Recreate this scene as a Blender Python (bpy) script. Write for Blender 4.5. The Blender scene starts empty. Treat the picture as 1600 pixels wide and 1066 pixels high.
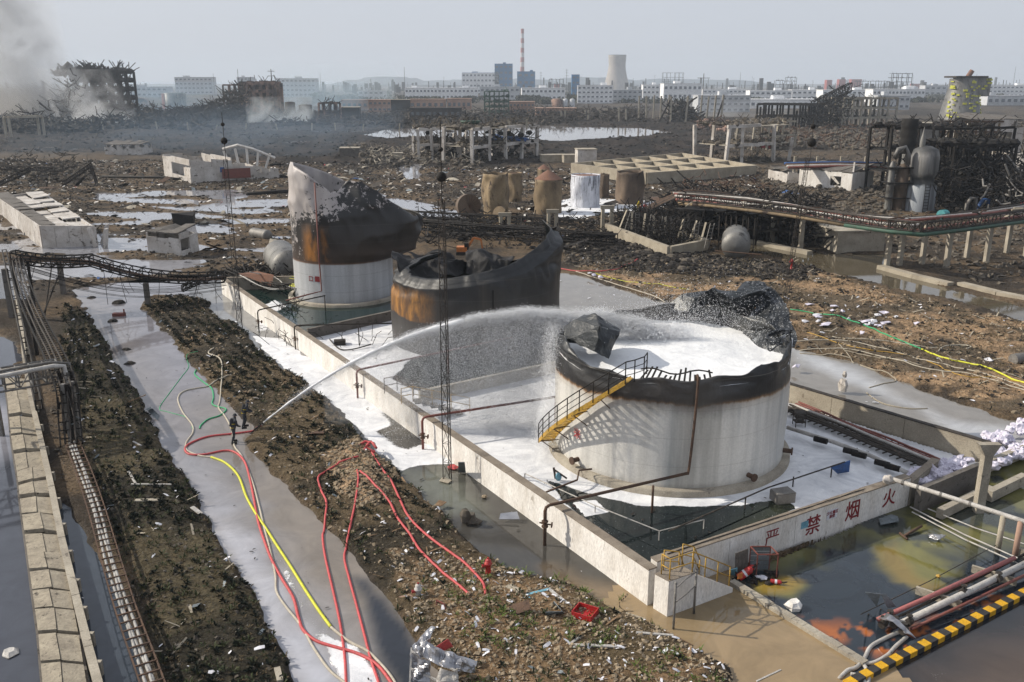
import bpy, bmesh, math, random
import numpy as np
from mathutils import Vector, Matrix, noise
rnd = random.Random(7)
nrg = np.random.RandomState(11)
R_ = math.radians
SC = bpy.context.scene
COL = SC.collection
# ------------------------------------------------------------------ camera, world, sun, exposure
CAM_H = 21.0; FPX = 1385.0; TILT = math.atan((533 - 130) / FPX)
ST, CT = math.sin(TILT), math.cos(TILT)
cam_d = bpy.data.cameras.new('camera'); cam = bpy.data.objects.new('camera', cam_d); COL.objects.link(cam)
cam.location = (0, 0, CAM_H); cam.rotation_euler = (math.pi/2 - TILT, 0, 0)
cam_d.sensor_width = 36; cam_d.lens = FPX/1600*36; cam_d.clip_start = .5; cam_d.clip_end = 20000
SC.camera = cam
SUN_AZ = R_(-11); SUN_EL = R_(33)          # direction the light travels in plan, and its elevation
W = bpy.data.worlds.new('World'); SC.world = W; W.use_nodes = True
nt = W.node_tree; bg = nt.nodes['Background']
sky = nt.nodes.new('ShaderNodeTexSky'); sky.sky_type = 'NISHITA'; sky.sun_disc = False
sky.sun_elevation = SUN_EL
sd = Vector((-math.cos(SUN_AZ), -math.sin(SUN_AZ)))   # towards the sun
sky.sun_rotation = math.atan2(sd.x, sd.y) % (2*math.pi)
sky.air_density = 1.0; sky.dust_density = 4.0; sky.ozone_density = 2.0; sky.altitude = 20
mx = nt.nodes.new('ShaderNodeMix'); mx.data_type = 'RGBA'; mx.inputs[0].default_value = .8
mx.inputs[7].default_value = (6.5, 6.85, 7.6, 1)     # the grey overcast haze of that day mixed into the clear sky
nt.links.new(sky.outputs[0], mx.inputs[6]); nt.links.new(mx.outputs[2], bg.inputs[0])
bg.inputs[1].default_value = .1
sl = bpy.data.lights.new('sun', 'SUN'); sun = bpy.data.objects.new('sun', sl); COL.objects.link(sun)
sl.energy = 5.0; sl.angle = R_(.6); sl.color = (1, .92, .79)
sun.rotation_euler = Vector((math.cos(SUN_AZ)*math.cos(SUN_EL), math.sin(SUN_AZ)*math.cos(SUN_EL), -math.sin(SUN_EL))).to_track_quat('-Z', 'Y').to_euler()
SC.view_settings.view_transform = 'Standard'; SC.view_settings.look = 'None'
SC.view_settings.gamma = 1; SC.view_settings.use_curve_mapping = False
SC.view_settings.exposure = .1
SC.render.engine = 'CYCLES'
SC.cycles.use_denoising = True; SC.cycles.max_bounces = 6; SC.cycles.diffuse_bounces = 2
SC.cycles.glossy_bounces = 3; SC.cycles.transparent_max_bounces = 24; SC.cycles.volume_bounces = 0
SC.cycles.volume_step_rate = 4; SC.cycles.volume_max_steps = 48
SC.cycles.use_adaptive_sampling = True; SC.cycles.adaptive_threshold = .02

# ------------------------------------------------------------------ helpers
def at(x, y, z=0.):
    "ground position (height z) of something measured in the photograph"
    u = (x-800)/FPX; v = (y-533)/FPX; d = (CAM_H-z)/(ST+v*CT)
    return Vector((d*u, d*(CT-v*ST), z))
def hgt(x, y0, y1, z0=0.):
    "height above ground of the top of an upright thing standing at x,y0"
    p = at(x, y0, z0); v = (y1-533)/FPX
    a = CAM_H - p.y*(ST+v*CT)/(CT-v*ST)
    return max(a, .05)
def pxm(p):
    return FPX/(p[1]*CT+(CAM_H-p[2])*ST)
WL = {}
def tag(o, label=None, cat=None, group=None, kind=None):
    if label: o['label'] = label
    if cat: o['category'] = cat
    if group: o['group'] = group
    if kind: o['kind'] = kind
    return o
def thing(name, label, cat, loc=(0, 0, 0), group=None, rz=0):
    o = bpy.data.objects.new(name, None); COL.objects.link(o); o.location = loc; o.rotation_euler = (0, 0, rz)
    o.empty_display_size = .3
    WL[o.name] = Vector(loc)
    return tag(o, label, cat, group)
def mesh_obj(name, me, m=None, parent=None, world=True):
    o = bpy.data.objects.new(name, me); COL.objects.link(o)
    if m is not None: me.materials.append(m)
    if parent is not None:
        o.parent = parent
        if world:
            o.location = -WL.get(parent.name, Vector())
            WL[o.name] = Vector()
        else: WL[o.name] = Vector()
    else: WL[o.name] = Vector()
    return o
def tree(o):
    r = [o]
    for c in o.children: r += tree(c)
    return r
def copy_tree(o, parent=None):
    c = o.copy(); COL.objects.link(c); c.parent = parent
    for ch in [x for x in KIDS(o)]: copy_tree(ch, c)
    return c
def KIDS(o): return list(o.children)
def put(o, loc, rz=0, label=None, group=None, sc=None):
    o.location = loc; o.rotation_euler = (0, 0, rz)
    if label: o['label'] = label
    if group: o['group'] = group
    if sc: o.scale = (sc,)*3 if not hasattr(sc, '__len__') else sc
    return o
class MB:
    def __init__(s): s.v = []; s.f = []; s.sm = []
    def add(s, vs, fs, smooth=False):
        n = len(s.v); s.v += [tuple(p) for p in vs]; s.f += [tuple(i+n for i in f) for f in fs]; s.sm += [smooth]*len(fs); return s
    def box(s, c, size, rz=0, rot=None, jit=0):
        h = [x/2 for x in size]
        m = rot if rot is not None else Matrix.Rotation(rz, 3, 'Z')
        vs = []
        for z in (-1, 1):
            for x, y in ((-1, -1), (1, -1), (1, 1), (-1, 1)):
                p = m @ Vector((x*h[0], y*h[1], z*h[2]))
                if jit: p += Vector((rnd.uniform(-jit, jit), rnd.uniform(-jit, jit), rnd.uniform(-jit, jit)))
                vs.append(p+Vector(c))
        return s.add(vs, [(3, 2, 1, 0), (4, 5, 6, 7), (0, 1, 5, 4), (1, 2, 6, 5), (2, 3, 7, 6), (3, 0, 4, 7)])
    def boxl(s, p0, p1, w, z0, z1, z0b=None, z1b=None):
        "wall-like box along p0-p1"
        a = Vector(p0[:2]); b = Vector(p1[:2]); d = (b-a).normalized(); n = Vector((-d.y, d.x))*w/2
        z0b = z0 if z0b is None else z0b; z1b = z1 if z1b is None else z1b
        q = [a-n, b-n, b+n, a+n]; zz0 = [z0, z0b, z0b, z0]; zz1 = [z1, z1b, z1b, z1]
        return s.add([(q[i].x, q[i].y, zz0[i]) for i in range(4)]+[(q[i].x, q[i].y, zz1[i]) for i in range(4)],
                     [(3, 2, 1, 0), (4, 5, 6, 7), (0, 1, 5, 4), (1, 2, 6, 5), (2, 3, 7, 6), (3, 0, 4, 7)])
    def beam(s, a, b, w, h=None):
        a = Vector(a); b = Vector(b); h = h or w; d = b-a
        if d.length < 1e-5: return s
        q = d.to_track_quat('Z', 'Y').to_matrix()
        return s.box((a+b)/2, (w, h, d.length), rot=q)
    def tube(s, pts, r, n=6, cap=True, rr=None):
        pts = [Vector(p) for p in pts]; k = len(pts); vs = []; fs = []
        up = Vector((0, 0, 1)); side = None
        for i, p in enumerate(pts):
            t = (pts[min(i+1, k-1)]-pts[max(i-1, 0)])
            if t.length < 1e-6: t = Vector((0, 0, 1))
            t.normalize()
            if side is None: side = t.cross(up) if abs(t.z) < .95 else t.cross(Vector((1, 0, 0)))
            side = (side - t*side.dot(t))
            if side.length < 1e-4: side = t.orthogonal()
            side.normalize(); u2 = t.cross(side); ri = rr[i] if rr else r
            for j in range(n):
                a = 2*math.pi*j/n; vs.append(p+(side*math.cos(a)+u2*math.sin(a))*ri)
        for i in range(k-1):
            for j in range(n):
                fs.append((i*n+j, i*n+(j+1) % n, (i+1)*n+(j+1) % n, (i+1)*n+j))
        if cap: fs += [tuple(range(n))[::-1], tuple((k-1)*n+j for j in range(n))]
        return s.add(vs, fs, n > 5)
    def lathe(s, prof, c=(0, 0, 0), n=32, a0=0, a1=2*math.pi, M=None, closed=True):
        vs = []; fs = []; k = len(prof); full = abs(a1-a0-2*math.pi) < 1e-4
        m = n if full else n+1
        for j in range(m):
            a = a0+(a1-a0)*j/n
            for r, z in prof:
                p = Vector((r*math.cos(a), r*math.sin(a), z))
                if M is not None: p = M @ p
                vs.append(p+Vector(c))
        for j in range(n):
            j2 = (j+1) % m
            for i in range(k-1): fs.append((j*k+i, j2*k+i, j2*k+i+1, j*k+i+1))
        return s.add(vs, fs, True)
    def cyl(s, a, b, r, n=16, r2=None):
        a = Vector(a); b = Vector(b); d = b-a; q = d.to_track_quat('Z', 'Y').to_matrix(); L = d.length; r2 = r if r2 is None else r2
        s.lathe([(r, 0), (r2, L)], a, n, M=q)
        k = len(s.v)
        for rr, t in ((r, 0), (r2, L)):
            vs = [q @ Vector((rr*math.cos(2*math.pi*j/n), rr*math.sin(2*math.pi*j/n), t))+a for j in range(n)]
            s.add(vs, [tuple(range(n))[::-1] if t == 0 else tuple(range(n))])
        return s
    def prism(s, poly, z0, z1):
        n = len(poly); ar = sum(poly[i][0]*poly[(i+1) % n][1]-poly[(i+1) % n][0]*poly[i][1] for i in range(n))
        if ar < 0: poly = poly[::-1]
        return s.add([(p[0], p[1], z0) for p in poly]+[(p[0], p[1], z1) for p in poly],
                     [tuple(range(n))[::-1], tuple(range(n, 2*n))]+[(i, (i+1) % n, n+(i+1) % n, n+i) for i in range(n)])
    def rock(s, c, r, fl=.7):
        vs = []; k = 6; a0 = rnd.random()*6
        for z, q in ((-.8, .7), (.1, 1), (.8, .55)):
            for j in range(k):
                a = a0+2*math.pi*j/k; rr = r*q*rnd.uniform(.75, 1.2)
                vs.append((c[0]+rr*math.cos(a), c[1]+rr*math.sin(a), c[2]+r*fl*z*rnd.uniform(.8, 1.1)))
        fs = [tuple(range(k))[::-1], tuple(range(2*k, 3*k))]
        for i in range(2):
            for j in range(k): fs.append((i*k+j, i*k+(j+1) % k, (i+1)*k+(j+1) % k, (i+1)*k+j))
        return s.add(vs, fs)
    def mesh(s, name):
        me = bpy.data.meshes.new(name); me.from_pydata(s.v, [], s.f)
        me.polygons.foreach_set('use_smooth', s.sm); me.update(); return me
    def build(s, name, m, parent=None, world=True):
        return mesh_obj(name, s.mesh(name), m, parent, world)
def grid_mesh(name, V, nu, nv, wrap=False, smooth=True):
    "V: (nu*nv,3) array, u major"
    u = np.arange(nu if wrap else nu-1); v = np.arange(nv-1)
    U, Vv = np.meshgrid(u, v, indexing='ij'); U2 = (U+1) % nu
    F = np.stack([U*nv+Vv, U2*nv+Vv, U2*nv+Vv+1, U*nv+Vv+1], -1).reshape(-1, 4)
    return np_mesh(name, V, F, smooth)
def np_mesh(name, V, F, smooth=False):
    me = bpy.data.meshes.new(name); k = F.shape[1]
    me.vertices.add(len(V)); me.vertices.foreach_set('co', np.ascontiguousarray(V, np.float32).ravel())
    me.loops.add(F.size); me.loops.foreach_set('vertex_index', np.ascontiguousarray(F, np.int32).ravel())
    me.polygons.add(len(F)); me.polygons.foreach_set('loop_start', np.arange(0, F.size, k, dtype=np.int32))
    me.polygons.foreach_set('use_smooth', np.full(len(F), smooth))
    me.update(calc_edges=True); return me
def scatter_mesh(name, T, F, pos, rot=None, scl=None, mats=None):
    "merge many copies of template verts T, faces F. pos (n,3), mats (n,3,3)"
    n = len(pos); m = len(T)
    V = np.einsum('nij,mj->nmi', mats, T)+pos[:, None, :]
    FF = (F[None]+(np.arange(n)*m)[:, None, None]).reshape(-1, F.shape[1])
    return np_mesh(name, V.reshape(-1, 3), FF)
def rand_rot(n, rs, tilt=1.):
    a = rs.rand(n)*2*np.pi; b = (rs.rand(n)-.5)*np.pi*tilt; c = (rs.rand(n)-.5)*np.pi*tilt
    ca, sa, cb, sb, cc, sc_ = np.cos(a), np.sin(a), np.cos(b), np.sin(b), np.cos(c), np.sin(c)
    z = np.zeros(n); o = np.ones(n)
    Rz = np.stack([ca, -sa, z, sa, ca, z, z, z, o], -1).reshape(n, 3, 3)
    Rx = np.stack([o, z, z, z, cb, -sb, z, sb, cb], -1).reshape(n, 3, 3)
    Ry = np.stack([cc, z, sc_, z, o, z, -sc_, z, cc], -1).reshape(n, 3, 3)
    return Rz @ Rx @ Ry
def vhash(ix, iy, s):
    h = (ix*374761393+iy*668265263+s*1274126177) & 0xffffffff
    h = ((h ^ (h >> 13))*1274126177) & 0xffffffff
    return ((h ^ (h >> 16)) & 0xffff)/65535.
def vnoise(x, y, s=0):
    x = np.asarray(x, float); y = np.asarray(y, float)
    ix = np.floor(x).astype(np.int64); iy = np.floor(y).astype(np.int64); fx = x-ix; fy = y-iy
    fx = fx*fx*(3-2*fx); fy = fy*fy*(3-2*fy)
    a = vhash(ix, iy, s); b = vhash(ix+1, iy, s); c = vhash(ix, iy+1, s); d = vhash(ix+1, iy+1, s)
    return a+(b-a)*fx+(c-a)*fy+(a-b-c+d)*fx*fy
def fbm(x, y, s=0, o=4):
    r = 0; a = .5; t = 0
    for i in range(o): r = r+a*vnoise(x*2**i, y*2**i, s+i*17); t += a; a *= .5
    return r/t
def sdist(X, Y, poly):
    "signed distance to polygon, negative inside"
    P = np.array([(p[0], p[1]) for p in poly]); d = np.full(X.shape, 1e9); ins = np.zeros(X.shape, bool)
    for i in range(len(P)):
        a = P[i]; b = P[(i+1) % len(P)]; e = b-a; wx = X-a[0]; wy = Y-a[1]
        t = np.clip((wx*e[0]+wy*e[1])/(e@e+1e-12), 0, 1)
        d = np.minimum(d, (wx-e[0]*t)**2+(wy-e[1]*t)**2)
        if a[1] != b[1]:
            c = ((a[1] > Y) != (b[1] > Y)) & (X < (b[0]-a[0])*(Y-a[1])/(b[1]-a[1])+a[0]); ins ^= c
    return np.sqrt(d)*np.where(ins, -1, 1)
def pp(L, z=0.): return [at(x, y, z) for x, y in L]
def spline(pts, k=6):
    pts = [Vector(p) for p in pts]; out = []
    for i in range(len(pts)-1):
        p0 = pts[max(i-1, 0)]; p1 = pts[i]; p2 = pts[i+1]; p3 = pts[min(i+2, len(pts)-1)]
        for j in range(k):
            t = j/k; out.append(.5*((2*p1)+(p2-p0)*t+(2*p0-5*p1+4*p2-p3)*t*t+(3*p1-p0-3*p2+p3)*t**3))
    out.append(pts[-1]); return out

# ------------------------------------------------------------------ materials
MT = {}
def nd(t, k, **kw):
    n = t.nodes.new(k)
    for a, b in kw.items(): setattr(n, a, b)
    return n
def rgba(c): return (c[0], c[1], c[2], 1)
def ramp(t, stops, fac):
    r = nd(t, 'ShaderNodeValToRGB'); e = r.color_ramp.elements
    while len(e) < len(stops): e.new(.5)
    for i, (p, c) in enumerate(stops): e[i].position = p; e[i].color = rgba(c) if hasattr(c, '__len__') else (c, c, c, 1)
    t.links.new(fac, r.inputs[0]); return r.outputs[0]
def mixc(t, f, a, b, mode='MIX'):
    m = nd(t, 'ShaderNodeMix', data_type='RGBA', blend_type=mode)
    for i, x in ((0, f), (6, a), (7, b)):
        if hasattr(x, 'links') or hasattr(x, 'is_linked'): t.links.new(x, m.inputs[i])
        elif i: m.inputs[i].default_value = rgba(x)
        else: m.inputs[0].default_value = x
    return m.outputs[2]
def mth(t, op, a, b=None, c=None, clamp=False):
    m = nd(t, 'ShaderNodeMath', operation=op, use_clamp=clamp)
    for i, x in enumerate((a, b, c)):
        if x is None: continue
        if hasattr(x, 'is_linked'): t.links.new(x, m.inputs[i])
        else: m.inputs[i].default_value = x
    return m.outputs[0]
def mp(t, src, scale):
    m = nd(t, 'ShaderNodeMapping'); m.inputs['Scale'].default_value = scale; t.links.new(src, m.inputs[0]); return m.outputs[0]
def nz(t, vec, scale, detail=5, rough=.6, dist=0):
    n = nd(t, 'ShaderNodeTexNoise'); n.inputs['Scale'].default_value = scale; n.inputs['Detail'].default_value = detail
    n.inputs['Roughness'].default_value = rough; n.inputs['Distortion'].default_value = dist
    t.links.new(vec, n.inputs['Vector']); return n.outputs[0]
def newmat(name):
    m = bpy.data.materials.new(name); m.use_nodes = True; t = m.node_tree; b = t.nodes['Principled BSDF']
    g = nd(t, 'ShaderNodeNewGeometry'); MT[name] = m; return m, t, b, g.outputs['Position']
def bump(t, b, h, dist=.05, st=1.):
    n = nd(t, 'ShaderNodeBump'); n.inputs['Distance'].default_value = dist; n.inputs['Strength'].default_value = st
    t.links.new(h, n.inputs['Height']); t.links.new(n.outputs[0], b.inputs['Normal'])
def grimy(name, c1, c2, scale=1.2, rough=.85, metal=0, c3=None, sp=.5, fine=14, bm=.03, zs=1., lo=.35, hi=.7):
    "weathered surface: c1 clean, c2 dirt patches, c3 small stains"
    m, t, b, P = newmat(name)
    v = mp(t, P, (1, 1, zs))
    n1 = nz(t, v, scale, 8, .65)
    c = ramp(t, [(lo, c1), (hi, c2)], n1)
    n2 = nz(t, v, fine, 3, .7)
    c = mixc(t, .55, c, ramp(t, [(.25, .45), (.75, 1.2)], n2), 'MULTIPLY')
    if c3 is not None:
        n3 = nz(t, v, scale*2.7, 6, .7, .5)
        c = mixc(t, ramp(t, [(sp, 0.), (sp+.09, 1.)], n3), c, c3)
    t.links.new(c, b.inputs['Base Color']); b.inputs['Roughness'].default_value = rough; b.inputs['Metallic'].default_value = metal
    if rough > .65: b.inputs['Specular IOR Level'].default_value = .22
    if bm: bump(t, b, n2, bm)
    return m
grimy('concrete', (.42, .38, .31), (.24, .21, .17), .6, c3=(.10, .085, .07), sp=.6)
grimy('concrete_tan', (.40, .355, .28), (.26, .225, .175), .5, c3=(.14, .11, .08), sp=.62)
grimy('concrete_dark', (.17, .155, .14), (.09, .08, .07), .8, c3=(.03, .027, .025), sp=.58)
grimy('concrete_slab', (.37, .325, .25), (.22, .19, .15), 1.6, c3=(.03, .026, .022), sp=.585, fine=9)
grimy('plaster', (.80, .775, .74), (.58, .54, .49), 1.1, c3=(.22, .19, .15), sp=.615, zs=.35, bm=.015)
grimy('plaster_old', (.62, .59, .56), (.34, .30, .26), .35, c3=(.09, .075, .06), sp=.57)
grimy('plaster_top', (.27, .23, .185), (.17, .14, .11), 1.3, c3=(.07, .06, .05), sp=.62)
grimy('white_wall', (.86, .86, .86), (.74, .75, .77), .05, fine=.5, bm=0)
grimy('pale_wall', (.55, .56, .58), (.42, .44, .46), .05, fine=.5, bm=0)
grimy('pink_wall', (.44, .30, .23), (.28, .17, .13), .08, fine=.8, bm=0)
grimy('brick_burnt', (.34, .22, .17), (.05, .04, .038), .12, fine=1, bm=0, lo=.4, hi=.55)
grimy('far_dark', (.060, .055, .052), (.022, .021, .02), .15, fine=1, bm=0)
grimy('far_glass', (.15, .17, .19), (.09, .10, .12), .2, rough=.25, fine=1, bm=0)
grimy('blue_paint', (.02, .17, .38), (.03, .12, .24), .06, fine=.6, bm=0)
grimy('tower_concrete', (.40, .365, .33), (.33, .30, .275), .02, fine=.2, bm=0, zs=.3)
grimy('chimney_white', (.58, .55, .55), (.48, .46, .46), .1, bm=0)
grimy('chimney_red', (.36, .09, .08), (.28, .08, .07), .1, bm=0)
grimy('steel_burnt', (.024, .021, .019), (.010, .009, .009), 1.5, .7, .2, c3=(.13, .075, .045), sp=.62)
grimy('steel_rust', (.13, .08, .055), (.07, .048, .038), 1.8, .85, .1, c3=(.035, .028, .026), sp=.6)
grimy('steel_grey', (.23, .22, .205), (.12, .11, .10), 1.5, .6, .3, c3=(.10, .06, .04), sp=.6)
grimy('steel_mid', (.070, .060, .052), (.028, .025, .023), 1.8, .75, .2, c3=(.18, .12, .08), sp=.6)
grimy('pipe_red', (.20, .055, .04), (.13, .04, .03), 2, .6, c3=(.06, .03, .025), sp=.62)
grimy('pipe_pink', (.36, .10, .10), (.25, .10, .09), 2, .6, c3=(.10, .05, .04), sp=.6)
grimy('pipe_white', (.52, .50, .47), (.30, .28, .26), 2, .6, c3=(.10, .08, .07), sp=.6)
grimy('pipe_green', (.035, .105, .07), (.04, .06, .045), 1.2, .6, c3=(.07, .05, .03), sp=.6)
grimy('yellow_paint', (.52, .30, .03), (.30, .19, .04), 3, .5, c3=(.12, .08, .03), sp=.66)
grimy('kerb_yellow', (.68, .38, .02), (.52, .28, .02), 3, .7, c3=(.20, .13, .04), sp=.64)
grimy('kerb_black', (.028, .028, .03), (.05, .048, .045), 3, .7, c3=(.12, .11, .1), sp=.66)
grimy('red_paint', (.45, .02, .02), (.30, .02, .02), 4, .4, c3=(.08, .02, .02), sp=.68)
grimy('hose_red', (.55, .07, .075), (.38, .06, .06), 5, .6, c3=(.42, .22, .18), sp=.64, bm=0)
grimy('hose_white', (.50, .455, .38), (.38, .34, .27), 5, .7, c3=(.24, .2, .15), sp=.62, bm=0)
grimy('hose_yellow', (.62, .62, .03), (.48, .48, .03), 5, .6, bm=0)
grimy('hose_green', (.02, .36, .14), (.02, .22, .1), 5, .6, bm=0)
grimy('cable_grey', (.38, .37, .35), (.20, .19, .18), 2, .6, c3=(.06, .05, .05), sp=.56)
grimy('foil', (.50, .50, .52), (.22, .22, .24), 2.5, .28, .75, c3=(.06, .045, .04), sp=.66, fine=5)
grimy('plastic_bag', (.70, .67, .77), (.50, .47, .58), 3, .5, bm=.02, fine=8)
grimy('paper', (.72, .72, .76), (.55, .55, .6), 2, .8, bm=0)
grimy('sheet_grey', (.20, .23, .25), (.12, .14, .15), 2, .5, .4, c3=(.35, .35, .35), sp=.66)
grimy('sheet_blue', (.18, .42, .52), (.10, .25, .34), 3, .6, c3=(.5, .5, .5), sp=.6)
grimy('blue_thing', (.02, .10, .30), (.02, .05, .15), 3, .5)
grimy('wood', (.26, .17, .10), (.14, .09, .055), 3, .85)
grimy('orange_paint', (.55, .17, .03), (.32, .11, .03), 2, .5, c3=(.05, .03, .02), sp=.6)
grimy('sand_rock', (.33, .26, .18), (.2, .16, .11), 1, .9, fine=7, bm=.05)
grimy('rubble', (.145, .125, .10), (.05, .042, .035), .7, .9, c3=(.33, .31, .28), sp=.63)
grimy('rubble_black', (.034, .029, .025), (.015, .013, .012), .7, .9, c3=(.15, .125, .10), sp=.62)
grimy('char_red', (.24, .025, .03), (.17, .03, .035), 3, .8, c3=(.5, .42, .42), sp=.68, bm=0)
grimy('rust_tank', (.31, .235, .145), (.10, .075, .055), .28, .75, .2, c3=(.04, .03, .026), sp=.56, zs=.6, bm=.03)
grimy('rust_tank_dark', (.18, .135, .10), (.045, .036, .032), .3, .75, .2, c3=(.24, .15, .08), sp=.62, zs=.5)
grimy('foam_streaks', (.72, .74, .80), (.34, .35, .40), 1.1, .7, c3=(.07, .07, .08), sp=.54, zs=.10)
grimy('rust_dome', (.23, .12, .08), (.16, .10, .08), .5, .9)
grimy('vessel_grey', (.24, .235, .22), (.10, .095, .09), .25, .5, .4, c3=(.03, .027, .025), sp=.55, zs=.5)
grimy('soot', (.014, .013, .013), (.03, .028, .026), 1, .9)
grimy('suit_dark', (.03, .035, .045), (.05, .05, .055), 6, .8, bm=0)
grimy('suit_yellow', (.65, .50, .02), (.5, .36, .02), 6, .8, bm=0)
grimy('suit_red', (.60, .03, .02), (.42, .03, .02), 6, .8, bm=0)
grimy('skin', (.42, .26, .18), (.38, .22, .15), 6, .6, bm=0)
grimy('lime_paint', (.58, .58, .06), (.4, .4, .08), 1, .7, bm=0)
grimy('teal', (.05, .26, .28), (.04, .15, .17), 1, .6)
grimy('plant', (.028, .042, .018), (.065, .07, .03), 3, .8, bm=0)
grimy('plant_dark', (.010, .015, .012), (.026, .030, .020), 2, .8, bm=0)
grimy('plant_green', (.06, .11, .02), (.12, .14, .03), 3, .7, bm=0)
grimy('plant_dry', (.14, .10, .055), (.08, .065, .035), 3, .8, bm=0)
grimy('hill', (.09, .11, .13), (.07, .09, .11), .01, bm=0)
# ------------------------------------------------------------------ the lie of the land: outlines of water and fields on the ground
CANAL = [(120, 452), (150, 500), (168, 530), (225, 620), (262, 690), (310, 770), (368, 868), (420, 950), (462, 1030), (500, 1130),
         (700, 1130), (690, 1066), (648, 1035), (640, 1003), (610, 962), (566, 905), (524, 850), (470, 795), (405, 728), (372, 690), (392, 672), (372, 655), (300, 580), (252, 520), (215, 480), (235, 458), (330, 470), (350, 440), (330, 428), (230, 436)]
MOAT = [(300, 440), (350, 500), (378, 500), (400, 535), (425, 560), (470, 590), (520, 628), (560, 668), (598, 715), (622, 733), (655, 760), (700, 800), (735, 845), (800, 885), (880, 900), (960, 945), (1030, 975), (1060, 930), (900, 800), (700, 650), (345, 432)]
POND = [(985, 945), (1020, 968), (1080, 1005), (1150, 1040), (1180, 1130), (1330, 1130), (1400, 1090), (1340, 1035), (1180, 930), (1140, 880), (1020, 900)]
CHAN = [(800, 425), (872, 428), (905, 432), (960, 452), (1060, 480), (1150, 505), (1243, 548), (1330, 568), (1452, 618), (1560, 655), (1700, 685), (1700, 760), (1600, 735), (1560, 705), (1240, 600), (980, 530), (800, 500)]
RACKW = [(1235, 392), (1300, 398), (1385, 398), (1400, 425), (1480, 452), (1600, 482), (1750, 510), (1750, 560), (1600, 500), (1540, 480), (1460, 462), (1395, 450), (1330, 432), (1285, 424), (1245, 408), (1150, 388), (1140, 376)]
FARPOND = [(570, 212), (606, 203), (700, 199), (780, 196), (845, 196), (900, 199), (1000, 201), (1045, 207), (1000, 214), (960, 215), (905, 218), (870, 221), (820, 217), (760, 213), (700, 216), (640, 213), (610, 216)]
LEFTW = [(-300, 430), (0, 430), (22, 560), (18, 640), (35, 700), (50, 850), (75, 1000), (80, 1130), (-600, 1130)]
DITCH = [(92, 790), (118, 830), (170, 930), (200, 1010), (215, 1130), (140, 1130), (118, 1010), (88, 860)]
WET1 = [(120, 300), (300, 296), (470, 292), (600, 300), (740, 330), (760, 345), (680, 345), (500, 330), (470, 400), (430, 430), (200, 440), (60, 440), (60, 560), (0, 560), (-200, 420), (0, 330), (150, 330)]
WET2 = [(610, 262), (640, 255), (668, 258), (664, 280), (630, 283)]
ROADW = [(1330, 1080), (1600, 932), (1900, 800), (1900, 1200), (1300, 1200)]
wt = {k: pp(v) for k, v in dict(canal=CANAL, moat=MOAT, pond=POND, chan=CHAN, rackw=RACKW, far=FARPOND, left=LEFTW, ditch=DITCH, wet=WET1, wet2=WET2, road=ROADW).items()}
# the bund (dike) that the three tanks stand in
WALL_H = 1.65
DA = at(345, 435, WALL_H); DB = at(1014, 892, WALL_H)                 # long left wall
DC = at(1048, 870, WALL_H); DD = at(1424, 745, WALL_H)                # lettered wall
DE = at(1545, 693, WALL_H); DF = at(1240, 603, WALL_H)                # back wall
dB = (DE-DF).normalized(); DG = DF-dB*46; DH = Vector((DG.x-6, DG.y+5, WALL_H))
bund = [DA, DB, DC, DD, DE, DF, DG]
for p in bund: p.z = WALL_H
POOL = [at(1142, 908), at(1420, 784)+Vector((.3, 0, 0)), at(1470, 750), at(1700, 690), at(1900, 780), at(1600, 920), at(1330, 1066), at(1345, 1030), at(1145, 912)]
FIELD_L = pp([(95, 470), (150, 500), (225, 620), (262, 690), (310, 770), (368, 868), (420, 950), (462, 1030), (500, 1130), (260, 1130), (215, 960), (150, 790), (110, 700), (95, 600)])
FIELD_M = pp([(215, 480), (300, 450), (360, 490), (400, 535), (425, 560), (470, 590), (520, 628), (560, 668), (598, 715), (655, 760), (700, 800), (735, 845), (800, 885), (960, 945), (1030, 975), (1150, 1040), (1180, 1130), (700, 1130), (640, 1003), (566, 905), (524, 850), (470, 795), (405, 728), (372, 690), (392, 672), (372, 655), (300, 580), (252, 520)])
BROWN_R = pp([(872, 395), (960, 400), (1080, 400), (1245, 410), (1400, 460), (1600, 505), (1800, 560), (1800, 680), (1560, 650), (1452, 614), (1330, 565), (1243, 545), (1060, 476), (905, 428)])
SANDY = pp([(505, 715), (560, 685), (600, 700), (625, 745), (600, 800), (560, 805), (520, 770)])
NEARM = pp([(600, 860), (740, 880), (860, 900), (1000, 960), (1150, 1040), (1180, 1130), (700, 1130), (650, 1000)])
BLACKF = pp([(-300, 172), (400, 168), (600, 182), (1150, 185), (1180, 230), (1100, 262), (900, 250), (860, 262), (600, 268), (430, 262), (200, 240), (-300, 240)])
BLACKR = pp([(880, 380), (960, 375), (1120, 400), (1300, 425), (1250, 445), (1000, 432), (880, 415)])
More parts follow.
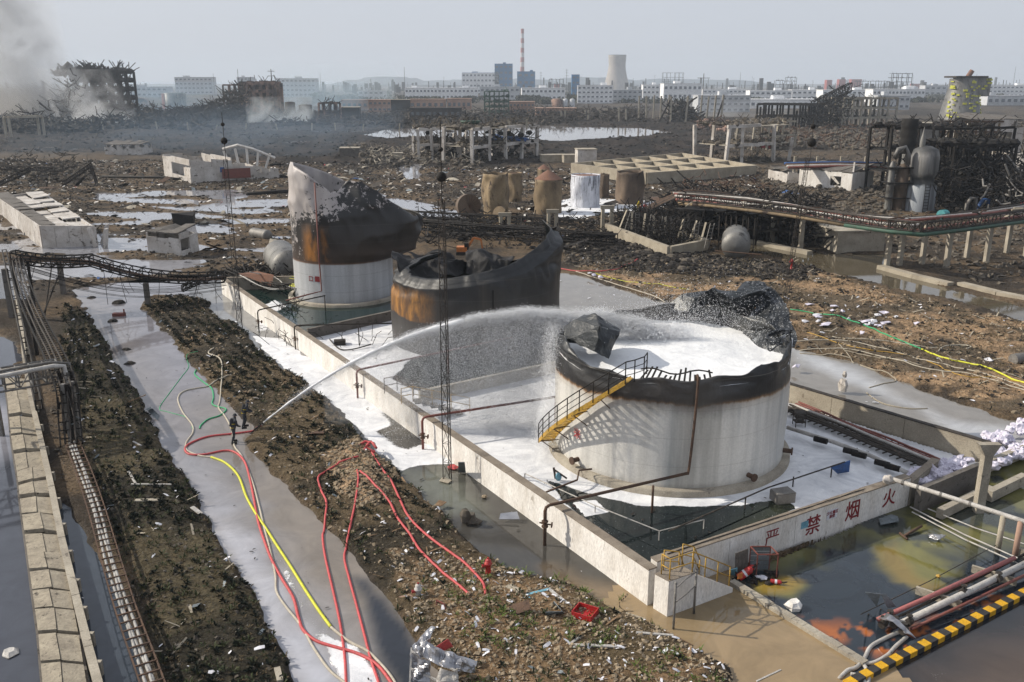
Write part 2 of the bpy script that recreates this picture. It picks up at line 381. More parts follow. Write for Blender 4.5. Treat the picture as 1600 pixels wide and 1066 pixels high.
def landh(X, Y):
    "height of the ground at world X,Y (arrays)"
    D = np.hypot(X, Y)
    h = .10+.22*(fbm(X*.35, Y*.35, 3, 4)-.35)+.05*(fbm(X*2.2, Y*2.2, 9, 3)-.5)
    rough = np.clip((D-95)/150, 0, 1)
    h = h+rough*(1.6*np.maximum(0, fbm(X*.08, Y*.08, 21, 5)-.47)+.35*fbm(X*.5, Y*.5, 33, 3)-.12)
    h = h*np.clip(1.6-D/900, .25, 1)
    f = sdist(X, Y, FIELD_L); h = h+.22*np.clip(-f/1.0, 0, 1)
    f = sdist(X, Y, FIELD_M); h = h+.18*np.clip(-f/1.2, 0, 1)
    f = sdist(X, Y, SANDY); h = h+.35*np.clip(-f/1.5, 0, 1)
    f = sdist(X, Y, BROWN_R); h = h+np.clip(-f/2.0, 0, 1)*(.25+.5*(fbm(X*.6, Y*.6, 77, 4)-.45))
    f = sdist(X, Y, BLACKF); h = h+np.clip(-f/15, 0, 1)*(1.8*np.maximum(fbm(X*.05, Y*.12, 44, 4)-.42, -.05)+.5*(fbm(X*.9, Y*.9, 45, 3)-.5))
    wob = (fbm(X*.9, Y*.9, 55, 3)-.5)*np.clip(D/60, .5, 4)*1.1
    for k in ('canal', 'moat', 'pond', 'chan', 'rackw', 'far', 'left', 'ditch'):
        s = sdist(X, Y, wt[k])+wob*(.5 if k in ('pond', 'ditch') else 1)*(.7 if k == 'canal' else 1)
        g = np.clip((s+.1)/.6, 0, 1) if k != 'far' else np.clip((s+2)/6, 0, 1)
        h = np.where(s < .5 if k != 'far' else s < 4, -.35+(np.maximum(h, .06)+.35)*g, h)
    for k in ('wet', 'wet2'):
        s = sdist(X, Y, wt[k]); w = np.clip(-s/3, 0, 1)
        pud = (fbm(X*.10+Y*.05, Y*.20, 60, 5)-.50)*1.6+.10*(fbm(X*1.5, Y*1.5, 61, 3)-.5)
        if k == 'wet2': pud = -.3
        h = h*(1-w)+w*np.clip(pud, -.3, .5)
    for poly in (bund, POOL, wt['road']):
        s = sdist(X, Y, poly); h = np.where(s < .15, -.45, h)
    return h
def landcol(X, Y):
    D = np.hypot(X, Y)
    A = lambda *c: np.array(c)[None, :]
    n1 = fbm(X*.22, Y*.22, 101, 5)[:, None]; n2 = fbm(X*1.1, Y*1.1, 102, 4)[:, None]; n3 = fbm(X*.04, Y*.06, 103, 4)[:, None]
    st = lambda n, a, b: np.clip((n-a)/(b-a), 0, 1)
    c = A(.055, .044, .034)*(1-st(n1, .42, .6))+A(.135, .097, .062)*st(n1, .4, .6)
    def lay(c, poly, col, soft=1.5, w=1.):
        s = sdist(X, Y, poly)[:, None]+(n2-.5)*soft*3
        m = st(-s, 0, soft)*w
        return c*(1-m)+col*m
    far = st(D[:, None], 180, 420); c = c*(1-far)+(A(.045, .040, .036)*(1-st(n3, .4, .6))+A(.09, .075, .06)*st(n3, .4, .6))*far
    c = lay(c, BLACKF, A(.020, .018, .017)*(1-st(n1, .45, .6))+A(.046, .036, .030)*st(n1, .45, .6), 8)
    br = A(.37, .25, .15)*(1-st(n1, .47, .60))+A(.13, .10, .068)*st(n1, .47, .60)
    br = br*(1-.6*st(n2, .52, .62))+A(.09, .07, .05)*.6*st(n2, .52, .62)
    c = lay(c, BROWN_R, br, 1.5)
    c = lay(c, BLACKR, A(.065, .06, .055)*(1-st(n2, .5, .6))+A(.14, .12, .10)*st(n2, .5, .6), 2)
    c = lay(c, FIELD_L, A(.040, .035, .025)*(1-st(n1, .42, .58))+A(.095, .078, .048)*st(n1, .42, .58), .6)
    c = lay(c, FIELD_M, A(.050, .042, .030)*(1-st(n1, .42, .58))+A(.12, .09, .055)*st(n1, .42, .55), .6)
    c = lay(c, NEARM, A(.25, .165, .095)*(1-st(n1, .44, .6))+A(.12, .09, .052)*st(n1, .44, .6), 1)
    c = lay(c, SANDY, A(.42, .29, .18), .7)
    for k in ('canal', 'moat', 'pond', 'chan'):
        s = sdist(X, Y, wt[k])[:, None]; c = c*(1-.45*st(-s, -.5, .1))
    return c
def build_ground():
    rows = [1120-i*1.9 for i in range(int((1120-131.5)/1.9))]+[131.3, 131]
    ys = [at(800, y).y for y in rows]; ys += [at(800, 131).y+1500]
    ys = np.array(ys); us = np.linspace(-.92, .92, 860)
    Yg, U = np.meshgrid(ys, us, indexing='ij'); X = (U*(Yg*CT+CAM_H*ST)).ravel(); Y = Yg.ravel()
    Hh = landh(X, Y); C = landcol(X, Y)
    V = np.stack([X, Y, Hh], -1)
    nv = len(us); nu = len(ys); a = np.arange((nu-1))[:, None]*nv+np.arange(nv-1)[None]
    F = np.stack([a, a+1, a+nv+1, a+nv], -1).reshape(-1, 4)
    me = np_mesh('ground', V, F, True)
    at_ = me.color_attributes.new('gcol', 'FLOAT_COLOR', 'POINT')
    at_.data.foreach_set('color', np.concatenate([C, np.ones((len(C), 1))], 1).astype(np.float32).ravel())
    m, t, b, P = newmat('earth')
    g = nd(t, 'ShaderNodeVertexColor', layer_name='gcol').outputs[0]
    f1 = nz(t, P, 3.2, 8, .75); f2 = nz(t, P, .6, 6, .6)
    v = nd(t, 'ShaderNodeTexVoronoi'); v.inputs['Scale'].default_value = 5.5; t.links.new(P, v.inputs['Vector'])
    c = mixc(t, .85, g, ramp(t, [(.28, .22), (.48, .85), (.72, 1.75)], f1), 'MULTIPLY')
    c = mixc(t, .5, c, ramp(t, [(.3, .5), (.7, 1.4)], f2), 'MULTIPLY')
    # pale chips of plaster and stone trodden into the soil
    fl = nz(t, P, 9, 2, .5)
    chip = mth(t, 'MULTIPLY', ramp(t, [(.68, 0.), (.72, 1.)], fl), ramp(t, [(.45, 0.), (.6, 1.)], nz(t, P, .5, 3)))
    c = mixc(t, mth(t, 'MULTIPLY', chip, .6), c, (.38, .35, .32))
    t.links.new(c, b.inputs['Base Color'])
    geo = nd(t, 'ShaderNodeSeparateXYZ'); t.links.new(P, geo.inputs[0])
    t.links.new(ramp(t, [(.0, .45), (.12, .95)], geo.outputs[2]), b.inputs['Roughness'])
    hh = mth(t, 'ADD', f1, mth(t, 'MULTIPLY', v.outputs['Distance'], .35))
    bump(t, b, hh, .35, .9); b.inputs['Specular IOR Level'].default_value = .15
    o = mesh_obj('ground', me, m); tag(o, kind='structure')
    q = MB(); q.box((0, 3000, -1.6), (16000, 13000, .4)); o = q.build('ground_outskirts', MT['concrete_dark']); tag(o, kind='structure')
build_ground()
def on_ground(S, r):
    X = np.array([p[0] for p in S]); Y = np.array([p[1] for p in S]); h = np.maximum(landh(X, Y), -.01)
    return [Vector((p[0], p[1], max(p[2] if p[2] > .6 else 0, hh+r*.75))) for p, hh in zip(S, h)]
def gp(x, y, dz=0.):
    p = at(x, y); p.z = float(max(landh(np.array([p.x]), np.array([p.y]))[0], 0))+dz; return p

# ------------------------------------------------------------------ water and foam
def water_mat():
    m, t, b, P = newmat('water_surface')
    c = nd(t, 'ShaderNodeVertexColor', layer_name='wcol').outputs[0]
    fo = nd(t, 'ShaderNodeAttribute', attribute_name='foam').outputs['Fac']
    n1 = nz(t, P, .7, 8, .7, .8); n2 = nz(t, P, 7, 4, .7)
    c = mixc(t, .7, c, ramp(t, [(.3, .65), (.7, 1.25)], nz(t, P, .35, 10, .68, 1.6)), 'MULTIPLY')
    e = mth(t, 'ADD', mth(t, 'ADD', mth(t, 'MULTIPLY', fo, 2.2), -1.1), mth(t, 'ADD', n1, mth(t, 'MULTIPLY', n2, .55)))
    mask = ramp(t, [(.72, 0.), (.86, 1.)], e)
    speck = ramp(t, [(.70, 0.), (.74, .8)], nz(t, P, 16, 1, .5))
    speck = mth(t, 'MULTIPLY', speck, ramp(t, [(.12, 0.), (.3, 1.)], fo))
    mask = mth(t, 'MAXIMUM', mask, speck)
    wh = mixc(t, ramp(t, [(.35, 0.), (.68, 1.)], nz(t, P, .45, 9, .65, 2.)), (.76, .765, .78), (.50, .51, .54))
    t.links.new(mixc(t, mask, c, wh), b.inputs['Base Color'])
    t.links.new(mth(t, 'ADD', mth(t, 'MULTIPLY', mask, .75), .05), b.inputs['Roughness'])
    b.inputs['IOR'].default_value = 1.4
    h = mth(t, 'ADD', mth(t, 'MULTIPLY', mask, mth(t, 'ADD', n2, mth(t, 'MULTIPLY', n1, 2.))), mth(t, 'MULTIPLY', nz(t, P, 2.2, 2), .06))
    bump(t, b, h, .05, .6)
    return m
WM = water_mat()
def sheet(name, poly, z, res, colf, foamf=None, ext=1.1):
    if name in ('oily_pool_water', 'flooded_road_water'): ext = res*.6
    if name == 'bund_foam': ext = -.12
    P = np.array([(p[0], p[1]) for p in poly]); x0, y0 = P.min(0)-res-ext; x1, y1 = P.max(0)+res+ext
    xs = np.arange(x0, x1, res); ys = np.arange(y0, y1, res); X, Y = np.meshgrid(xs, ys)
    s = sdist(X+res/2, Y+res/2, poly) < ext
    ny, nx = X.shape; i = np.arange((ny-1)*nx).reshape(ny-1, nx)[:, :-1]; ok = s[:-1, :-1]
    i = i[ok]; F = np.stack([i, i+1, i+nx+1, i+nx], -1)
    V = np.stack([X.ravel(), Y.ravel(), np.full(X.size, z)], -1)
    used = np.zeros(X.size, bool); used[F.ravel()] = True; idx = np.cumsum(used)-1
    V = V[used]; F = idx[F]
    me = np_mesh(name, V, F, True)
    C = colf(V[:, 0], V[:, 1]); C = np.concatenate([C, np.ones((len(V), 1))], 1)
    me.color_attributes.new('wcol', 'FLOAT_COLOR', 'POINT').data.foreach_set('color', C.astype(np.float32).ravel())
    fo = np.zeros(len(V)) if foamf is None else foamf(V[:, 0], V[:, 1])
    me.attributes.new('foam', 'FLOAT', 'POINT').data.foreach_set('value', fo.astype(np.float32))
    o = mesh_obj(name, me, WM); tag(o, kind='structure'); return o
def A3(*c): return np.array(c)[None, :]
def inside(X, Y, L, soft, wob=1., z=0., ns=200):
    "1 inside outline L, 0 outside, ragged edge"
    poly = pp(L, z) if not isinstance(L[0], Vector) else L
    s = sdist(X, Y, poly)+(fbm(X*.6, Y*.6, ns, 4)-.5)*wob*2
    return np.clip(.5-s/soft/2, 0, 1)
def mixa(c, m, d): return c*(1-m[:, None])+d*m[:, None]
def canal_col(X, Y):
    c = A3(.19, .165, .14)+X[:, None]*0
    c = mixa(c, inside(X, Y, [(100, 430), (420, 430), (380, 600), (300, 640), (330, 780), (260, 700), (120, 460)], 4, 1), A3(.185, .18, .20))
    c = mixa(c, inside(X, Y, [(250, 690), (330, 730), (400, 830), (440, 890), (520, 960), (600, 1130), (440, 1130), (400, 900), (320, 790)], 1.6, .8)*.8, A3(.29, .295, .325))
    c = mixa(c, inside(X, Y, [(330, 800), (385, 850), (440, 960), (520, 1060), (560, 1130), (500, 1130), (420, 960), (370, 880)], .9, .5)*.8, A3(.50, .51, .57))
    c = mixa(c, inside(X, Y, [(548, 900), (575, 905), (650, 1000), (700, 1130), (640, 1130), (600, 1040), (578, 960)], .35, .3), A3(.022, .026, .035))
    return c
def canal_foam(X, Y):
    return inside(X, Y, [(432, 872), (450, 890), (500, 985), (560, 1005), (640, 1130), (560, 1130), (500, 1010), (470, 960)], .4, .3)*.72
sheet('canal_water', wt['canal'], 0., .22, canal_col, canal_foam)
MO_FOAM = [(395, 525), (440, 530), (480, 555), (530, 580), (640, 640), (720, 700), (725, 722), (650, 730), (628, 735), (600, 712), (560, 668), (470, 592), (418, 556)]
def moat_col(X, Y):
    c = A3(.055, .052, .047)+X[:, None]*0
    c = mixa(c, inside(X, Y, [(300, 440), (360, 440), (520, 560), (480, 600), (340, 510)], 1, .5), A3(.20, .20, .20))
    c = mixa(c, inside(X, Y, [(625, 735), (700, 730), (745, 780), (760, 810), (700, 800)], .8, .8), A3(.14, .145, .12))
    c = mixa(c, inside(X, Y, [(860, 890), (960, 920), (1060, 990), (990, 980), (880, 930)], .8, .5), A3(.17, .125, .08))
    return c
sheet('moat_water', wt['moat'], .002, .2, moat_col, lambda X, Y: np.maximum(inside(X, Y, MO_FOAM, .35, .45)*.98-.55*inside(X, Y, [(585, 640), (640, 650), (690, 690), (640, 712), (600, 690)], .6, .9),
      .55*inside(X, Y, [(400, 485), (440, 490), (450, 515), (395, 520)], .4, .5)))
sheet('brown_pond_water', wt['pond'], .004, .25, lambda X, Y: mixa(A3(.255, .185, .105)+X[:, None]*0, inside(X, Y, [(1040, 930), (1150, 920), (1200, 960), (1080, 980)], 1.5, .6)*.35, A3(.15, .13, .08)))
def chan_col(X, Y):
    c = A3(.19, .175, .155)+X[:, None]*0
    return mixa(c, inside(X, Y, [(1240, 545), (1330, 575), (1400, 620), (1480, 655), (1700, 690), (1700, 740), (1560, 690), (1480, 672), (1440, 640), (1360, 612), (1260, 570)], .8, .5)*.8, A3(.44, .45, .47))
sheet('drainage_channel_water', wt['chan'], .003, .35, chan_col)
sheet('rack_pool_water', wt['rackw'], .002, .6, lambda X, Y: A3(.09, .075, .05)+X[:, None]*0)
sheet('far_pond_water', wt['far'], .1, 2.5, lambda X, Y: A3(.22, .20, .19)+X[:, None]*0)
sheet('left_basin_water', wt['left'], .001, .4, lambda X, Y: mixa(A3(.055, .06, .075)+X[:, None]*0, inside(X, Y, [(-60, 620), (30, 640), (30, 690), (-60, 760)], 1, .5), A3(.25, .25, .28)))
sheet('ditch_water', wt['ditch'], .001, .2, lambda X, Y: A3(.04, .05, .065)+X[:, None]*0)
sheet('puddle_water', wt['wet'], .0, 1.2, lambda X, Y: A3(.24, .24, .26)+X[:, None]*0, lambda X, Y: .35*(fbm(X*.2, Y*.2, 5, 3)))
sheet('small_pond_water', wt['wet2'], .001, 1.2, lambda X, Y: A3(.25, .25, .27)+X[:, None]*0)
# coloured pool in front of the lettered wall
def pool_col(X, Y):
    c = A3(.020, .028, .038)+X[:, None]*0
    n = fbm(X*.6, Y*.6, 301, 6)
    yl = inside(X, Y, [(1180, 870), (1420, 790), (1600, 690), (1800, 720), (1700, 820), (1600, 850), (1440, 880), (1400, 850), (1330, 840), (1220, 895)], 1.2, .9)
    yl = np.maximum(yl*.75, .9*inside(X, Y, [(1365, 850), (1420, 840), (1500, 880), (1500, 920), (1430, 925), (1380, 890)], .5, .6))
    yl = np.maximum(yl, inside(X, Y, [(1165, 910), (1230, 905), (1265, 915), (1240, 935), (1180, 925)], .3, .3))
    c = mixa(c, yl*np.clip((n-.40)/.12, .2, 1), A3(.16, .15, .045))
    c = mixa(c, inside(X, Y, [(1370, 855), (1400, 850), (1440, 900), (1500, 925), (1430, 930), (1385, 895)], .35, .5)*np.clip((n-.42)/.1, .1, .9), A3(.19, .135, .04))
    c = mixa(c, inside(X, Y, [(1175, 912), (1225, 900), (1262, 908), (1240, 926), (1190, 930)], .25, .3)*.9, A3(.24, .16, .03))
    orr = inside(X, Y, [(1245, 965), (1300, 975), (1380, 975), (1440, 975), (1560, 930), (1560, 945), (1400, 1020), (1370, 1030), (1330, 1000), (1300, 1010)], .35, .4)
    c = mixa(c, orr*np.clip((fbm(X*2.2, Y*1.6, 303, 5)-.51)/.04, 0, 1), A3(.33, .105, .03))
    return c
sheet('oily_pool_water', POOL, .006, .14, pool_col, lambda X, Y: .36*inside(X, Y, [(1200, 925), (1235, 940), (1290, 985), (1340, 1015), (1300, 985), (1240, 935)], .3, .4))
sheet('flooded_road_water', wt['road'], -.03, .3, lambda X, Y: mixa(A3(.018, .020, .024)+X[:, None]*0, inside(X, Y, [(1460, 1060), (1520, 1010), (1620, 990), (1700, 1100), (1500, 1130)], 1.2, .9)*.8, A3(.085, .06, .045)),
      lambda X, Y: .16*inside(X, Y, [(1440, 1066), (1480, 1020), (1540, 1000), (1500, 1040), (1480, 1100)], .4, .8))
# inside the bund
LIQ = .42
def bund_foam(X, Y):
    f = np.ones_like(X)*1.05
    dark = inside(X, Y, [(838, 742), (870, 752), (930, 775), (1010, 790), (1100, 792), (1230, 780), (1250, 795), (1150, 840), (1060, 872), (1010, 885), (900, 805)], .35, .35, LIQ)
    dark = np.maximum(dark, inside(X, Y, [(780, 705), (820, 720), (870, 760), (830, 750)], .2, .2, LIQ)*0)
    f = f-.88*dark
    f = np.maximum(f, .95*inside(X, Y, [(895, 785), (930, 782), (950, 800), (915, 808)], .12, .12, LIQ))
    f = f-1.0*inside(X, Y, [(605, 592), (640, 560), (720, 545), (900, 510), (900, 560), (860, 575), (720, 602), (655, 612)], .6, .6, LIQ)
    f = f-1.2*inside(X, Y, [(330, 420), (640, 420), (640, 475), (620, 492), (480, 527), (330, 440)], .5, .2, LIQ)
    f = f-.55*inside(X, Y, [(900, 470), (1100, 470), (1260, 560), (1200, 600), (900, 520)], 2, 1, LIQ)
    f = np.maximum(f, .75*inside(X, Y, [(406, 478), (430, 468), (445, 476), (435, 490)], .3, .5, LIQ))
    return f
def bund_col(X, Y):
    c = A3(.010, .015, .016)+X[:, None]*0
    c = mixa(c, inside(X, Y, [(330, 420), (640, 420), (640, 475), (620, 492), (480, 527), (330, 440)], 1, .2, LIQ), A3(.010, .024, .022))
    return mixa(c, inside(X, Y, [(1200, 790), (1280, 775), (1200, 815), (1130, 845)], 1, .6, LIQ)*.6, A3(.05, .055, .025))
sheet('bund_foam', bund, LIQ, .16, bund_col, bund_foam)
# ------------------------------------------------------------------ the concrete bund round the tanks
def wall(name, label, a, b, w, z0, z1, n, m='plaster', group=None, coping=True, cat='wall', mtop='plaster_top', zj=.02):
    "wall of n cast panels with joints, each a part, and a worn coping"
    r = thing(name, label, cat, (a[0], a[1], 0), group)
    a = Vector(a[:2]); b = Vector(b[:2])
    for i in range(n):
        p = a+(b-a)*(i/n); q = a+(b-a)*((i+1)/n); d = (b-a).normalized()*.012
        k = MB(); k.boxl(p+d, q-d, w+rnd.uniform(-.012, .012), z0, z1); k.build('wall_panel', MT[m], r)
    if coping:
        k = MB(); nn = n*6
        for i in range(nn):
            p = a+(b-a)*(i/nn); q = a+(b-a)*((i+1)/nn)
            k.boxl(p, q, w+.05+rnd.uniform(-.015, .02), z1+.001, z1+.05+rnd.uniform(0, .012))
        k.build('coping', MT[mtop], r)
    return r
nL = Vector((-(DB-DA).y, (DB-DA).x, 0)).normalized()   # inwards
if nL.dot(DE-DA) < 0: nL = -nL
WT = .42
o1 = nL*WT/2
wall('bund_wall', 'long whitewashed concrete bund wall running along the left side of the three tanks', DA+o1, DB+o1, WT, -.4, WALL_H, 9)
nC = Vector((-(DD-DC).y, (DD-DC).x, 0)).normalized()
if nC.dot(DA-DD) < 0: nC = -nC
letw = wall('bund_wall', 'front bund wall painted with four large dark red characters above the oily pool', DC+nC*.2-(DD-DC).normalized()*.75, DD+nC*.2, .4, -.4, WALL_H-.05, 4)
nB = Vector((-dB.y, dB.x, 0)).normalized()
if nB.dot(DA-DE) < 0: nB = -nB
wall('bund_wall', 'tan back wall of the bund partly in the shadow of the white tank', DE-nB*.15, DG-nB*.15, .3, -.4, WALL_H, 12, 'concrete_tan', mtop='steel_mid')
wall('bund_wall', 'far end wall of the bund behind the tall torn tank', DA+o1*0+Vector((.3, .2, 0)), DG, .35, -.4, WALL_H, 5, 'concrete')
wall('bund_wall', 'short bund wall half buried under white bags at the right corner', DD+nC*.15+(DD-DC).normalized()*.05, at(1470, 735, WALL_H)+Vector((.8, 2.2, 0)), .35, -.4, WALL_H-.35, 1, 'concrete')
d1a = at(480, 515, 1.25); d1b = at(622, 484, 1.25); d1c = d1a+(d1b-d1a)*2.6
wall('divider_wall', 'dark soaked divider wall between the torn tank and the burnt black tank', d1a, d1c, .25, -.3, 1.25, 4, 'concrete_dark', mtop='concrete_dark')
d2a = at(655, 612, 1.2); d2b = at(855, 569, 1.2); d2c = d2a+(d2b-d2a)*1.9
wall('divider_wall', 'grey divider wall behind the spray curtain beside the white tank', d2a, d2c, .25, -.3, 1.2, 4, 'concrete', mtop='concrete')

# the lettering on the front wall: flat paint, a couple of millimetres proud of the plaster
def painted_text(name, txt, size, mat, loc, xdir, parent, sx=1., bold=.0):
    cu = bpy.data.curves.new(name, 'FONT'); cu.body = txt; cu.size = size; cu.align_x = 'CENTER'; cu.align_y = 'CENTER'
    cu.extrude = .004; cu.offset = bold; cu.resolution_u = 3
    o = bpy.data.objects.new(name, cu); COL.objects.link(o)
    dg = bpy.context.evaluated_depsgraph_get(); me = bpy.data.meshes.new_from_object(o.evaluated_get(dg)); bpy.data.objects.remove(o)
    x = Vector(xdir).normalized(); z = Vector((0, 0, 1)); y = x.cross(z)   # outward normal = x cross z
    Mx = Matrix(((x.x*sx, z.x, y.x, loc[0]), (x.y*sx, z.y, y.y, loc[1]), (x.z*sx, z.z, y.z, loc[2]), (0, 0, 0, 1)))
    me.transform(Mx); me.materials.clear()
    return mesh_obj(name, me, MT[mat], parent)
def on_char_wall(px, py):
    "point on the front face of the lettered wall seen at px,py"
    d = Vector(((px-800)/FPX, CT-(py-533)/FPX*ST, -(ST+(py-533)/FPX*CT))); nn = nC; p0 = DC
    k = (p0-Vector((0, 0, CAM_H))).dot(nn)/d.dot(nn); return Vector((0, 0, CAM_H))+d*k-nn*.014
xc = (DD-DC).normalized(); xc.z = 0
for ch, px, py, s in (('严', 1206, 842, .98), ('禁', 1270, 822, 1.05), ('烟', 1332, 799, 1.1), ('火', 1389, 779, 1.02)):
    painted_text('painted_character', ch, s, 'char_red', on_char_wall(px, py), xc, letw, 1.0, .0 if ch == '严' else .012)
k = MB(); p = on_char_wall(1300, 803); k.beam(p-xc*.36, p+xc*.36, .012, .5); k.build('notice_plate', MT['paper'], letw)
painted_text('notice_lettering', '少火重区\n禁烟', .2, 'char_red', p-nC*.012+Vector((0, 0, -.02)), xc, letw, 1., .004)
k = MB(); p = on_char_wall(1257, 820); k.beam(p-xc*.24, p+xc*.24, .01, .36); k.build('blue_sticker', MT['sheet_blue'], letw)
k = MB(); k.tube([DC+nC*.22+Vector((0, 0, .02))+xc*t*.9+Vector((0, 0, .01+.02*math.sin(t*3))) for t in range(0, 15)], .025, 5); k.build('cable', MT['steel_mid'], letw)

# corner steps of the bund with yellow railings
def railing(parent, path, h=.95, mids=(.5,), m='yellow_paint', r=.028, step=1.1, name='railing'):
    k = MB(); top = [Vector(p)+Vector((0, 0, h)) for p in path]
    k.tube(top, r, 6)
    for f in mids: k.tube([Vector(p)+Vector((0, 0, h*f)) for p in path], r*.9, 6)
    rl = k.build(name, MT[m], parent)
    for i in range(len(path)-1):
        a, b = Vector(path[i]), Vector(path[i+1]); n = max(1, round((b-a).length/step))
        for j in range(n+(i == len(path)-2)):
            p = a+(b-a)*(j/n); q = MB(); q.tube([p-Vector((0, 0, .03)), p+Vector((0, 0, h))], r, 6); q.build('post', MT[m], rl)
    return rl
st = thing('corner_steps', 'whitewashed stair block with yellow railings at the near corner of the bund', 'steps', (DC.x, DC.y, 0))
c0 = at(1018, 948); c1 = at(1043, 964); dn = (c1-c0).normalized(); ax = xc
b0 = at(1020, 951)+ax*.02; b1 = at(1042, 964); b2 = at(1138, 922); 
k = MB(); hb = 1.62
top_e = b1+ax*1.35
k.prism([b0, b1, top_e, b0+ax*1.35], -.4, hb); k.build('landing_block', MT['plaster'], st)
L = (b2-top_e).length; wv = (b0-b1)
k = MB(); k.add([b1+ax*1.36+Vector((0, 0, -.4)), b1+ax*(1.36+L)+Vector((0, 0, -.4)), b1+ax*(1.36+L)+Vector((0, 0, .22)), b1+ax*1.36+Vector((0, 0, hb-.05)),
                 b1+ax*1.36+wv*.12+Vector((0, 0, -.4)), b1+ax*(1.36+L)+wv*.12+Vector((0, 0, -.4)), b1+ax*(1.36+L)+wv*.12+Vector((0, 0, .22)), b1+ax*1.36+wv*.12+Vector((0, 0, hb-.05))],
                [(0, 1, 2, 3), (7, 6, 5, 4), (3, 2, 6, 7), (1, 5, 6, 2), (0, 4, 5, 1), (0, 3, 7, 4)]); k.build('stringer_wall', MT['plaster'], st)
n = 8
for i in range(n):
    z = hb-.1-(i+1)*(hb-.15)/n*.9; q = MB(); a = b1+wv*.13+ax*(1.37+i*L/n)
    q.prism([a, a+ax*(L/n), a+ax*(L/n)+wv*.85, a+wv*.85], z-.5, z); q.build('step', MT['plaster_top'], st)
k = MB(); k.prism([b0+ax*-.03, b1-ax*.0, top_e, b0+ax*1.35], hb+.002, hb+.03); k.build('landing_top', MT['plaster_top'], st)
Z = Vector((0, 0, hb))
e1 = b1+ax*.12+wv*.12; e2 = b1+ax*1.3+wv*.10
railing(st, [b1+ax*.15+wv*.75+Z, e1+Z, e2+Z, b1+ax*(1.36+L-.15)+wv*.1+Vector((0, 0, .3))], step=.95)
ins = at(1000, 872, LIQ)
railing(st, [b0+ax*.15+nL*.3+Z, b0+ax*.1+nL*1.2+Z*.8, b0+nL*2.2-ax*.6+Z*.35], step=.9)
railing(st, [b0+ax*.95+nL*.5+Z, b0+ax*.9+nL*1.2+Z*.8, b0+nL*2.2+ax*.3+Z*.35], step=.9)
# steps over the long wall further back, handrails only show
s2 = thing('over_wall_steps', 'thin yellow and brown handrails of the steps over the left bund wall', 'handrail', tuple(at(640, 640)))
pa = at(612, 612, WALL_H); pb = at(632, 630, WALL_H); pc = at(690, 640, LIQ)
railing(s2, [pa-nL*.5, pa+nL*.4, pa+nL*1.0+Vector((1.5, .6, -1.0))], h=1., m='steel_rust', r=.03)
railing(s2, [pb-nL*.2, pb+nL*.6, pb+nL*1.0+Vector((3.2, .7, -1.1))], h=1., m='yellow_paint', r=.03)
k = MB()
for i in range(6): k.box(pb+nL*(.6)+Vector((.25+.5*i, .45+.12*i, -.15-.19*i)), (.5, .9, .06), R_(15))
k.build('tread', MT['concrete_dark'], s2)

# ------------------------------------------------------------------ storage tanks
def tank_shell(name, parent, C, Rr, htop, disp, zb, m, nt=300, nzz=60, thick=.05):
    th = np.arange(nt)*2*np.pi/nt; H = np.array([htop(a) for a in th]); T = np.linspace(0, 1, nzz)
    TH, TT = np.meshgrid(th, T, indexing='ij'); Zz = zb+(H[:, None]-zb)*TT
    dr, dz, da = disp(TH, Zz, H[:, None]+0*TT, TT)
    rr = Rr+dr; A = TH+da
    V = np.stack([C[0]+rr*np.cos(A), C[1]+rr*np.sin(A), Zz+dz], -1).reshape(-1, 3)
    me = grid_mesh(name, V, nt, nzz, wrap=True)
    o = mesh_obj(name, me, m, parent)
    md = o.modifiers.new('thickness', 'SOLIDIFY'); md.thickness = thick; md.offset = -1
    return o
def lerp_table(tab):
    "tab: (angle in degrees, value) around the circle"
    tab = sorted(tab); A = np.array([t[0] for t in tab]+[tab[0][0]+360]); B = np.array([t[1] for t in tab]+[tab[0][1]])
    def f(a):
        d = (math.degrees(a)-A[0]) % 360+A[0]; i = min(np.searchsorted(A, d, side='right')-1, len(A)-2)
        t = (d-A[i])/(A[i+1]-A[i]); return B[i]+(B[i+1]-B[i])*t
    return f
def crease(a, z, s, ka=2.2, kz=.55):
    "folded sheet: sharp ridges"
    x = a*ka+100; y = z*kz
    n = vnoise(x, y, s); n2 = vnoise(x*2.3+y*.7, y*2.1, s+5)
    return (1-np.abs(2*n-1)*1.5)*.65+(1-np.abs(2*n2-1))*.35
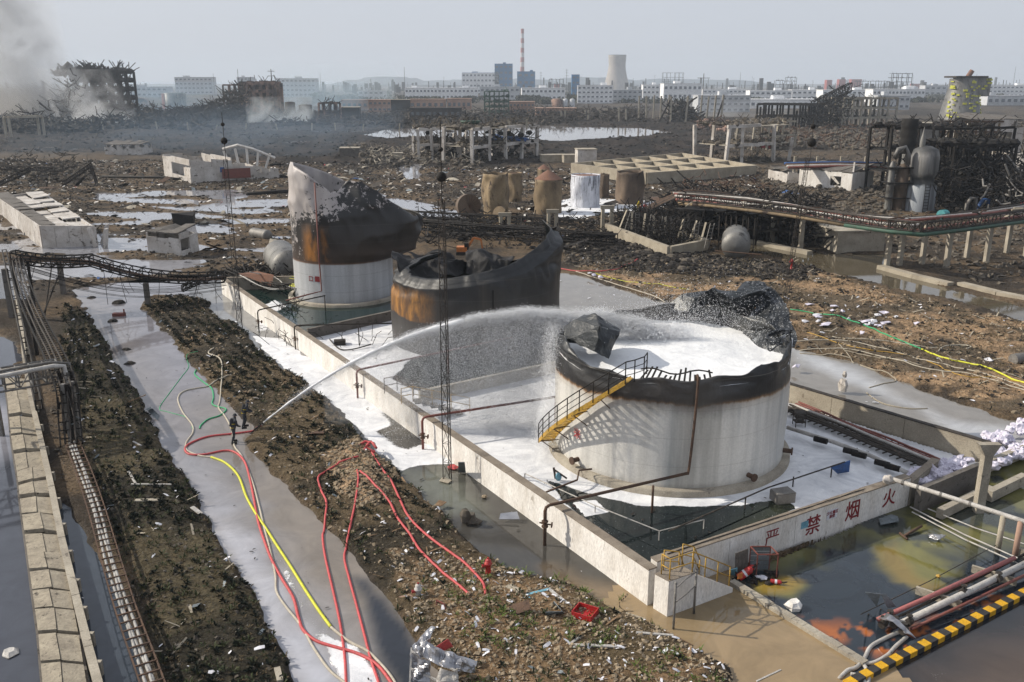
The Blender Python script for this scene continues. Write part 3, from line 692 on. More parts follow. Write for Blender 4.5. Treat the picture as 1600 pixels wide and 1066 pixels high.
def zmat(name, base, stops, wob=.8, ns=.35, c_spots=None, rough=.55, metal=.25, streak=None, flake=None, seams=None, zoff=0, seamcol=(.08, .075, .07)):
    "steel plate painted and burnt by height: stops = (z, colour)"
    m, t, b, P = newmat(name)
    s = nd(t, 'ShaderNodeSeparateXYZ'); t.links.new(P, s.inputs[0]); z = s.outputs[2]
    w = nz(t, mp(t, P, (1, 1, .8)), ns, 6, .6); w2 = nz(t, mp(t, P, (1, 1, .25)), 2.2, 5, .7)
    zz = mth(t, 'ADD', z, mth(t, 'MULTIPLY', mth(t, 'SUBTRACT', w, .5), wob)); zz = mth(t, 'ADD', zz, mth(t, 'MULTIPLY', mth(t, 'SUBTRACT', w2, .5), wob*.5))
    zm = 16.; c = ramp(t, [(max(0, min(1, (q)/zm)), col) for q, col in stops], mth(t, 'DIVIDE', zz, zm))
    st_ = nz(t, mp(t, P, (1, 1, .06)), 1.3, 6, .65)
    c = mixc(t, .6, c, ramp(t, [(.3, .62), (.62, 1.12)], st_), 'MULTIPLY')
    fn = nz(t, P, 9, 4, .7); c = mixc(t, .3, c, ramp(t, [(.3, .6), (.7, 1.3)], fn), 'MULTIPLY')
    if streak:
        q = nz(t, mp(t, P, (1, 1, .05)), streak[1], 4, .6)
        c = mixc(t, mth(t, 'MULTIPLY', mth(t, 'MULTIPLY', ramp(t, [(streak[2], 0.), (streak[2]+.12, 1.)], q), streak[3]), mth(t, 'LESS_THAN', zz, streak[4] if len(streak) > 4 else 99.)), c, streak[0])
    if flake:
        q = nz(t, P, flake[1], 8, .72, .4); lim = ramp(t, [(max(0, flake[2]/zm), 0.), (flake[3]/zm, 1.), (flake[4]/zm, .2)], mth(t, 'DIVIDE', z, zm))
        e = mth(t, 'ADD', q, mth(t, 'MULTIPLY', lim, .16))
        c = mixc(t, ramp(t, [(flake[5], 0.), (flake[5]+.015, 1.)], e), c, flake[0])
    if seams:
        fr = mth(t, 'FRACT', mth(t, 'DIVIDE', mth(t, 'SUBTRACT', z, seams[1]), seams[0]))
        sm = ramp(t, [(0., 1.), (.012, 0.), (.985, 0.), (1., 1.)], fr)
        c = mixc(t, mth(t, 'MULTIPLY', sm, .55), c, seamcol)
    t.links.new(c, b.inputs['Base Color']); b.inputs['Roughness'].default_value = rough; b.inputs['Metallic'].default_value = metal*.3
    bump(t, b, mth(t, 'ADD', fn, mth(t, 'MULTIPLY', w2, 2)), .02, .6)
    return m
# --- white tank with the stairs, full of foam
TAx, TAy, TAr = 9.15, 48.7, 6.62
ringp = at(1060, 778, LIQ); TAy = ringp.y+6.98
TA = Vector((TAx, TAy, 0))
zmat('tank_white_shell', None, [(0, (.30, .28, .25)), (1.0, (.58, .565, .53)), (4.9, (.60, .585, .55)), (5.28, (.52, .48, .43)), (5.36, (.26, .15, .07)), (5.46, (.05, .035, .025)), (5.56, (.014, .013, .013)), (6.4, (.012, .013, .015)), (7.2, (.018, .021, .024)), (14, (.02, .023, .027))],
     wob=.75, rough=.42, metal=.15, streak=((.34, .36, .36), .55, .52, .75, 5.25), seams=(1.55, .4), seamcol=(.30, .28, .25))
m = MT['tank_white_shell']; t = m.node_tree; b = t.nodes['Principled BSDF']; src = b.inputs['Base Color'].links[0].from_socket
g = [x for x in t.nodes if x.bl_idname == 'ShaderNodeNewGeometry'][0].outputs[0]; s = nd(t, 'ShaderNodeSeparateXYZ'); t.links.new(g, s.inputs[0])
sx = mth(t, 'ADD', mth(t, 'DIVIDE', mth(t, 'SUBTRACT', s.outputs[0], 2.5), 13.), mth(t, 'MULTIPLY', mth(t, 'SUBTRACT', nz(t, mp(t, g, (1, 1, .12)), .9, 5), .5), .09))
fc = ramp(t, [(.0, .0), (.36, 0.), (.415, .0), (.44, .75), (.56, .9), (.625, .6), (.64, 0.), (.86, 0.), (.9, .35), (1., .2)], sx)
fc = mth(t, 'MULTIPLY', fc, ramp(t, [(.35, .35), (.6, 1.)], nz(t, mp(t, g, (1, 1, .05)), 2.2, 5)))
c = mixc(t, mth(t, 'MULTIPLY', fc, .62), src, (.17, .165, .145))
zf_ = mth(t, 'ADD', s.outputs[2], mth(t, 'MULTIPLY', nz(t, mp(t, g, (1, 1, .3)), 1.1, 5), 1.6))
smk = mth(t, 'MULTIPLY', ramp(t, [(.0, 0.), (.58, 0.), (.68, .8), (.71, 1.)], mth(t, 'DIVIDE', zf_, 9.)), ramp(t, [(.2, .15), (.38, 1.), (.6, 1.), (.75, .15)], sx))
c = mixc(t, mth(t, 'MULTIPLY', smk, .8), c, (.05, .045, .042))
t.links.new(c, b.inputs['Base Color'])
tkA = thing('storage_tank', 'white round tank with a charred crumpled rim brimming with foam and an outside stair', 'storage tank', (TA.x, TA.y, 0))
hA = lerp_table([(0, 7.0), (12, 7.3), (24, 7.6), (36, 7.7), (48, 7.8), (60, 7.7), (72, 7.5), (84, 7.4), (96, 7.3), (108, 7.1), (122, 6.9), (140, 6.6), (160, 6.7), (176, 7.2), (192, 7.4), (206, 7.0), (218, 6.6), (230, 6.75), (244, 6.5), (256, 6.75), (268, 6.6), (280, 6.85), (292, 6.7), (306, 7.1), (318, 6.9), (332, 7.3), (345, 7.2)])
def dispA(a, z, H, t):
    top = np.clip((z-5.7)/1.3, 0, 1); ang = np.degrees(a) % 360
    back = np.exp(-((ang-52)/42)**2); left = np.exp(-((ang-182)/20)**2)
    cr = crease(a, z, 71, 1.7, .4)
    fold = top*(.18+.10*cr)
    up = np.clip((z-6.8)/3, 0, 1)
    dr = -fold+top*(cr-.5)*.5-(back*(up**1.3)*2.6+left*(up**1.2)*1.0)-back*up*(crease(a, z, 72, 1.9, .5)-.45)*1.6
    dr += .03*np.sin(a*7+z)+top*(.34*(crease(a, z, 75, 3.2, 1.1)-.5)+.16*(crease(a, z, 76, 7.5, 2.2)-.5))+.10*top*np.sin(a*23)*0
    dz = top*(cr-.5)*.35-back*up*up*.8*(cr)
    return dr, dz, top*.03*np.sin(z*3+a*5)
tank_shell('shell', tkA, TA, TAr, hA, dispA, LIQ+.1, MT['tank_white_shell'])
k = MB(); k.lathe([(7.0, LIQ-.6), (7.0, LIQ+.30), (6.94, LIQ+.36), (6.60, LIQ+.38)], (TA.x, TA.y, 0), 72); k.build('foundation_ring', MT['concrete'], tkA)
# foam surface inside
def foam_mat():
    m, t, b, P = newmat('foam')
    n = nz(t, P, .5, 8, .65, 1.2); c = ramp(t, [(.32, (.64, .65, .67)), (.55, (.74, .75, .76)), (.75, (.78, .79, .80))], n); t.links.new(c, b.inputs['Base Color'])
    b.inputs['Roughness'].default_value = .7; bump(t, b, mth(t, 'ADD', n, mth(t, 'MULTIPLY', nz(t, P, 6, 3), .15)), .3, .4); return m
foam_mat()
n = 60; rr = np.linspace(0, TAr-.12, 26); aa = np.arange(n)*2*np.pi/n; AA, RR = np.meshgrid(aa, rr, indexing='ij')
X = TA.x+RR*np.cos(AA); Y = TA.y+RR*np.sin(AA); Zf = 6.22+.3*(fbm(X*.5, Y*.5, 400, 4)-.5)+.25*np.clip((RR-5.2)/1.4, 0, 1)*fbm(X, Y, 401, 3)
mesh_obj('foam_surface', grid_mesh('foam_surface', np.stack([X, Y, Zf], -1).reshape(-1, 3), n, 26, wrap=True), MT['foam'], tkA)
# crumpled folded-in plates of the roof rim
def crumple(name, parent, pts_w, pts_h, m, seed, amp=.35, nu=40, nv=24):
    "bent steel plate between two edges"
    A = spline(pts_w, 8); B = spline(pts_h, 8); ia = np.linspace(0, len(A)-1.001, nu); ib = np.linspace(0, len(B)-1.001, nu)
    V = []; sc = .42 if amp > .25 else 2.3
    for i in range(nu):
        a = A[int(ia[i])].lerp(A[int(ia[i])+1], ia[i] % 1); b_ = B[int(ib[i])].lerp(B[int(ib[i])+1], ib[i] % 1)
        a2 = A[min(int(ia[i])+1, len(A)-1)]; n_ = (b_-a).cross(a2-a); n_ = n_.normalized() if n_.length > 1e-6 else Vector((0, 0, 1))
        for j in range(nv):
            t = j/(nv-1); p = a.lerp(b_, t); w = amp*(.35+.65*math.sin(math.pi*t)); s_ = Vector((seed*3.1, seed*1.7, 0))
            q = (1-abs(noise.noise(p*sc+s_))*3.4)*.7+(1-abs(noise.noise(p*sc*2.3-s_))*3)*.22
            V.append(p+n_*q*w+Vector((0, 0, abs(noise.noise(p*sc*.8+s_*2))*w*1.2)))
    o = mesh_obj(name, grid_mesh(name, np.array(V), nu, nv, smooth=False), m, parent)
    md = o.modifiers.new('t', 'SOLIDIFY'); md.thickness = .05
    return o
def rimp(ang, r, z): return Vector((TA.x+r*math.cos(R_(ang)), TA.y+r*math.sin(R_(ang)), z))
grimy('charred_plate', (.010, .013, .016), (.030, .035, .040), .8, .36, .1, c3=(.012, .012, .012), sp=.6, fine=7)
m, t, b, P = newmat('foamed_plate')
c = mixc(t, ramp(t, [(.54, 0.), (.68, .7)], nz(t, mp(t, P, (1, 1, .45)), 1.1, 9, .8)), (.014, .017, .021), (.50, .52, .55))
sp_ = ramp(t, [(.64, 0.), (.68, .75)], nz(t, P, 11, 2, .6)); c = mixc(t, sp_, c, (.6, .61, .63))
t.links.new(c, b.inputs['Base Color']); b.inputs['Roughness'].default_value = .42; b.inputs['Metallic'].default_value = .2; bump(t, b, nz(t, P, 4), .05)
def fold_plates(name, parent, V, F, m, amp=.10, cuts=5, sd=0):
    "buckled plates: V = (x, y in the photograph, distance from the camera), F = faces"
    P_ = []
    for x, y, Y in V:
        v = (y-533)/FPX; d = Y/(CT-v*ST); P_.append(Vector((d*(x-800)/FPX, Y, CAM_H-d*(ST+v*CT))))
    for f in F:
        bm = bmesh.new(); bm.faces.new([bm.verts.new(P_[i]) for i in f]); bmesh.ops.triangulate(bm, faces=bm.faces[:]); bmesh.ops.subdivide_edges(bm, edges=bm.edges[:], cuts=cuts, use_grid_fill=True)
        c = sum((P_[i] for i in f), Vector())/len(f)
        for v in bm.verts:
            q = v.co*.9+Vector((sd, 0, 0)); w = amp*(1-abs(noise.noise(q))*3)+amp*.5*(1-abs(noise.noise(q*2.7))*3); v.co += Vector((w*.6, -w, w*.8))
        me = bpy.data.meshes.new(name); bm.to_mesh(me); bm.free(); o = mesh_obj(name, me, m, parent); md = o.modifiers.new('t', 'SOLIDIFY'); md.thickness = .045; md.offset = 0
zz = lambda L_: [(812+a/2.526, 375+b_/2.526, c) for a, b_, c in L_]
fold_plates('roof_plate', tkA, zz([(168, 348, 48.9), (300, 293, 47.2), (395, 362, 46.6), (350, 470, 45.4), (310, 345, 46.0), (180, 400, 47.9), (300, 440, 45.6), (250, 300, 50.2), (378, 352, 49.4), (215, 318, 48.2)]),
            [(0, 9, 4, 5), (9, 1, 4), (1, 2, 3, 4), (5, 4, 6), (4, 3, 6), (1, 7, 8, 2), (0, 7, 1, 9)], MT['charred_plate'], .09)
RV = zz([(590, 250, 55.2), (640, 215, 55), (735, 205, 54.5), (762, 188, 54), (850, 205, 53.4), (880, 170, 54.4), (940, 165, 54.4), (990, 190, 53.6), (1030, 225, 53), (1052, 275, 51.8), (1088, 385, 49.6), (1082, 425, 48.6),
         (600, 285, 54.7), (660, 285, 54), (715, 300, 54.3), (862, 325, 53.6), (842, 232, 52.6), (880, 350, 52.4), (945, 205, 52.8), (922, 275, 53), (980, 335, 51.0), (1000, 240, 52.9), (865, 440, 51.4), (905, 395, 51.2), (885, 498, 49.8), (960, 402, 49.7), (1050, 432, 48.1), (1045, 490, 47.2), (955, 500, 48.4), (690, 235, 53.9), (810, 270, 54.6)])
fold_plates('roof_plate', tkA, RV, [(0, 1, 13, 12), (1, 29, 13), (1, 2, 29), (29, 2, 14, 13), (2, 3, 30, 14), (3, 4, 16, 30), (16, 15, 30), (14, 30, 15), (4, 5, 18, 16), (16, 18, 19, 15)], MT['charred_plate'], .10, sd=3)
fold_plates('roof_plate', tkA, RV, [(5, 6, 18), (6, 7, 21, 18), (18, 21, 20, 19), (21, 7, 8), (21, 8, 9, 20), (20, 9, 10, 25), (15, 19, 17), (19, 20, 17), (17, 20, 25, 23), (17, 23, 22), (22, 23, 24), (23, 25, 28, 24), (25, 10, 11, 26), (25, 26, 27, 28)], MT['foamed_plate'], .12, sd=7)
# a roll of plate above the right rim
k = MB(); pts = [rimp(-2, 6.7, 7.3), rimp(-6, 5.9, 7.6), rimp(-12, 5.2, 7.2), rimp(-20, 5.5, 6.9), rimp(-14, 6.3, 7.3)]
for i in range(5): k.tube(spline([p+Vector((0, 0, .05*i))+Vector((rnd.uniform(-.2, .2),)*3) for p in pts]+[rimp(-3+i, 6.75, 5.6-.5*i)], 5), .035+.01*i, 5)
k.build('torn_strips', MT['foamed_plate'], tkA)
# run of foam spilling down the right side
k = MB()
for i in range(7):
    a = -4+i*1.4; k.tube([rimp(a, 6.70, 7.1), rimp(a+.2, 6.69, 5.5), rimp(a-.2, 6.66, 3.4-rnd.random()), rimp(a, 6.655, 1.8+rnd.random())], .05, 5, rr=[.08, .06, .04, .015])
k.build('foam_run', MT['foam'], tkA)
# outside stair wrapping the tank on the left
stair = MB(); a0, a1 = 190, 243; z0s, z1s = 1.25, 6.7; r_in, r_out = TAr+.30, TAr+1.12
stA = bpy.data.objects.new('staircase', None); COL.objects.link(stA); stA.parent = tkA; WL[stA.name] = Vector(); stA.location = -WL[tkA.name]
def sp(f, r, dz=0): return rimp(a0+(a1-a0)*f, r, z0s+(z1s-z0s)*f+dz)
NS = 21
for i in range(NS):
    f = i/(NS-1); q = MB(); p = sp(f, (r_in+r_out)/2); q.box(p, (.80, .27, .03), R_(a0+(a1-a0)*f)); q.build('tread', MT['yellow_paint'], stA)
for r in (r_in, r_out):
    q = MB(); q.add(*(lambda P_: (P_, [(i*2, i*2+2, i*2+3, i*2+1) for i in range(24)]))([sp(i/24, r, d) for i in range(25) for d in (-.16, .10)]))
    ob = q.build('stringer', MT['yellow_paint'], stA); md = ob.modifiers.new('t', 'SOLIDIFY'); md.thickness = .03
hr = bpy.data.objects.new('handrail', None)
q = MB(); H1 = 1.05
land = [sp(1, r_out, 0)+Vector((.5, .35, 0)), sp(1, r_out, 0)+Vector((1.05, .9, 0)), sp(1, r_out)+Vector((1.3, 1.6, 0))]
path = [sp(i/16, r_out) for i in range(17)]+land
q.tube([p+Vector((0, 0, H1)) for p in path], .03, 6); q.tube([p+Vector((0, 0, H1*.66)) for p in path], .02, 6); q.tube([p+Vector((0, 0, H1*.33)) for p in path], .02, 6)
q.build('handrail', MT['steel_burnt'], stA)
for i in [0, 2, 4, 6, 8, 10, 12, 14, 16, 17, 18, 19]:
    q = MB(); q.tube([path[i]-Vector((0, 0, .1)), path[i]+Vector((0, 0, H1))], .032, 6); q.build('handrail_post', MT['steel_burnt'], stA)
for f in (.04, .3, .55, .8):
    q = MB(); q.tube([sp(f, r_out, -.1), sp(f, TAr-.02, -.12)], .03, 5); q.tube([sp(f, r_out-.1, -.1), sp(f, TAr-.02, -.95)], .03, 5); q.build('bracket', MT['steel_rust'], stA)
q = MB()
for i in range(14):
    a = 245+i*2.6; q.beam(rimp(a, 6.3, 6.35), rimp(a+2, 5.35, 6.7+.25*math.sin(i)), .10, .03)
q.tube([rimp(243+i*4, 5.35, 6.7+.12*math.sin(i)) for i in range(11)], .04, 6); q.build('buckled_platform', MT['steel_burnt'], stA)
# riser pipe on the front and marks
q = MB(); q.tube(spline([rimp(271, 6.3, 6.2), rimp(271, 6.5, 6.85), rimp(271, 6.75, 6.95), rimp(271, 6.88, 6.5), rimp(270.5, 6.9, 4.5), rimp(269.5, 6.88, 2.2), rimp(269, 6.9, 1.7)], 5), .07, 8); q.build('foam_riser', MT['steel_rust'], tkA)
def tank_text(txt, size, mat, px, py, parent, C, Rr, nm):
    # find angle on shell seen at px,py
    best = None
    for a in range(1800, 3500):
        an = a/10; p0 = Vector((C.x+Rr*math.cos(R_(an)), C.y+Rr*math.sin(R_(an)), 0)); u = (px-800)/FPX; v = (py-533)/FPX
        d = p0.y/(CT-v*ST); z = CAM_H-d*(ST+v*CT); e = abs(p0.x-u*d)
        if best is None or e < best[0]-1e-4: best = (e, an, z)
    an = R_(best[1]); p = Vector((C.x+(Rr+.02)*math.cos(an), C.y+(Rr+.02)*math.sin(an), best[2]))
    return painted_text(nm, txt, size, mat, p, (-math.sin(an), math.cos(an), 0), parent, 1, .01)
tank_text('米', .62, 'hose_red', 902, 679, tkA, TA, TAr+.02, 'painted_mark')
# dark round burnt shadow free nozzle stubs
for an in (214, 300, 338):
    q = MB(); q.cyl(rimp(an, TAr-.1, 1.15), rimp(an, TAr+.45, 1.15), .13, 12); q.cyl(rimp(an, TAr+.42, 1.15), rimp(an, TAr+.5, 1.15), .22, 12); q.build('nozzle', MT['steel_rust'], tkA)
# --- burnt black tank in the middle
tl = at(617, 533, .2); TBr = 7.05; TB = Vector((-3.05, tl.y+1.0, 0))
zmat('tank_black_shell', None, [(0, (.075, .07, .068)), (2.2, (.06, .056, .054)), (3.4, (.045, .04, .038)), (4.6, (.035, .032, .03)), (5.4, (.017, .017, .018)), (7.2, (.013, .014, .016)), (14, (.016, .019, .022))],
     wob=1.2, rough=.5, metal=.3, streak=((.06, .05, .04), .5, .58, .5), seams=(1.55, .4))
m = MT['tank_black_shell']; t = m.node_tree; b = t.nodes['Principled BSDF']; src = b.inputs['Base Color'].links[0].from_socket
g = [x for x in t.nodes if x.bl_idname == 'ShaderNodeNewGeometry'][0].outputs[0]; s = nd(t, 'ShaderNodeSeparateXYZ'); t.links.new(g, s.inputs[0])
wz = mth(t, 'MULTIPLY', mth(t, 'SUBTRACT', nz(t, g, .5, 5), .5), .8)
zb_ = ramp(t, [(.222, 0.), (.228, 1.), (.36, .95), (.41, 0.)], mth(t, 'DIVIDE', mth(t, 'ADD', s.outputs[2], wz), 14.))
xb = ramp(t, [(.0, 1.), (.28, .85), (.46, .0)], mth(t, 'DIVIDE', mth(t, 'ADD', mth(t, 'ADD', s.outputs[0], 10.3), wz), 10.))
rb = mth(t, 'MULTIPLY', mth(t, 'MULTIPLY', zb_, xb), ramp(t, [(.36, .1), (.52, 1.)], nz(t, mp(t, g, (1, 1, .5)), .9, 6, .7)))
t.links.new(mixc(t, rb, src, mixc(t, ramp(t, [(.35, 0.), (.6, 1.)], nz(t, mp(t, g, (1, 1, .3)), 1.6, 5)), (.40, .19, .045), (.12, .06, .025))), b.inputs['Base Color'])
tkB = thing('storage_tank', 'burnt black tank with an orange scorched band, right side rising to a point', 'storage tank', (TB.x, TB.y, 0))
hB = lerp_table([(0, 9.9), (8, 10.2), (18, 8.8), (35, 6.8), (60, 5.8), (90, 5.4), (115, 6.0), (135, 5.8), (160, 6.9), (180, 7.5), (195, 7.3), (210, 6.5), (230, 6.4), (255, 6.7), (280, 7.2), (300, 7.7), (320, 8.4), (340, 9.3)])
def dispB(a, z, H, t):
    ang = np.degrees(a) % 360; up = np.clip((z-4.6)/2.5, 0, 1); left = np.exp(-((ang-180)/28)**2)+np.exp(-((ang-115)/30)**2)
    cr = crease(a, z, 171, 3.4, .5); tipr = np.exp(-(((ang+180) % 360-180-8)/12)**2)
    dr = -left*up**1.2*2.2*(.5+cr)-up*.5*(t > .9)-up*(cr-.5)*.5*(1+left*1.5)-tipr*np.clip((z-8.6)/1.8, 0, 1)*.5+.04*np.sin(a*9+z*1.3)
    rim = np.clip((t-.93)/.07, 0, 1); dr = dr-.35*rim
    return dr, left*up*(cr-.5)*.7, 0*a
tank_shell('shell', tkB, TB, TBr, hB, dispB, .1, MT['tank_black_shell'])
grimy('charred_skin', (.012, .012, .013), (.034, .032, .033), .6, .68, .0, c3=(.015, .014, .014), sp=.58, fine=5)
def rb_(ang, r, z): return Vector((TB.x+r*math.cos(R_(ang)), TB.y+r*math.sin(R_(ang)), z+(.35 if z > 4.2 else 0)))
crumple('roof_plate', tkB, [rb_(196, 7.0, 6.9), rb_(180, 7.0, 7.1), rb_(165, 7.0, 6.6), rb_(150, 7.0, 5.9)], [rb_(214, 4.9, 4.5), rb_(200, 3.6, 4.6), rb_(180, 3.0, 4.4), rb_(158, 3.6, 4.4)], MT['charred_skin'], 21, .7)
crumple('roof_plate', tkB, [rb_(150, 7.0, 6.4), rb_(138, 6.8, 5.9), rb_(125, 6.8, 6.3), rb_(110, 6.8, 5.6)], [rb_(165, 4.0, 4.3), rb_(145, 3.3, 4.6), rb_(120, 3.8, 4.3), rb_(104, 5.0, 4.3)], MT['charred_skin'], 24, .8)
crumple('roof_plate', tkB, [rb_(98, 6.8, 5.6), rb_(86, 6.6, 6.0), rb_(72, 6.6, 5.5), rb_(60, 6.7, 5.6)], [rb_(102, 4.2, 4.3), rb_(86, 3.6, 4.5), rb_(70, 4.0, 4.3), rb_(56, 5.0, 4.3)], MT['charred_skin'], 27, .8)
crumple('roof_plate', tkB, [rb_(30, 7.0, 7.0), rb_(16, 7.0, 8.8), rb_(6, 6.9, 9.5)], [rb_(34, 5.9, 5.6), rb_(18, 5.6, 6.4), rb_(8, 6.0, 7.6)], MT['charred_skin'], 29, .25)
k = MB(); n = 64; k.add([rb_(i*360/n, 7.0, 4.05) for i in range(n)], [tuple(range(n))])
m, t, b, P = newmat('tank_oil'); t.links.new(ramp(t, [(.42, (.012, .022, .02)), (.6, (.10, .15, .12))], nz(t, P, .35, 5)), b.inputs['Base Color']); b.inputs['Roughness'].default_value = .06
k.build('oily_water', m, tkB)
q = MB(); q.tube([rb_(283, 7.2, 5.6), rb_(283, 7.22, .6)], .05, 6); q.build('drain_pipe', MT['steel_burnt'], tkB)
# --- tall torn tank behind
TCr = 4.9; TC = Vector((-16.9, at(545, 480, LIQ).y+5.2, 0))
zmat('tank_torn_shell', None, [(0, (.36, .37, .38)), (1.5, (.45, .46, .475)), (4.4, (.42, .43, .44)), (4.5, (.14, .075, .045)), (4.65, (.05, .032, .022)), (6.4, (.024, .018, .015)), (8.3, (.018, .016, .015)), (9.4, (.018, .018, .019)), (16, (.014, .014, .016))],
     wob=.10, rough=.5, metal=.3, streak=((.12, .125, .125), .6, .60, .75, 4.45), seams=(1.6, .15))
m = MT['tank_torn_shell']; t = m.node_tree; b = t.nodes['Principled BSDF']; src = b.inputs['Base Color'].links[0].from_socket
g = [x for x in t.nodes if x.bl_idname == 'ShaderNodeNewGeometry'][0].outputs[0]; s = nd(t, 'ShaderNodeSeparateXYZ'); t.links.new(g, s.inputs[0])
# paint that survived on the tall side, flaking
fl = nz(t, g, 2.0, 12, .72, .3)
zg = ramp(t, [(4.5/16, .10), (8./16, .13), (9.0/16, .24), (9.8/16, .36), (1, .38)], mth(t, 'DIVIDE', s.outputs[2], 16.))
xg = ramp(t, [(0., .37), (.12, .26), (.30, .17), (.55, .13), (.66, .0), (.74, -.3), (1., -.3)], mth(t, 'DIVIDE', mth(t, 'ADD', s.outputs[0], 22.4), 10.4))
e = mth(t, 'ADD', fl, mth(t, 'ADD', zg, xg)); e = mth(t, 'MULTIPLY', e, ramp(t, [(4.5/16, 0.), (4.55/16, 1.)], mth(t, 'DIVIDE', s.outputs[2], 16.)))
col = mixc(t, ramp(t, [(.3, 0.), (.7, 1.)], nz(t, mp(t, g, (1, 1, .4)), .5, 6)), (.44, .40, .38), (.27, .25, .25))
c = mixc(t, ramp(t, [(.925, 0.), (.94, 1.)], e), src, col)
rs = mth(t, 'MULTIPLY', ramp(t, [(0., 0.), (.22, 0.), (.3, 1.), (.46, .9), (.52, 0.)], mth(t, 'DIVIDE', mth(t, 'ADD', s.outputs[0], 22.4), 10.4)), ramp(t, [(4.6/16, 0.), (4.8/16, 1.), (7.0/16, .8), (8.4/16, 0.)], mth(t, 'DIVIDE', s.outputs[2], 16.)))
rs = mth(t, 'MULTIPLY', rs, ramp(t, [(.40, 0.), (.60, 1.)], nz(t, mp(t, g, (1, 1, .4)), .75, 5)))
t.links.new(mixc(t, rs, c, (.34, .14, .025)), b.inputs['Base Color'])
tkC = thing('storage_tank', 'tall torn tank with flaking grey paint on its raised left side', 'storage tank', (TC.x, TC.y, 0))
hC = lerp_table([(0, 8.9), (30, 8.9), (60, 10.2), (80, 11.0), (100, 11.6), (120, 12.4), (140, 13.0), (165, 13.5), (185, 13.7), (205, 13.8), (225, 13.5), (245, 12.9), (258, 12.0), (270, 11.2), (282, 11.5), (294, 12.3), (308, 12.2), (320, 11.4), (335, 10.0), (350, 8.9)])
def dispC(a, z, H, t):
    ang = (np.degrees(a)+180) % 360-180; up = np.clip((z-5.2)/3.5, 0, 1); right = np.exp(-(ang/50)**2)
    cr = crease(a, z, 271, 2.2, .35)
    dr = right*np.clip((z-4.5)/.9, 0, 1)**.7*2.7*(.75+.4*cr)*(1-.45*np.clip((z-8.6)/3, 0, 1))-np.exp(-((ang+70)/26)**2)*np.clip((z-9)/3, 0, 1)*1.4+up*(cr-.5)*.35
    curl = np.exp(-(((ang % 360)-195)/35)**2)*np.clip((z-12.6)/1.6, 0, 1); dr -= curl*.7
    bk = np.exp(-((ang-85)/30)**2)*up; dr = dr-bk*.9*cr
    return dr, -right*up*.5*cr, 0*a
tank_shell('shell', tkC, TC, TCr, hC, dispC, .3, MT['tank_torn_shell'])
def rc_(ang, r, z): return Vector((TC.x+r*math.cos(R_(ang)), TC.y+r*math.sin(R_(ang)), z))
q = MB(); q.lathe([(5.6, -.3), (5.6, .65), (5.5, .72), (5.15, .74)], (TC.x, TC.y, 0), 48); q.build('foundation_ring', MT['concrete'], tkC)
q = MB(); q.tube([rc_(256, 5.27, 12.2), rc_(256, 5.3, 5), rc_(257, 5.4, 2.0), rc_(250, 6.6, 1.9), rc_(243, 8.8, 1.7)], .07, 6); q.build('rust_pipe', MT['pipe_red'], tkC)
tank_text('口', .6, 'char_red', 486, 436, tkC, TC, TCr+.02, 'painted_mark'); tank_text('■', .7, 'char_red', 496, 437, tkC, TC, TCr+.02, 'painted_mark')
# fallen yellow stair at its left foot
fs = thing('fallen_stair', 'collapsed yellow stair tangled at the foot of the torn tank', 'stair', tuple(at(500, 470, LIQ)))
a = at(455, 447, 1.5); b_ = at(510, 462, 1.2)
for i in range(9):
    q = MB(); q.box(a.lerp(b_, i/8)+Vector((0, 0, .1*math.sin(i*2))), (.25, .9, .03), R_(20)+i*.1); q.build('tread', MT['lime_paint'], fs)
for d in (-.45, .45):
    q = MB(); q.tube([a+Vector((0, d, .1)), a.lerp(b_, .5)+Vector((.1, d, .35)), b_+Vector((0, d, 0))], .06, 5); q.tube([a+Vector((0, d, .9)), a.lerp(b_, .5)+Vector((.3, d, 1.0)), b_+Vector((0.4, d, .6))], .03, 5); q.build('stringer', MT['lime_paint'], fs)
# ------------------------------------------------------------------ masts
def lattice_mast(label, px, py, ytop, w=.46, dz=1.05, balls=(), lean=0.):
    p = at(px, py); h = hgt(px, py, ytop); r = thing('lattice_mast', label, 'mast', tuple(p)); MAT = MT['steel_mid']
    tri = [Vector((w*.6*math.cos(R_(a)), w*.6*math.sin(R_(a)), 0)) for a in (200, 320, 80)]
    def pt(i, z): f = 1-.35*z/h; return p+tri[i % 3]*f+Vector((lean*z/h, 0, z))
    hm = h*.80
    for i in range(3): k = MB(); k.tube([pt(i, -.3), pt(i, hm)], .026, 5); k.build('leg', MAT, r)
    k = MB(); n = int(hm/dz)
    for j in range(n):
        z0, z1 = j*hm/n, (j+1)*hm/n
        for i in range(3):
            k.beam(pt(i, z1), pt(i+1, z1), .018); k.beam(pt(i, z0), pt(i+1, z1), .014); k.beam(pt(i+1, z0), pt(i, z1), .014)
    br = k.build('bracing', MAT, r); tag(br, kind='stuff')
    k = MB(); top = p+Vector((lean, 0, 0)); k.tube([top+Vector((0, 0, hm-.2)), top+Vector((0, 0, h))], .03, 5); k.build('lightning_rod', MAT, r)
    for f, rad in balls:
        k = MB(); k.lathe([(rad*math.sin(math.pi*i/8)+1e-3, -rad*math.cos(math.pi*i/8)) for i in range(9)], top+Vector((0, 0, h*f)), 14); k.build('lightning_ball', MT['steel_burnt'], r)
    return r
lattice_mast('tall lattice lightning mast in front of the white wall, foot beside a red float', 700, 750, 190, balls=((.86, .26), (.93, .12)))
lattice_mast('lattice lightning mast at the far left end of the long bund wall', 377, 522, 176, balls=((.88, .28), (.95, .16)))
lattice_mast('lattice lightning mast behind the white foam tank near the right pipe rack', 1225, 482, 185, balls=((.88, .42), (.96, .25)), lean=1.2)

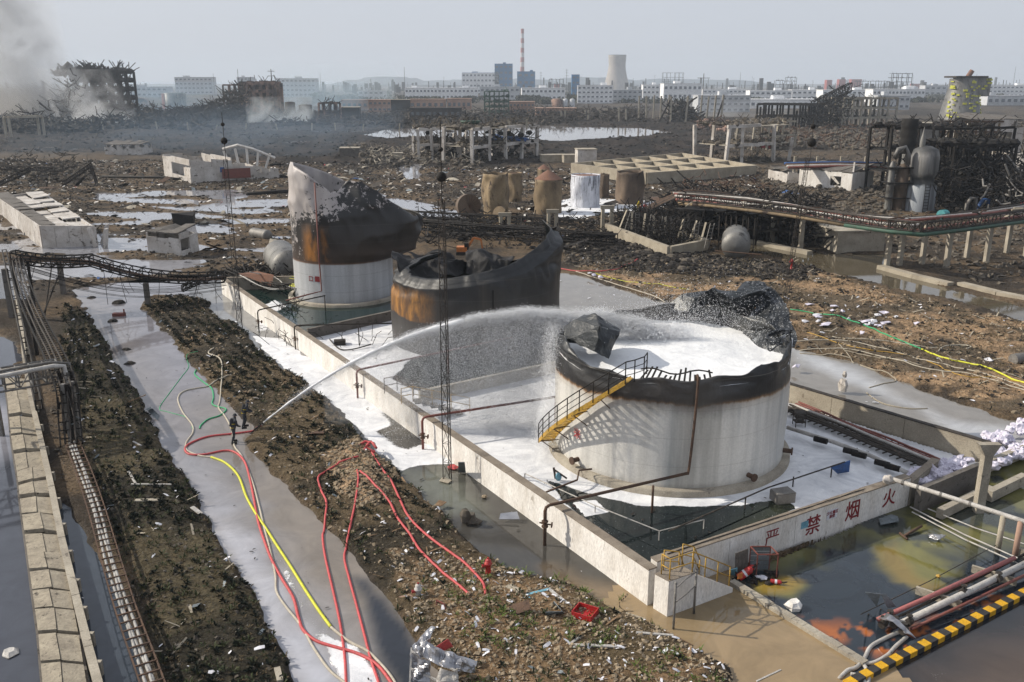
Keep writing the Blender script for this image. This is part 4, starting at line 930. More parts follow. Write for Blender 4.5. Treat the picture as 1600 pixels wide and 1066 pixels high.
# ------------------------------------------------------------------ pipes that climb over the bund wall
def wall_pipe(label, px, py, pyt, tgt, m='pipe_red', r=.085, valve=.5, sup=None):
    p = at(px, py); h = WALL_H+.38; R = thing('rusty_pipe', label, 'pipe', tuple(p))
    k = MB(); top = p+Vector((0, 0, h)); t = Vector(tgt); d = (t-top); d.z = 0; d.normalize()
    k.tube([p+Vector((0, 0, -.3)), p+Vector((0, 0, h-.25)), p+Vector((0, 0, h-.07))+d*.07, top+d*.25]+[t], r, 8); k.build('pipe', MT[m], R)
    q = MB(); c = p+Vector((0, 0, h*valve)); q.cyl(c-Vector((0, 0, .16)), c-Vector((0, 0, .1)), r*2, 10); q.cyl(c+Vector((0, 0, .1)), c+Vector((0, 0, .16)), r*2, 10)
    q.cyl(c-Vector((0, 0, .1)), c+Vector((0, 0, .1)), r*1.35, 8); q.cyl(c, c+Vector((.32, -.1, 0)), .035, 6); q.cyl(c+Vector((.3, -.1, 0)), c+Vector((.34, -.11, 0)), .14, 10); q.cyl(c, c+Vector((-.25, .1, .02)), .04, 6); q.build('valve', MT['steel_rust'], R)
    for s in (sup or ()):
        q = MB(); s = Vector(s); q.tube([s, Vector((s.x, s.y, LIQ-.3))], r*.8, 6); q.build('support_post', MT[m], R)
    return R
t1 = rimp(268, 6.95, 1.75)
s1 = at(1015, 800, LIQ); s1t = Vector((s1.x, s1.y, 2.0))
wall_pipe('orange rusty pipe crossing the bund wall to the foot of the white tank riser', 851, 852, 795, t1+Vector((.1, -.12, .1)), 'steel_rust', .08, .55, sup=[s1t+Vector((.1, -.1, -.1))])
wall_pipe('dark red pipe crossing the wall beside the lattice mast towards the divider', 661, 702, 650, at(870, 620, 2.1), 'pipe_red', .075, .42, sup=[at(868, 620, 2.1)])
wall_pipe('brown pipe crossing the wall where the water jet passes over it', 559, 622, 575, at(800, 527, 2.1), 'pipe_red', .07, .45, sup=[at(700, 549, 2.1)])
wall_pipe('thin pipe crossing the wall next to the flooded middle cell', 462, 546, 512, at(625, 505, 1.9), 'steel_mid', .06, .45, sup=[at(560, 512, 1.9)])
wall_pipe('far thin pipe crossing the wall beside the torn tank', 405, 520, 470, at(508, 462, 2.0), 'steel_mid', .06, .5, sup=[at(507, 462, 2.0)])
# thin rods over the water inside the bund
def rod(name, label, cat, pts, r, m, posts=(), zp=LIQ):
    R = thing(name, label, cat, tuple(pts[0])); k = MB(); k.tube(pts, r, 6); k.build('rail', MT[m], R)
    for p in posts: q = MB(); p = Vector(p); q.tube([p, Vector((p.x, p.y, zp-.3))], r, 5); q.build('post', MT[m], R)
    return R
L1 = [at(820, 740, .8), at(930, 790, .8), at(1030, 830, .9), at(1100, 812, .9), at(1220, 765, 1.0), at(1330, 718, 1.0)]
rod('guard_rail', 'thin white rail on short posts round the dark liquid by the front wall', 'rail', L1[:4], .03, 'pipe_white', L1[:4])
rod('guard_rail', 'dark rail slanting past the grey metal box over the shaded foam', 'rail', [at(1045, 830, 1.), at(1200, 762, 1.), at(1320, 722, 1.2)], .04, 'steel_mid', [at(1165, 778, 1.), at(1240, 745, 1.), at(1300, 728, 1.1)])
rod('guard_rail', 'dark pipe with elbow leading to the ring of the white tank', 'pipe', [at(846, 772, .8), at(902, 750, .9), at(905, 735, 1.1), at(925, 733, 1.1)], .05, 'steel_rust', [at(846, 772, .8)])
# grey box, blue sheet, blue float
def open_box(name, label, cat, px, py, w, d, h, rz, m, z=0., lid=True):
    p = at(px, py, z); R = thing(name, label, cat, tuple(p)); c, s = math.cos(rz), math.sin(rz)
    k = MB(); k.box(p+Vector((0, 0, .03)), (w, d, .05), rz)
    for ax_, off, sz in (((c, s), w/2, (.04, d, h)), ((-s, c), d/2, (w, .04, h))):
        for sg in (-1, 1): k.box(p+Vector((ax_[0]*off*sg, ax_[1]*off*sg, h/2)), sz, rz)
    k.build('body', MT[m], R)
    if lid: k = MB(); k.box(p+Vector((.02, .01, h+.03)), (w*1.02, d*1.02, .05), rz+.03, jit=.015); k.build('lid', MT[m], R)
    return R
open_box('metal_box', 'grey metal box standing in the foam at the edge of the dark liquid', 'box', 1222, 782, 1.0, .75, .5, .25, 'steel_grey', LIQ)
k = MB(); a = at(1300, 728, 1.1); k.add([at(1297, 730, 1.1), at(1328, 719, 1.2), at(1326, 737, .5), at(1308, 740, .45)], [(0, 1, 2, 3)]); o = k.build('hanging_sheet', MT['blue_thing']); tag(o, 'dark blue sheet hanging from the rail in the shaded foam', 'sheet'); md = o.modifiers.new('t', 'SOLIDIFY'); md.thickness = .04
vf = thing('broken_valve', 'broken valve with blue handwheel lying in the foam left of the white tank', 'valve', tuple(at(870, 745, LIQ)))
k = MB(); p = at(868, 748, LIQ+.1); k.cyl(p, p+Vector((-.1, .1, .6)), .06, 8); k.cyl(p+Vector((-.1, .1, .5)), p+Vector((.6, -.2, .1)), .05, 8); k.build('body', MT['steel_mid'], vf)
k = MB(); k.cyl(p+Vector((.12, -.15, .18)), p+Vector((.18, -.2, .2)), .22, 14); k.build('handwheel', MT['sheet_blue'], vf)
# pipes on the right side inside the bund
pr = thing('pipe_run', 'bundle of red and black pipes lying along the shaded back wall', 'pipes', tuple(at(1400, 720, LIQ)))
pa = at(1238, 632, .75); pb = at(1500, 738, .75)
for i in range(7):
    off = (pb-pa).normalized(); nn = Vector((-off.y, off.x, 0)); q = MB(); j = nn*(i*.28-1.1); pts = [pa+(pb-pa)*(t/10)+j+Vector((0, 0, rnd.uniform(-.04, .06))) for t in range(11)]
    q.tube(pts, .07+.03*(i % 3 == 1), 6); q.build('pipe', MT['pipe_red' if i in (5, 6) else ('pipe_white' if i == 4 else 'steel_mid')], pr)
q = MB()
for i in range(26): p = pa+(pb-pa)*((i+.5)/26)-nn*.2+Vector((0, 0, -.1)); q.beam(p-nn*1.1, p+nn*.9, .06)
o = q.build('crosspieces', MT['steel_mid'], pr); tag(o, kind='stuff')
lp = thing('lagged_pipe', 'patchy pale lagged pipe crossing the shaded foam right of the white tank', 'pipe', tuple(at(1330, 690, .8)))
k = MB(); k.tube([at(1230, 668, .9), at(1300, 690, .85), at(1360, 712, .8), at(1420, 740, .8)], .12, 10); k.build('pipe', MT['pipe_white'], lp)
for f in (.3, .55, .62, .8, .88): c = at(1230, 668, .9).lerp(at(1420, 740, .8), f); k = MB(); k.cyl(c-Vector((.3, -.25, 0)), c+Vector((.3, -.25, 0)), .17, 9); k.build('lagging', MT['steel_burnt'], lp)
st2 = thing('step_stand', 'small dark step stand beside the right flank of the white tank', 'step stand', tuple(at(1243, 665, LIQ)))
for dx in (0, .6):
    for dy in (0, .6): k = MB(); p = at(1243, 668, LIQ)+Vector((dx, dy, 0)); k.tube([p, p+Vector((0, 0, .9))], .03, 5); k.build('leg', MT['steel_mid'], st2)
for z in (.3, .6, .9): k = MB(); p = at(1243, 668, LIQ)+Vector((.3, .3, z)); k.box(p, (.65, .65, .04)); k.build('shelf', MT['steel_mid'], st2)
# ladder like frame standing in the brown pond
fr = thing('ladder_rack', 'grey two-rung pipe rack standing in brown water by the corner steps', 'frame', tuple(at(1052, 983)))
fa, fb = at(1052, 983), at(1084, 959)
for f in (fa, fb): k = MB(); k.tube([f-Vector((0, 0, .4)), f+Vector((0, 0, 2.05))], .05, 8); k.lathe([(.001, .1), (.06, .06), (.06, 0)], f+Vector((0, 0, 2.05)), 8); k.build('post', MT['steel_grey'], fr)
for z in (1.95, 1.3): k = MB(); k.tube([fa+Vector((0, 0, z-.1)), fa.lerp(fb, .5)+Vector((0, 0, z-(.08 if z < 1.5 else 0))), fb+Vector((0, 0, z))], .03, 6); k.build('rung', MT['steel_grey'], fr)

# ------------------------------------------------------------------ hoses
def hose(label, pts, r, m, zs=None, cat='hose', name='fire_hose', amp=.0, extra=None, k=7, parent=None):
    P_ = []
    for q in pts: P_.append(at(q[0], q[1], q[2] if len(q) > 2 else .09))
    S = spline(P_, k); r *= .86; S = on_ground(S, r)
    mb = MB(); mb.tube(S, r, 8); o = mb.build(name, MT[m], parent)
    if parent is None: tag(o, label, cat)
    return o
MZ = .30
h1 = hose('thick red hose curving from the firefighters down the grey canal to the lower edge', [(408, 663, .35), (392, 668, .3), (360, 673, .25), (325, 681), (300, 690), (289, 699), (295, 708), (318, 709), (350, 703), (368, 706), (382, 720), (390, 745), (397, 780), (403, 812), (411, 838), (424, 872), (440, 902), (458, 932), (466, 962), (474, 983), (495, 1000), (530, 1011), (560, 1020), (588, 1036), (612, 1066), (630, 1100)], .075, 'hose_red')
h2 = hose('pale hose looping past the firefighters and running beside the red hose in the canal', [(334, 546, MZ), (326, 553, MZ), (344, 562, MZ), (347, 585, MZ), (343, 620, MZ), (341, 633, .2), (352, 650), (362, 670), (366, 695), (378, 712), (394, 750), (405, 790), (412, 820), (420, 850), (430, 895), (432, 922), (446, 945), (470, 975), (490, 1010), (515, 1045), (540, 1066), (560, 1090)], .06, 'hose_white')
h3 = hose('beige hose making an S bend at the left of the canal', [(358, 588, MZ), (325, 600, .2), (290, 609), (278, 621), (285, 642), (300, 662), (301, 675), (291, 690), (292, 702), (310, 710), (330, 713)], .06, 'hose_white')
h4 = hose('bright yellow hose lying in the canal water', [(330, 713), (352, 722), (372, 742), (385, 775), (399, 800), (414, 822), (432, 850), (455, 885), (480, 925), (500, 955), (517, 978)], .075, 'hose_yellow')
hose('beige hose joined to the end of the yellow hose at the lower edge', [(517, 978), (545, 1000), (572, 1014), (590, 1030), (612, 1056), (630, 1090)], .065, 'hose_white')
h5 = hose('red hose leaving the sand mound on its left and running straight down the canal', [(560, 713, .75), (530, 722, .6), (508, 733, .5), (497, 745, .4), (502, 765, .4), (510, 785, .35), (506, 820, .3), (504, 835, .15), (508, 868), (520, 920), (530, 965), (537, 1010), (540, 1045), (541, 1100)], .065, 'hose_red')
h6 = hose('red hose from the middle of the sand mound to the bottom edge', [(558, 735, .7), (560, 750, .6), (554, 790, .4), (543, 840, .3), (538, 868, .12), (545, 900), (556, 940), (568, 985), (580, 1030), (592, 1066), (600, 1100)], .065, 'hose_red')
h7 = hose('flat red hose crossing the brown mud towards the hydrant, left one of the pair', [(563, 738, .65), (590, 765, .4), (608, 785, .32), (622, 812, .3), (640, 835, .3), (655, 860, .3), (685, 890, .3), (715, 915, .3), (733, 931, .3)], .07, 'hose_red')
h8 = hose('flat red hose crossing the brown mud towards the hydrant, right one of the pair', [(577, 695, .6), (585, 715, .5), (600, 740, .4), (612, 755, .3), (626, 785, .3), (638, 808, .3), (660, 832, .3), (690, 858, .28), (725, 884, .2), (745, 903, .2), (755, 915, .25), (759, 930, .3)], .07, 'hose_red')
mon = thing('hose_coupling', 'red hose branch knotted on top of the sand mound', 'hose fitting', tuple(at(575, 697, .6)))
for pts in ([(560, 697), (570, 690), (582, 692), (588, 700)], [(568, 705), (575, 694), (580, 690)], [(565, 708), (572, 700), (585, 706)]): k = MB(); k.tube([at(a, b, .62) for a, b in pts], .08, 8); k.build('branch', MT['hose_red'], mon)
hose('green strap winding over the dark plants beside the canal', [(306, 573, MZ), (304, 580, MZ), (318, 592, MZ), (330, 601, MZ), (333, 615, MZ), (331, 625, MZ), (340, 632, .2), (350, 634, .2), (353, 640), (343, 648), (325, 654), (314, 663), (312, 668)], .06, 'hose_green')
hose('thin green rope dropping into the canal at its left side', [(310, 550, MZ), (292, 553, MZ), (294, 568, MZ), (283, 588), (265, 612), (249, 636), (262, 642), (290, 650), (299, 660), (300, 668)], .03, 'hose_green')
for lab, pts, r, m in (('long green and yellow hose on the brown ground right of the white tank', [(1235, 483), (1280, 490), (1340, 505), (1400, 530), (1440, 545)], .07, 'hose_green'),
        ('yellow hose stretching to the right edge over brown ground', [(1440, 545), (1480, 560), (1530, 572), (1600, 598), (1650, 615)], .08, 'hose_yellow'),
        ('pale hose running parallel below the yellow one on the right', [(1240, 530), (1330, 535), (1420, 556), (1520, 580), (1600, 606), (1640, 618)], .05, 'hose_white'),
        ('beige hose nearest the grey channel on the right', [(1250, 540), (1340, 548), (1440, 575), (1520, 588), (1610, 612)], .05, 'hose_white'),
        ('short white hose with a loop at the far right ground', [(1300, 527), (1390, 534), (1440, 541), (1470, 542), (1466, 548), (1475, 540), (1500, 537), (1517, 541), (1510, 545)], .05, 'hose_white'),
        ('orange rope curving across the far right ground', [(1260, 520), (1340, 545), (1440, 560), (1500, 588), (1560, 592), (1620, 600)], .04, 'yellow_paint'),
        ('red hose winding between the black tank and the rubble', [(872, 415), (905, 421), (940, 423), (965, 420), (985, 412), (1000, 406)], .07, 'hose_red'),
        ('pale hose beyond the channel behind the white tank', [(900, 421), (930, 430), (970, 443), (1010, 455), (1040, 466)], .06, 'hose_white'),
        ('yellow rope beyond the channel behind the white tank', [(930, 425), (980, 438), (1030, 445), (1080, 453)], .04, 'hose_yellow')):
    hose(lab, [(a, b, .45) for a, b in pts], r, m)
for i, pts in enumerate(([(1310, 540), (1325, 552), (1335, 560)], [(1320, 548), (1380, 560), (1440, 572)], [(1250, 545), (1300, 550), (1330, 556)], [(1355, 606), (1380, 622), (1420, 630), (1450, 630)], [(1345, 563), (1400, 585), (1380, 592), (1359, 598)])):
    hose(['short pale pole on the brown ground right of the tank', 'long bent bamboo pole among the hoses on the right', 'thin pole beside the channel right of the tank', 'curved pole lying in the grey channel behind the bund', 'broken pole with a hooked end in the grey channel'][i], [(a, b, .4) for a, b in pts], .05, 'concrete_tan', cat='pole', name='pole')

# ------------------------------------------------------------------ people
def person(label, px, py, h, face, suit, helm, arms, stance=.18, lean=.1, pack=True, z=.25, group=None, stripe='suit_yellow'):
    base = at(px, py, z); R = thing('person', label, 'person', tuple(base), group)
    f = Vector((math.cos(face), math.sin(face), 0)); s = Vector((-f.y, f.x, 0)); U = Vector((0, 0, 1)); H = h
    def q(fw, sd_, up): return f*fw*H+s*sd_*H+U*up*H
    V = [q(0, 0, .52), q(lean*.4, 0, .66), q(lean*.8, 0, .80), q(lean*.9, 0, .86), q(lean, 0, .94),
         q(0, .055, .49), q(.05, .06+stance*.15, .27), q(-.02, .06+stance*.3, .04), q(.07, .06+stance*.3, .015),
         q(0, -.055, .49), q(-.01, -.06-stance*.1, .27), q(-.10, -.06-stance*.15, .04), q(-.01, -.06-stance*.15, .015),
         q(lean*.75, .115, .79), q(*arms[0]), q(*arms[1]), q(lean*.75, -.115, .79), q(*arms[2]), q(*arms[3])]
    E = [(0, 1), (1, 2), (2, 3), (3, 4), (0, 5), (5, 6), (6, 7), (7, 8), (0, 9), (9, 10), (10, 11), (11, 12), (2, 13), (13, 14), (14, 15), (2, 16), (16, 17), (17, 18)]
    rad = [.085, .085, .09, .04, .05, .06, .045, .032, .03, .06, .045, .032, .03, .045, .035, .025, .045, .035, .025]
    me = bpy.data.meshes.new('body'); me.from_pydata([tuple(v) for v in V], E, []); o = bpy.data.objects.new('body', me); COL.objects.link(o); o.parent = R; WL[o.name] = Vector()
    me.materials.append(MT[suit]); md = o.modifiers.new('skin', 'SKIN'); sv = me.skin_vertices[0].data
    for i, r_ in enumerate(rad): sv[i].radius = (r_*H*1.1, r_*H*1.1)
    sv[0].use_root = True; md.use_smooth_shade = True; md2 = o.modifiers.new('ss', 'SUBSURF'); md2.levels = md2.render_levels = 1
    hc = base+q(lean, 0, .935)
    k = MB(); k.lathe([(.001, -.06*H), (.035*H, -.05*H), (.046*H, -.01*H), (.045*H, .02*H), (.001, .06*H)], hc, 12); k.build('face', MT['skin'], R)
    k = MB(); k.lathe([(.085*H, .0), (.062*H, .01*H), (.058*H, .035*H), (.04*H, .06*H), (.001, .072*H)], hc, 14); k.build('helmet', MT[helm], R)
    for v_ in (15, 18): k = MB(); k.rock(base+V[v_], .033*H); k.build('glove', MT['steel_burnt'], R)
    if pack: k = MB(); c = base+q(-.11+lean*.5, 0, .60); c2 = base+q(-.10+lean*.8, 0, .83); k.cyl(c, c2, .055*H, 10); k.cyl(c2, c2+U*.03*H, .03*H, 8); k.build('air_cylinder', MT['suit_dark'], R)
    for up in (.55, .68): k = MB(); k.lathe([(.098*H, -.01*H), (.102*H, 0), (.098*H, .01*H)], base+q(lean*(up-.52)*2.2, 0, up), 12); k.build('reflective_stripe', MT[stripe], R)
    for (i, sg) in ((8, 1), (12, -1)): k = MB(); k.box(base+V[i]+U*.01+f*-.04, (.17*H, .07*H, .06*H), face); k.build('boot', MT['soot'], R)
    return R
grp = 'firefighters'
person('firefighter standing in the canal beside the crossing hoses, dark suit and helmet', 366, 692, 1.85, R_(35), 'suit_dark', 'suit_dark', ((.10, .15, .62), (.20, .10, .55), (.10, -.15, .62), (.22, -.06, .55)), z=0., group=grp)
person('firefighter on the bank holding the nozzle, air cylinder on his back', 383, 668, 1.8, R_(20), 'suit_dark', 'suit_dark', ((.14, .14, .62), (.27, .06, .56), (.12, -.14, .62), (.27, -.03, .55)), z=.3, lean=.16, group=grp)
person('figure in a yellow suit beyond the burnt tanks, left of two red ones', 997, 331, 1.8, R_(-80), 'suit_yellow', 'suit_yellow', ((.02, .15, .62), (.10, .12, .50), (.02, -.15, .62), (.1, -.12, .5)), z=.3, pack=False, group=grp, stripe='paper')
person('figure crouching in a bright red jacket between two others', 1001, 332, 1.2, R_(-60), 'suit_red', 'suit_red', ((.02, .15, .62), (.10, .12, .50), (.02, -.15, .62), (.1, -.12, .5)), z=.3, pack=False, group=grp, stripe='paper')
person('figure in red with a pale helmet, rightmost beyond the rusty tanks', 1008, 333, 1.75, R_(-100), 'suit_red', 'paper', ((.02, .15, .62), (.10, .12, .50), (.02, -.15, .62), (.1, -.12, .5)), z=.3, pack=False, group=grp, stripe='paper')
nzp = at(411, 661, .55)
nzt = thing('monitor_nozzle', 'water cannon on the dark bank shooting the long white jet', 'nozzle', tuple(nzp))
jd = Vector((.60, .72, .36)).normalized()
k = MB(); k.cyl(nzp-jd*.7, nzp, .07, 10, .04); k.cyl(nzp-jd*.1, nzp, .07, 10); k.build('barrel', MT['steel_mid'], nzt)
k = MB(); 
for a in (30, 150, 270): k.beam(nzp-jd*.6, nzp-jd*.6+Vector((.45*math.cos(R_(a)), .45*math.sin(R_(a)), -.35)), .04)
k.build('tripod', MT['steel_mid'], nzt)

# ------------------------------------------------------------------ the jet of foam water and its falling spray
T0 = nzp; T1 = rimp(60, 3.0, 6.6)
dxy = (Vector((T1.x, T1.y, 0))-Vector((T0.x, T0.y, 0))); LJ = dxy.length; dxy.normalize(); sjt = Vector((-dxy.y, dxy.x, 0))
APX = 7.75
def jet(t):
    "t 0..1 along the trajectory"
    x = LJ*t
    # cubic that leaves the nozzle, tops out at 62 % and drops into the tank
    z = T0.z+(4*(APX-T0.z)*.62*t)*(1-t/1.24)/1.24*1.0 if False else None
    tp = .66; z = T0.z+(APX-T0.z)*(1-((t-tp)/tp)**2) if t < tp else APX-(APX-T1.z)*((t-tp)/(1-tp))**2
    p = Vector((T0.x, T0.y, 0))+dxy*x; p.z = z; return p
m, t, b, P = newmat('spray'); b.inputs['Base Color'].default_value = (.80, .81, .83, 1); b.inputs['Roughness'].default_value = .5
b.inputs['Transmission Weight'].default_value = 0.0
try: b.inputs['Subsurface Weight'].default_value = 0
except Exception: pass
JR = nrg
jt = thing('water_jet', 'long white arc of foam water shot from the nozzle into the white tank', 'water jet', tuple(T0))
k = MB(); pts = [jet(i/60) for i in range(0, 30)]; k.tube(pts, .1, 8, rr=[.04+.13*(i/30)+.02*math.sin(i*2.1) for i in range(30)]); k.build('jet_core', m, jt)
def tetra(s): return np.array([(s, 0, -s*.5), (-s*.6, s, -s*.4), (-s*.6, -s, -s*.4), (0, 0, s)], float)
TF = np.array([(0, 2, 1), (0, 1, 3), (1, 2, 3), (2, 0, 3)])
def drops(name, pos, size, stretch=None):
    n = len(pos); M = rand_rot(n, JR)*size[:, None, None]
    if stretch is not None: M = stretch @ M
    o = mesh_obj(name, scatter_mesh(name, tetra(1.), TF, pos, mats=M), MT['spray'], jt); tag(o, kind='stuff'); return o
n = 110000; tt = np.clip(JR.beta(2.4, 1.25, n), .03, 1); J = np.array([jet(a) for a in np.linspace(0, 1, 401)])
jp = J[np.clip((tt*400).astype(int), 0, 400)]
rad = (.04+.42*tt**1.5); off = JR.randn(n, 3)*rad[:, None]*np.array([.9, .9, .6]); 
rag = (vnoise(tt*55, np.zeros(n), 7)-.5)*1.1*tt; off[:, 2] += rag*.7-np.abs(JR.randn(n))*.35*tt
drops('jet_drops', jp+off+np.array(dxy)*JR.randn(n, 1)*.3, .007+.018*JR.rand(n)*(.3+tt))
# curtain falling below the arc
n = 180000; tt = JR.beta(2.3, 2.1, n)*.72+.14; jp = J[np.clip((tt*400).astype(int), 0, 400)]
fall = JR.rand(n)**.95; z = jp[:, 2]*(1-fall)+.45*fall; adv = (fall**.5)*1.6
dens = vnoise(tt*26+fall*2.2, fall*2.6, 31); keep = (JR.rand(n) < (.25+.95*dens)*(1-.2*fall)*np.clip((tt-.12)*4, 0, 1))
pos = np.stack([jp[:, 0]+dxy.x*adv, jp[:, 1]+dxy.y*adv, z], -1)+JR.randn(n, 3)*np.array([.75, .75, .3])*(0.5+fall[:, None])
intank = np.hypot(pos[:, 0]-TA.x, pos[:, 1]-TA.y) < TAr; keep &= ~(intank & (pos[:, 2] < 6.3))
# the left flank of the tank gets a fringe of falling water
drops('falling_spray', pos[keep], (.007+.013*JR.rand(keep.sum())))
n = 16000; a = R_(183)+JR.randn(n)*.09; f = JR.rand(n); pos = np.stack([TA.x+(TAr+.25+.9*f*JR.rand(n)+.3*JR.randn(n))*np.cos(a), TA.y+(TAr+.4+.9*f*JR.rand(n))*np.sin(a), 8.0-(7.4)*f**.8], -1)
drops('falling_spray', pos, .007+.015*JR.rand(n))
n = 9000; pos = np.stack([TA.x+JR.randn(n)*2.4+1, TA.y+JR.randn(n)*2.2+1, 6.9+np.abs(JR.randn(n))*1.2], -1); kk = np.hypot(pos[:, 0]-TA.x, pos[:, 1]-TA.y) < 6
drops('splash', pos[kk], .007+.015*JR.rand(kk.sum()))
# fine mist hanging round the arc and the curtain
def volume_obj(name, mb, dens, col, ns, thr, parent=None, label=None, aniso=.2, kind='stuff', zfade=None, zs=1., dist=1.):
    o = mb.build(name, None, parent); m = bpy.data.materials.new(name); m.use_nodes = True; t = m.node_tree; t.nodes.remove(t.nodes['Principled BSDF'])
    v = nd(t, 'ShaderNodeVolumePrincipled'); v.inputs['Color'].default_value = rgba(col); v.inputs['Anisotropy'].default_value = aniso
    g = nd(t, 'ShaderNodeTexCoord').outputs['Object']; q = nz(t, mp(t, g, (1, 1, zs)), ns, 4, .6, dist)
    d = mth(t, 'MULTIPLY', ramp(t, [(thr, 0.), (min(1, thr+.3), 1.)], q), dens)
    if zfade:
        s = nd(t, 'ShaderNodeSeparateXYZ'); t.links.new(nd(t, 'ShaderNodeNewGeometry').outputs['Position'], s.inputs[0])
        d = mth(t, 'MULTIPLY', d, ramp(t, [(0, zfade[2]), (1, zfade[3])], mth(t, 'DIVIDE', mth(t, 'SUBTRACT', s.outputs[2], zfade[0]), zfade[1]-zfade[0])))
    t.links.new(d, v.inputs['Density']); t.links.new(v.outputs[0], t.nodes['Material Output'].inputs['Volume'])
    o.data.materials.append(m); tag(o, label, None, kind=kind); return o
k = MB(); cs = []
for i in range(9, 57, 3):
    f = i/60; p = jet(f); w_ = .2+.9*f; q = [p+sjt*w_+Vector((0, 0, .5*f)), p-sjt*w_+Vector((0, 0, .5*f)), Vector((p.x, p.y, 0))-sjt*w_*1.3, Vector((p.x, p.y, 0))+sjt*w_*1.3]
    zb = .6 if f < .70 else 6.5; q[2].z = q[3].z = max(zb, .6) ; cs.append(q)
vs = [v for c in cs for v in c]; fs = [(3, 2, 1, 0)]+[(len(vs)-4, len(vs)-3, len(vs)-2, len(vs)-1)]
for i in range(len(cs)-1):
    for j in range(4): fs.append((i*4+j, i*4+(j+1) % 4, i*4+4+(j+1) % 4, i*4+4+j))
k.add(vs, fs); volume_obj('mist', k, .48, (.9, .92, .95), .45, .34, jt, dist=.6, zs=.5)

k = MB(); k.tube([jet(i/40)+Vector((0, 0, -.1-.25*i/40)) for i in range(2, 39)], .3, 10, rr=[.10+.62*(i/40)**1.2 for i in range(2, 39)]); volume_obj('jet_mist', k, 3.0, (.96, .97, 1.), 1.5, .46, jt, dist=1.8)
# ------------------------------------------------------------------ things round the near pools
def hydrant(label, px, py, z, h=1.05, top='red_paint', body='red_paint'):
    p = at(px, py, z); R = thing('hydrant', label, 'hydrant', tuple(p))
    k = MB(); k.lathe([(.16, -.2), (.16, .05), (.12, .07), (.12, h-.3), (.17, h-.28), (.17, h-.22), (.13, h-.2), (.13, h-.08), (.06, h-.02), (.001, h)], p, 16); k.build('barrel', MT[body], R)
    k = MB(); k.cyl(p+Vector((0, 0, h-.34)), p+Vector((-.24, -.05, h-.34)), .06, 10); k.cyl(p+Vector((-.22, -.05, h-.34)), p+Vector((-.27, -.06, h-.34)), .08, 10); k.build('outlet', MT[top], R)
    k = MB(); k.cyl(p+Vector((0, 0, h)), p+Vector((0, 0, h+.05)), .04, 6); k.build('cap_nut', MT[top], R)
hydrant('bright red hydrant standing in shallow water at the end of the two red hoses', 763, 906, 0)
hydrant('short white hydrant with a red cap in a puddle on the mud', 654, 937, .12, .75, 'red_paint', 'pipe_white')
hydrant('small red hydrant on burnt ground near the right pipe rack', 1236, 422, .3, 1.3)
# red tray, blue-white frame, sheet folds, planks
rt = open_box('red_tray', 'open red metal box lying on brown mud near the bund corner', 'box', 914, 962, .85, .75, .28, -.5, 'red_paint', .25, lid=False)
wf = thing('window_frame', 'twisted pale blue window frame lying on the mud left of the red box', 'frame', tuple(at(855, 945, .25)))
A_ = [at(822, 930, .25), at(858, 921, .3), at(897, 952, .25), at(850, 965, .25)]
for i in range(4): k = MB(); a, b_ = A_[i], A_[(i+1) % 4]; k.beam(a, b_, .14, .07); k.build('frame_bar', MT['sheet_blue' if i != 1 else 'pipe_white'], wf)
k = MB(); k.beam(at(822, 965, .25), at(842, 952, .3), .06); k.build('frame_bar', MT['pipe_white'], wf)
def bent_sheet(label, pts, m, name='metal_sheet', th=.03, group=None):
    k = MB(); k.add([at(*p) for p in pts], [tuple(range(len(pts)))] if len(pts) < 5 else [(0, 1, 2, 3), (3, 2, 4, 5)]); o = k.build(name, MT[m]); tag(o, label, 'sheet', group)
    md = o.modifiers.new('t', 'SOLIDIFY'); md.thickness = th; return o
bent_sheet('folded grey metal sheet standing between the pale frame and the red box', [(853, 963, .2), (852, 956, .6), (878, 955, .55), (882, 960, .2), (865, 940, .65), (862, 944, .2)], 'sheet_grey')
bent_sheet('grey panel leaning on the white wall beside the lattice mast', [(716, 738, .05), (716, 722, 1.2), (726, 722, 1.2), (728, 738, .05)], 'sheet_grey')
bent_sheet('dark green sheet half sunk at the left bank of the canal', [(228, 640, .3), (236, 636, .5), (250, 650, .15), (246, 657, .0)], 'sheet_grey')
bent_sheet('pale crumpled sheet in dark water beside the white wall', [(780, 812, .15), (782, 803, .3), (808, 800, .35), (812, 812, .2)], 'foil')
bent_sheet('flat tan board floating at the foot of the lattice mast', [(686, 752, .06), (692, 746, .1), (706, 751, .08), (700, 756, .05)], 'concrete_tan', 'board')
bent_sheet('brown board on the mud beside the water left of the wall', [(678, 791, .2), (686, 782, .3), (698, 785, .28), (690, 791, .2)], 'wood', 'board')
def bar(label, a, b, w, h, m, name='plank', cat='plank', group=None):
    k = MB(); A_, B_ = on_ground([at(*a), at(*b)], h); k.beam(A_, B_, w, h); o = k.build(name, MT[m]); tag(o, label, cat, group); return o
bar('long white metal strip lying on the mud near the lower edge', (895, 1008, .3), (963, 1011, .3), .14, .05, 'pipe_white', 'metal_strip', 'strip')
bar('short pale strip beside the long white one', (889, 1007, .3), (906, 996, .3), .1, .04, 'pipe_white', 'metal_strip', 'strip')
bar('pale strip pointing into the brown pond', (994, 991, .3), (1052, 995, .2), .12, .06, 'pipe_white', 'metal_strip', 'strip')
bar('thin dark branch running from the mud into the brown pond', (1040, 985, .3), (1082, 1006, .1), .05, .05, 'wood', 'branch', 'branch')
bar('pale post lying on the mud beside the corner steps', (978, 953, .25), (1008, 968, .2), .1, .1, 'concrete_tan', 'post', 'post')
bar('white rod floating in the brown pond at the lower edge', (1182, 1064, .03), (1220, 1046, .03), .06, .03, 'pipe_white', 'rod', 'rod')
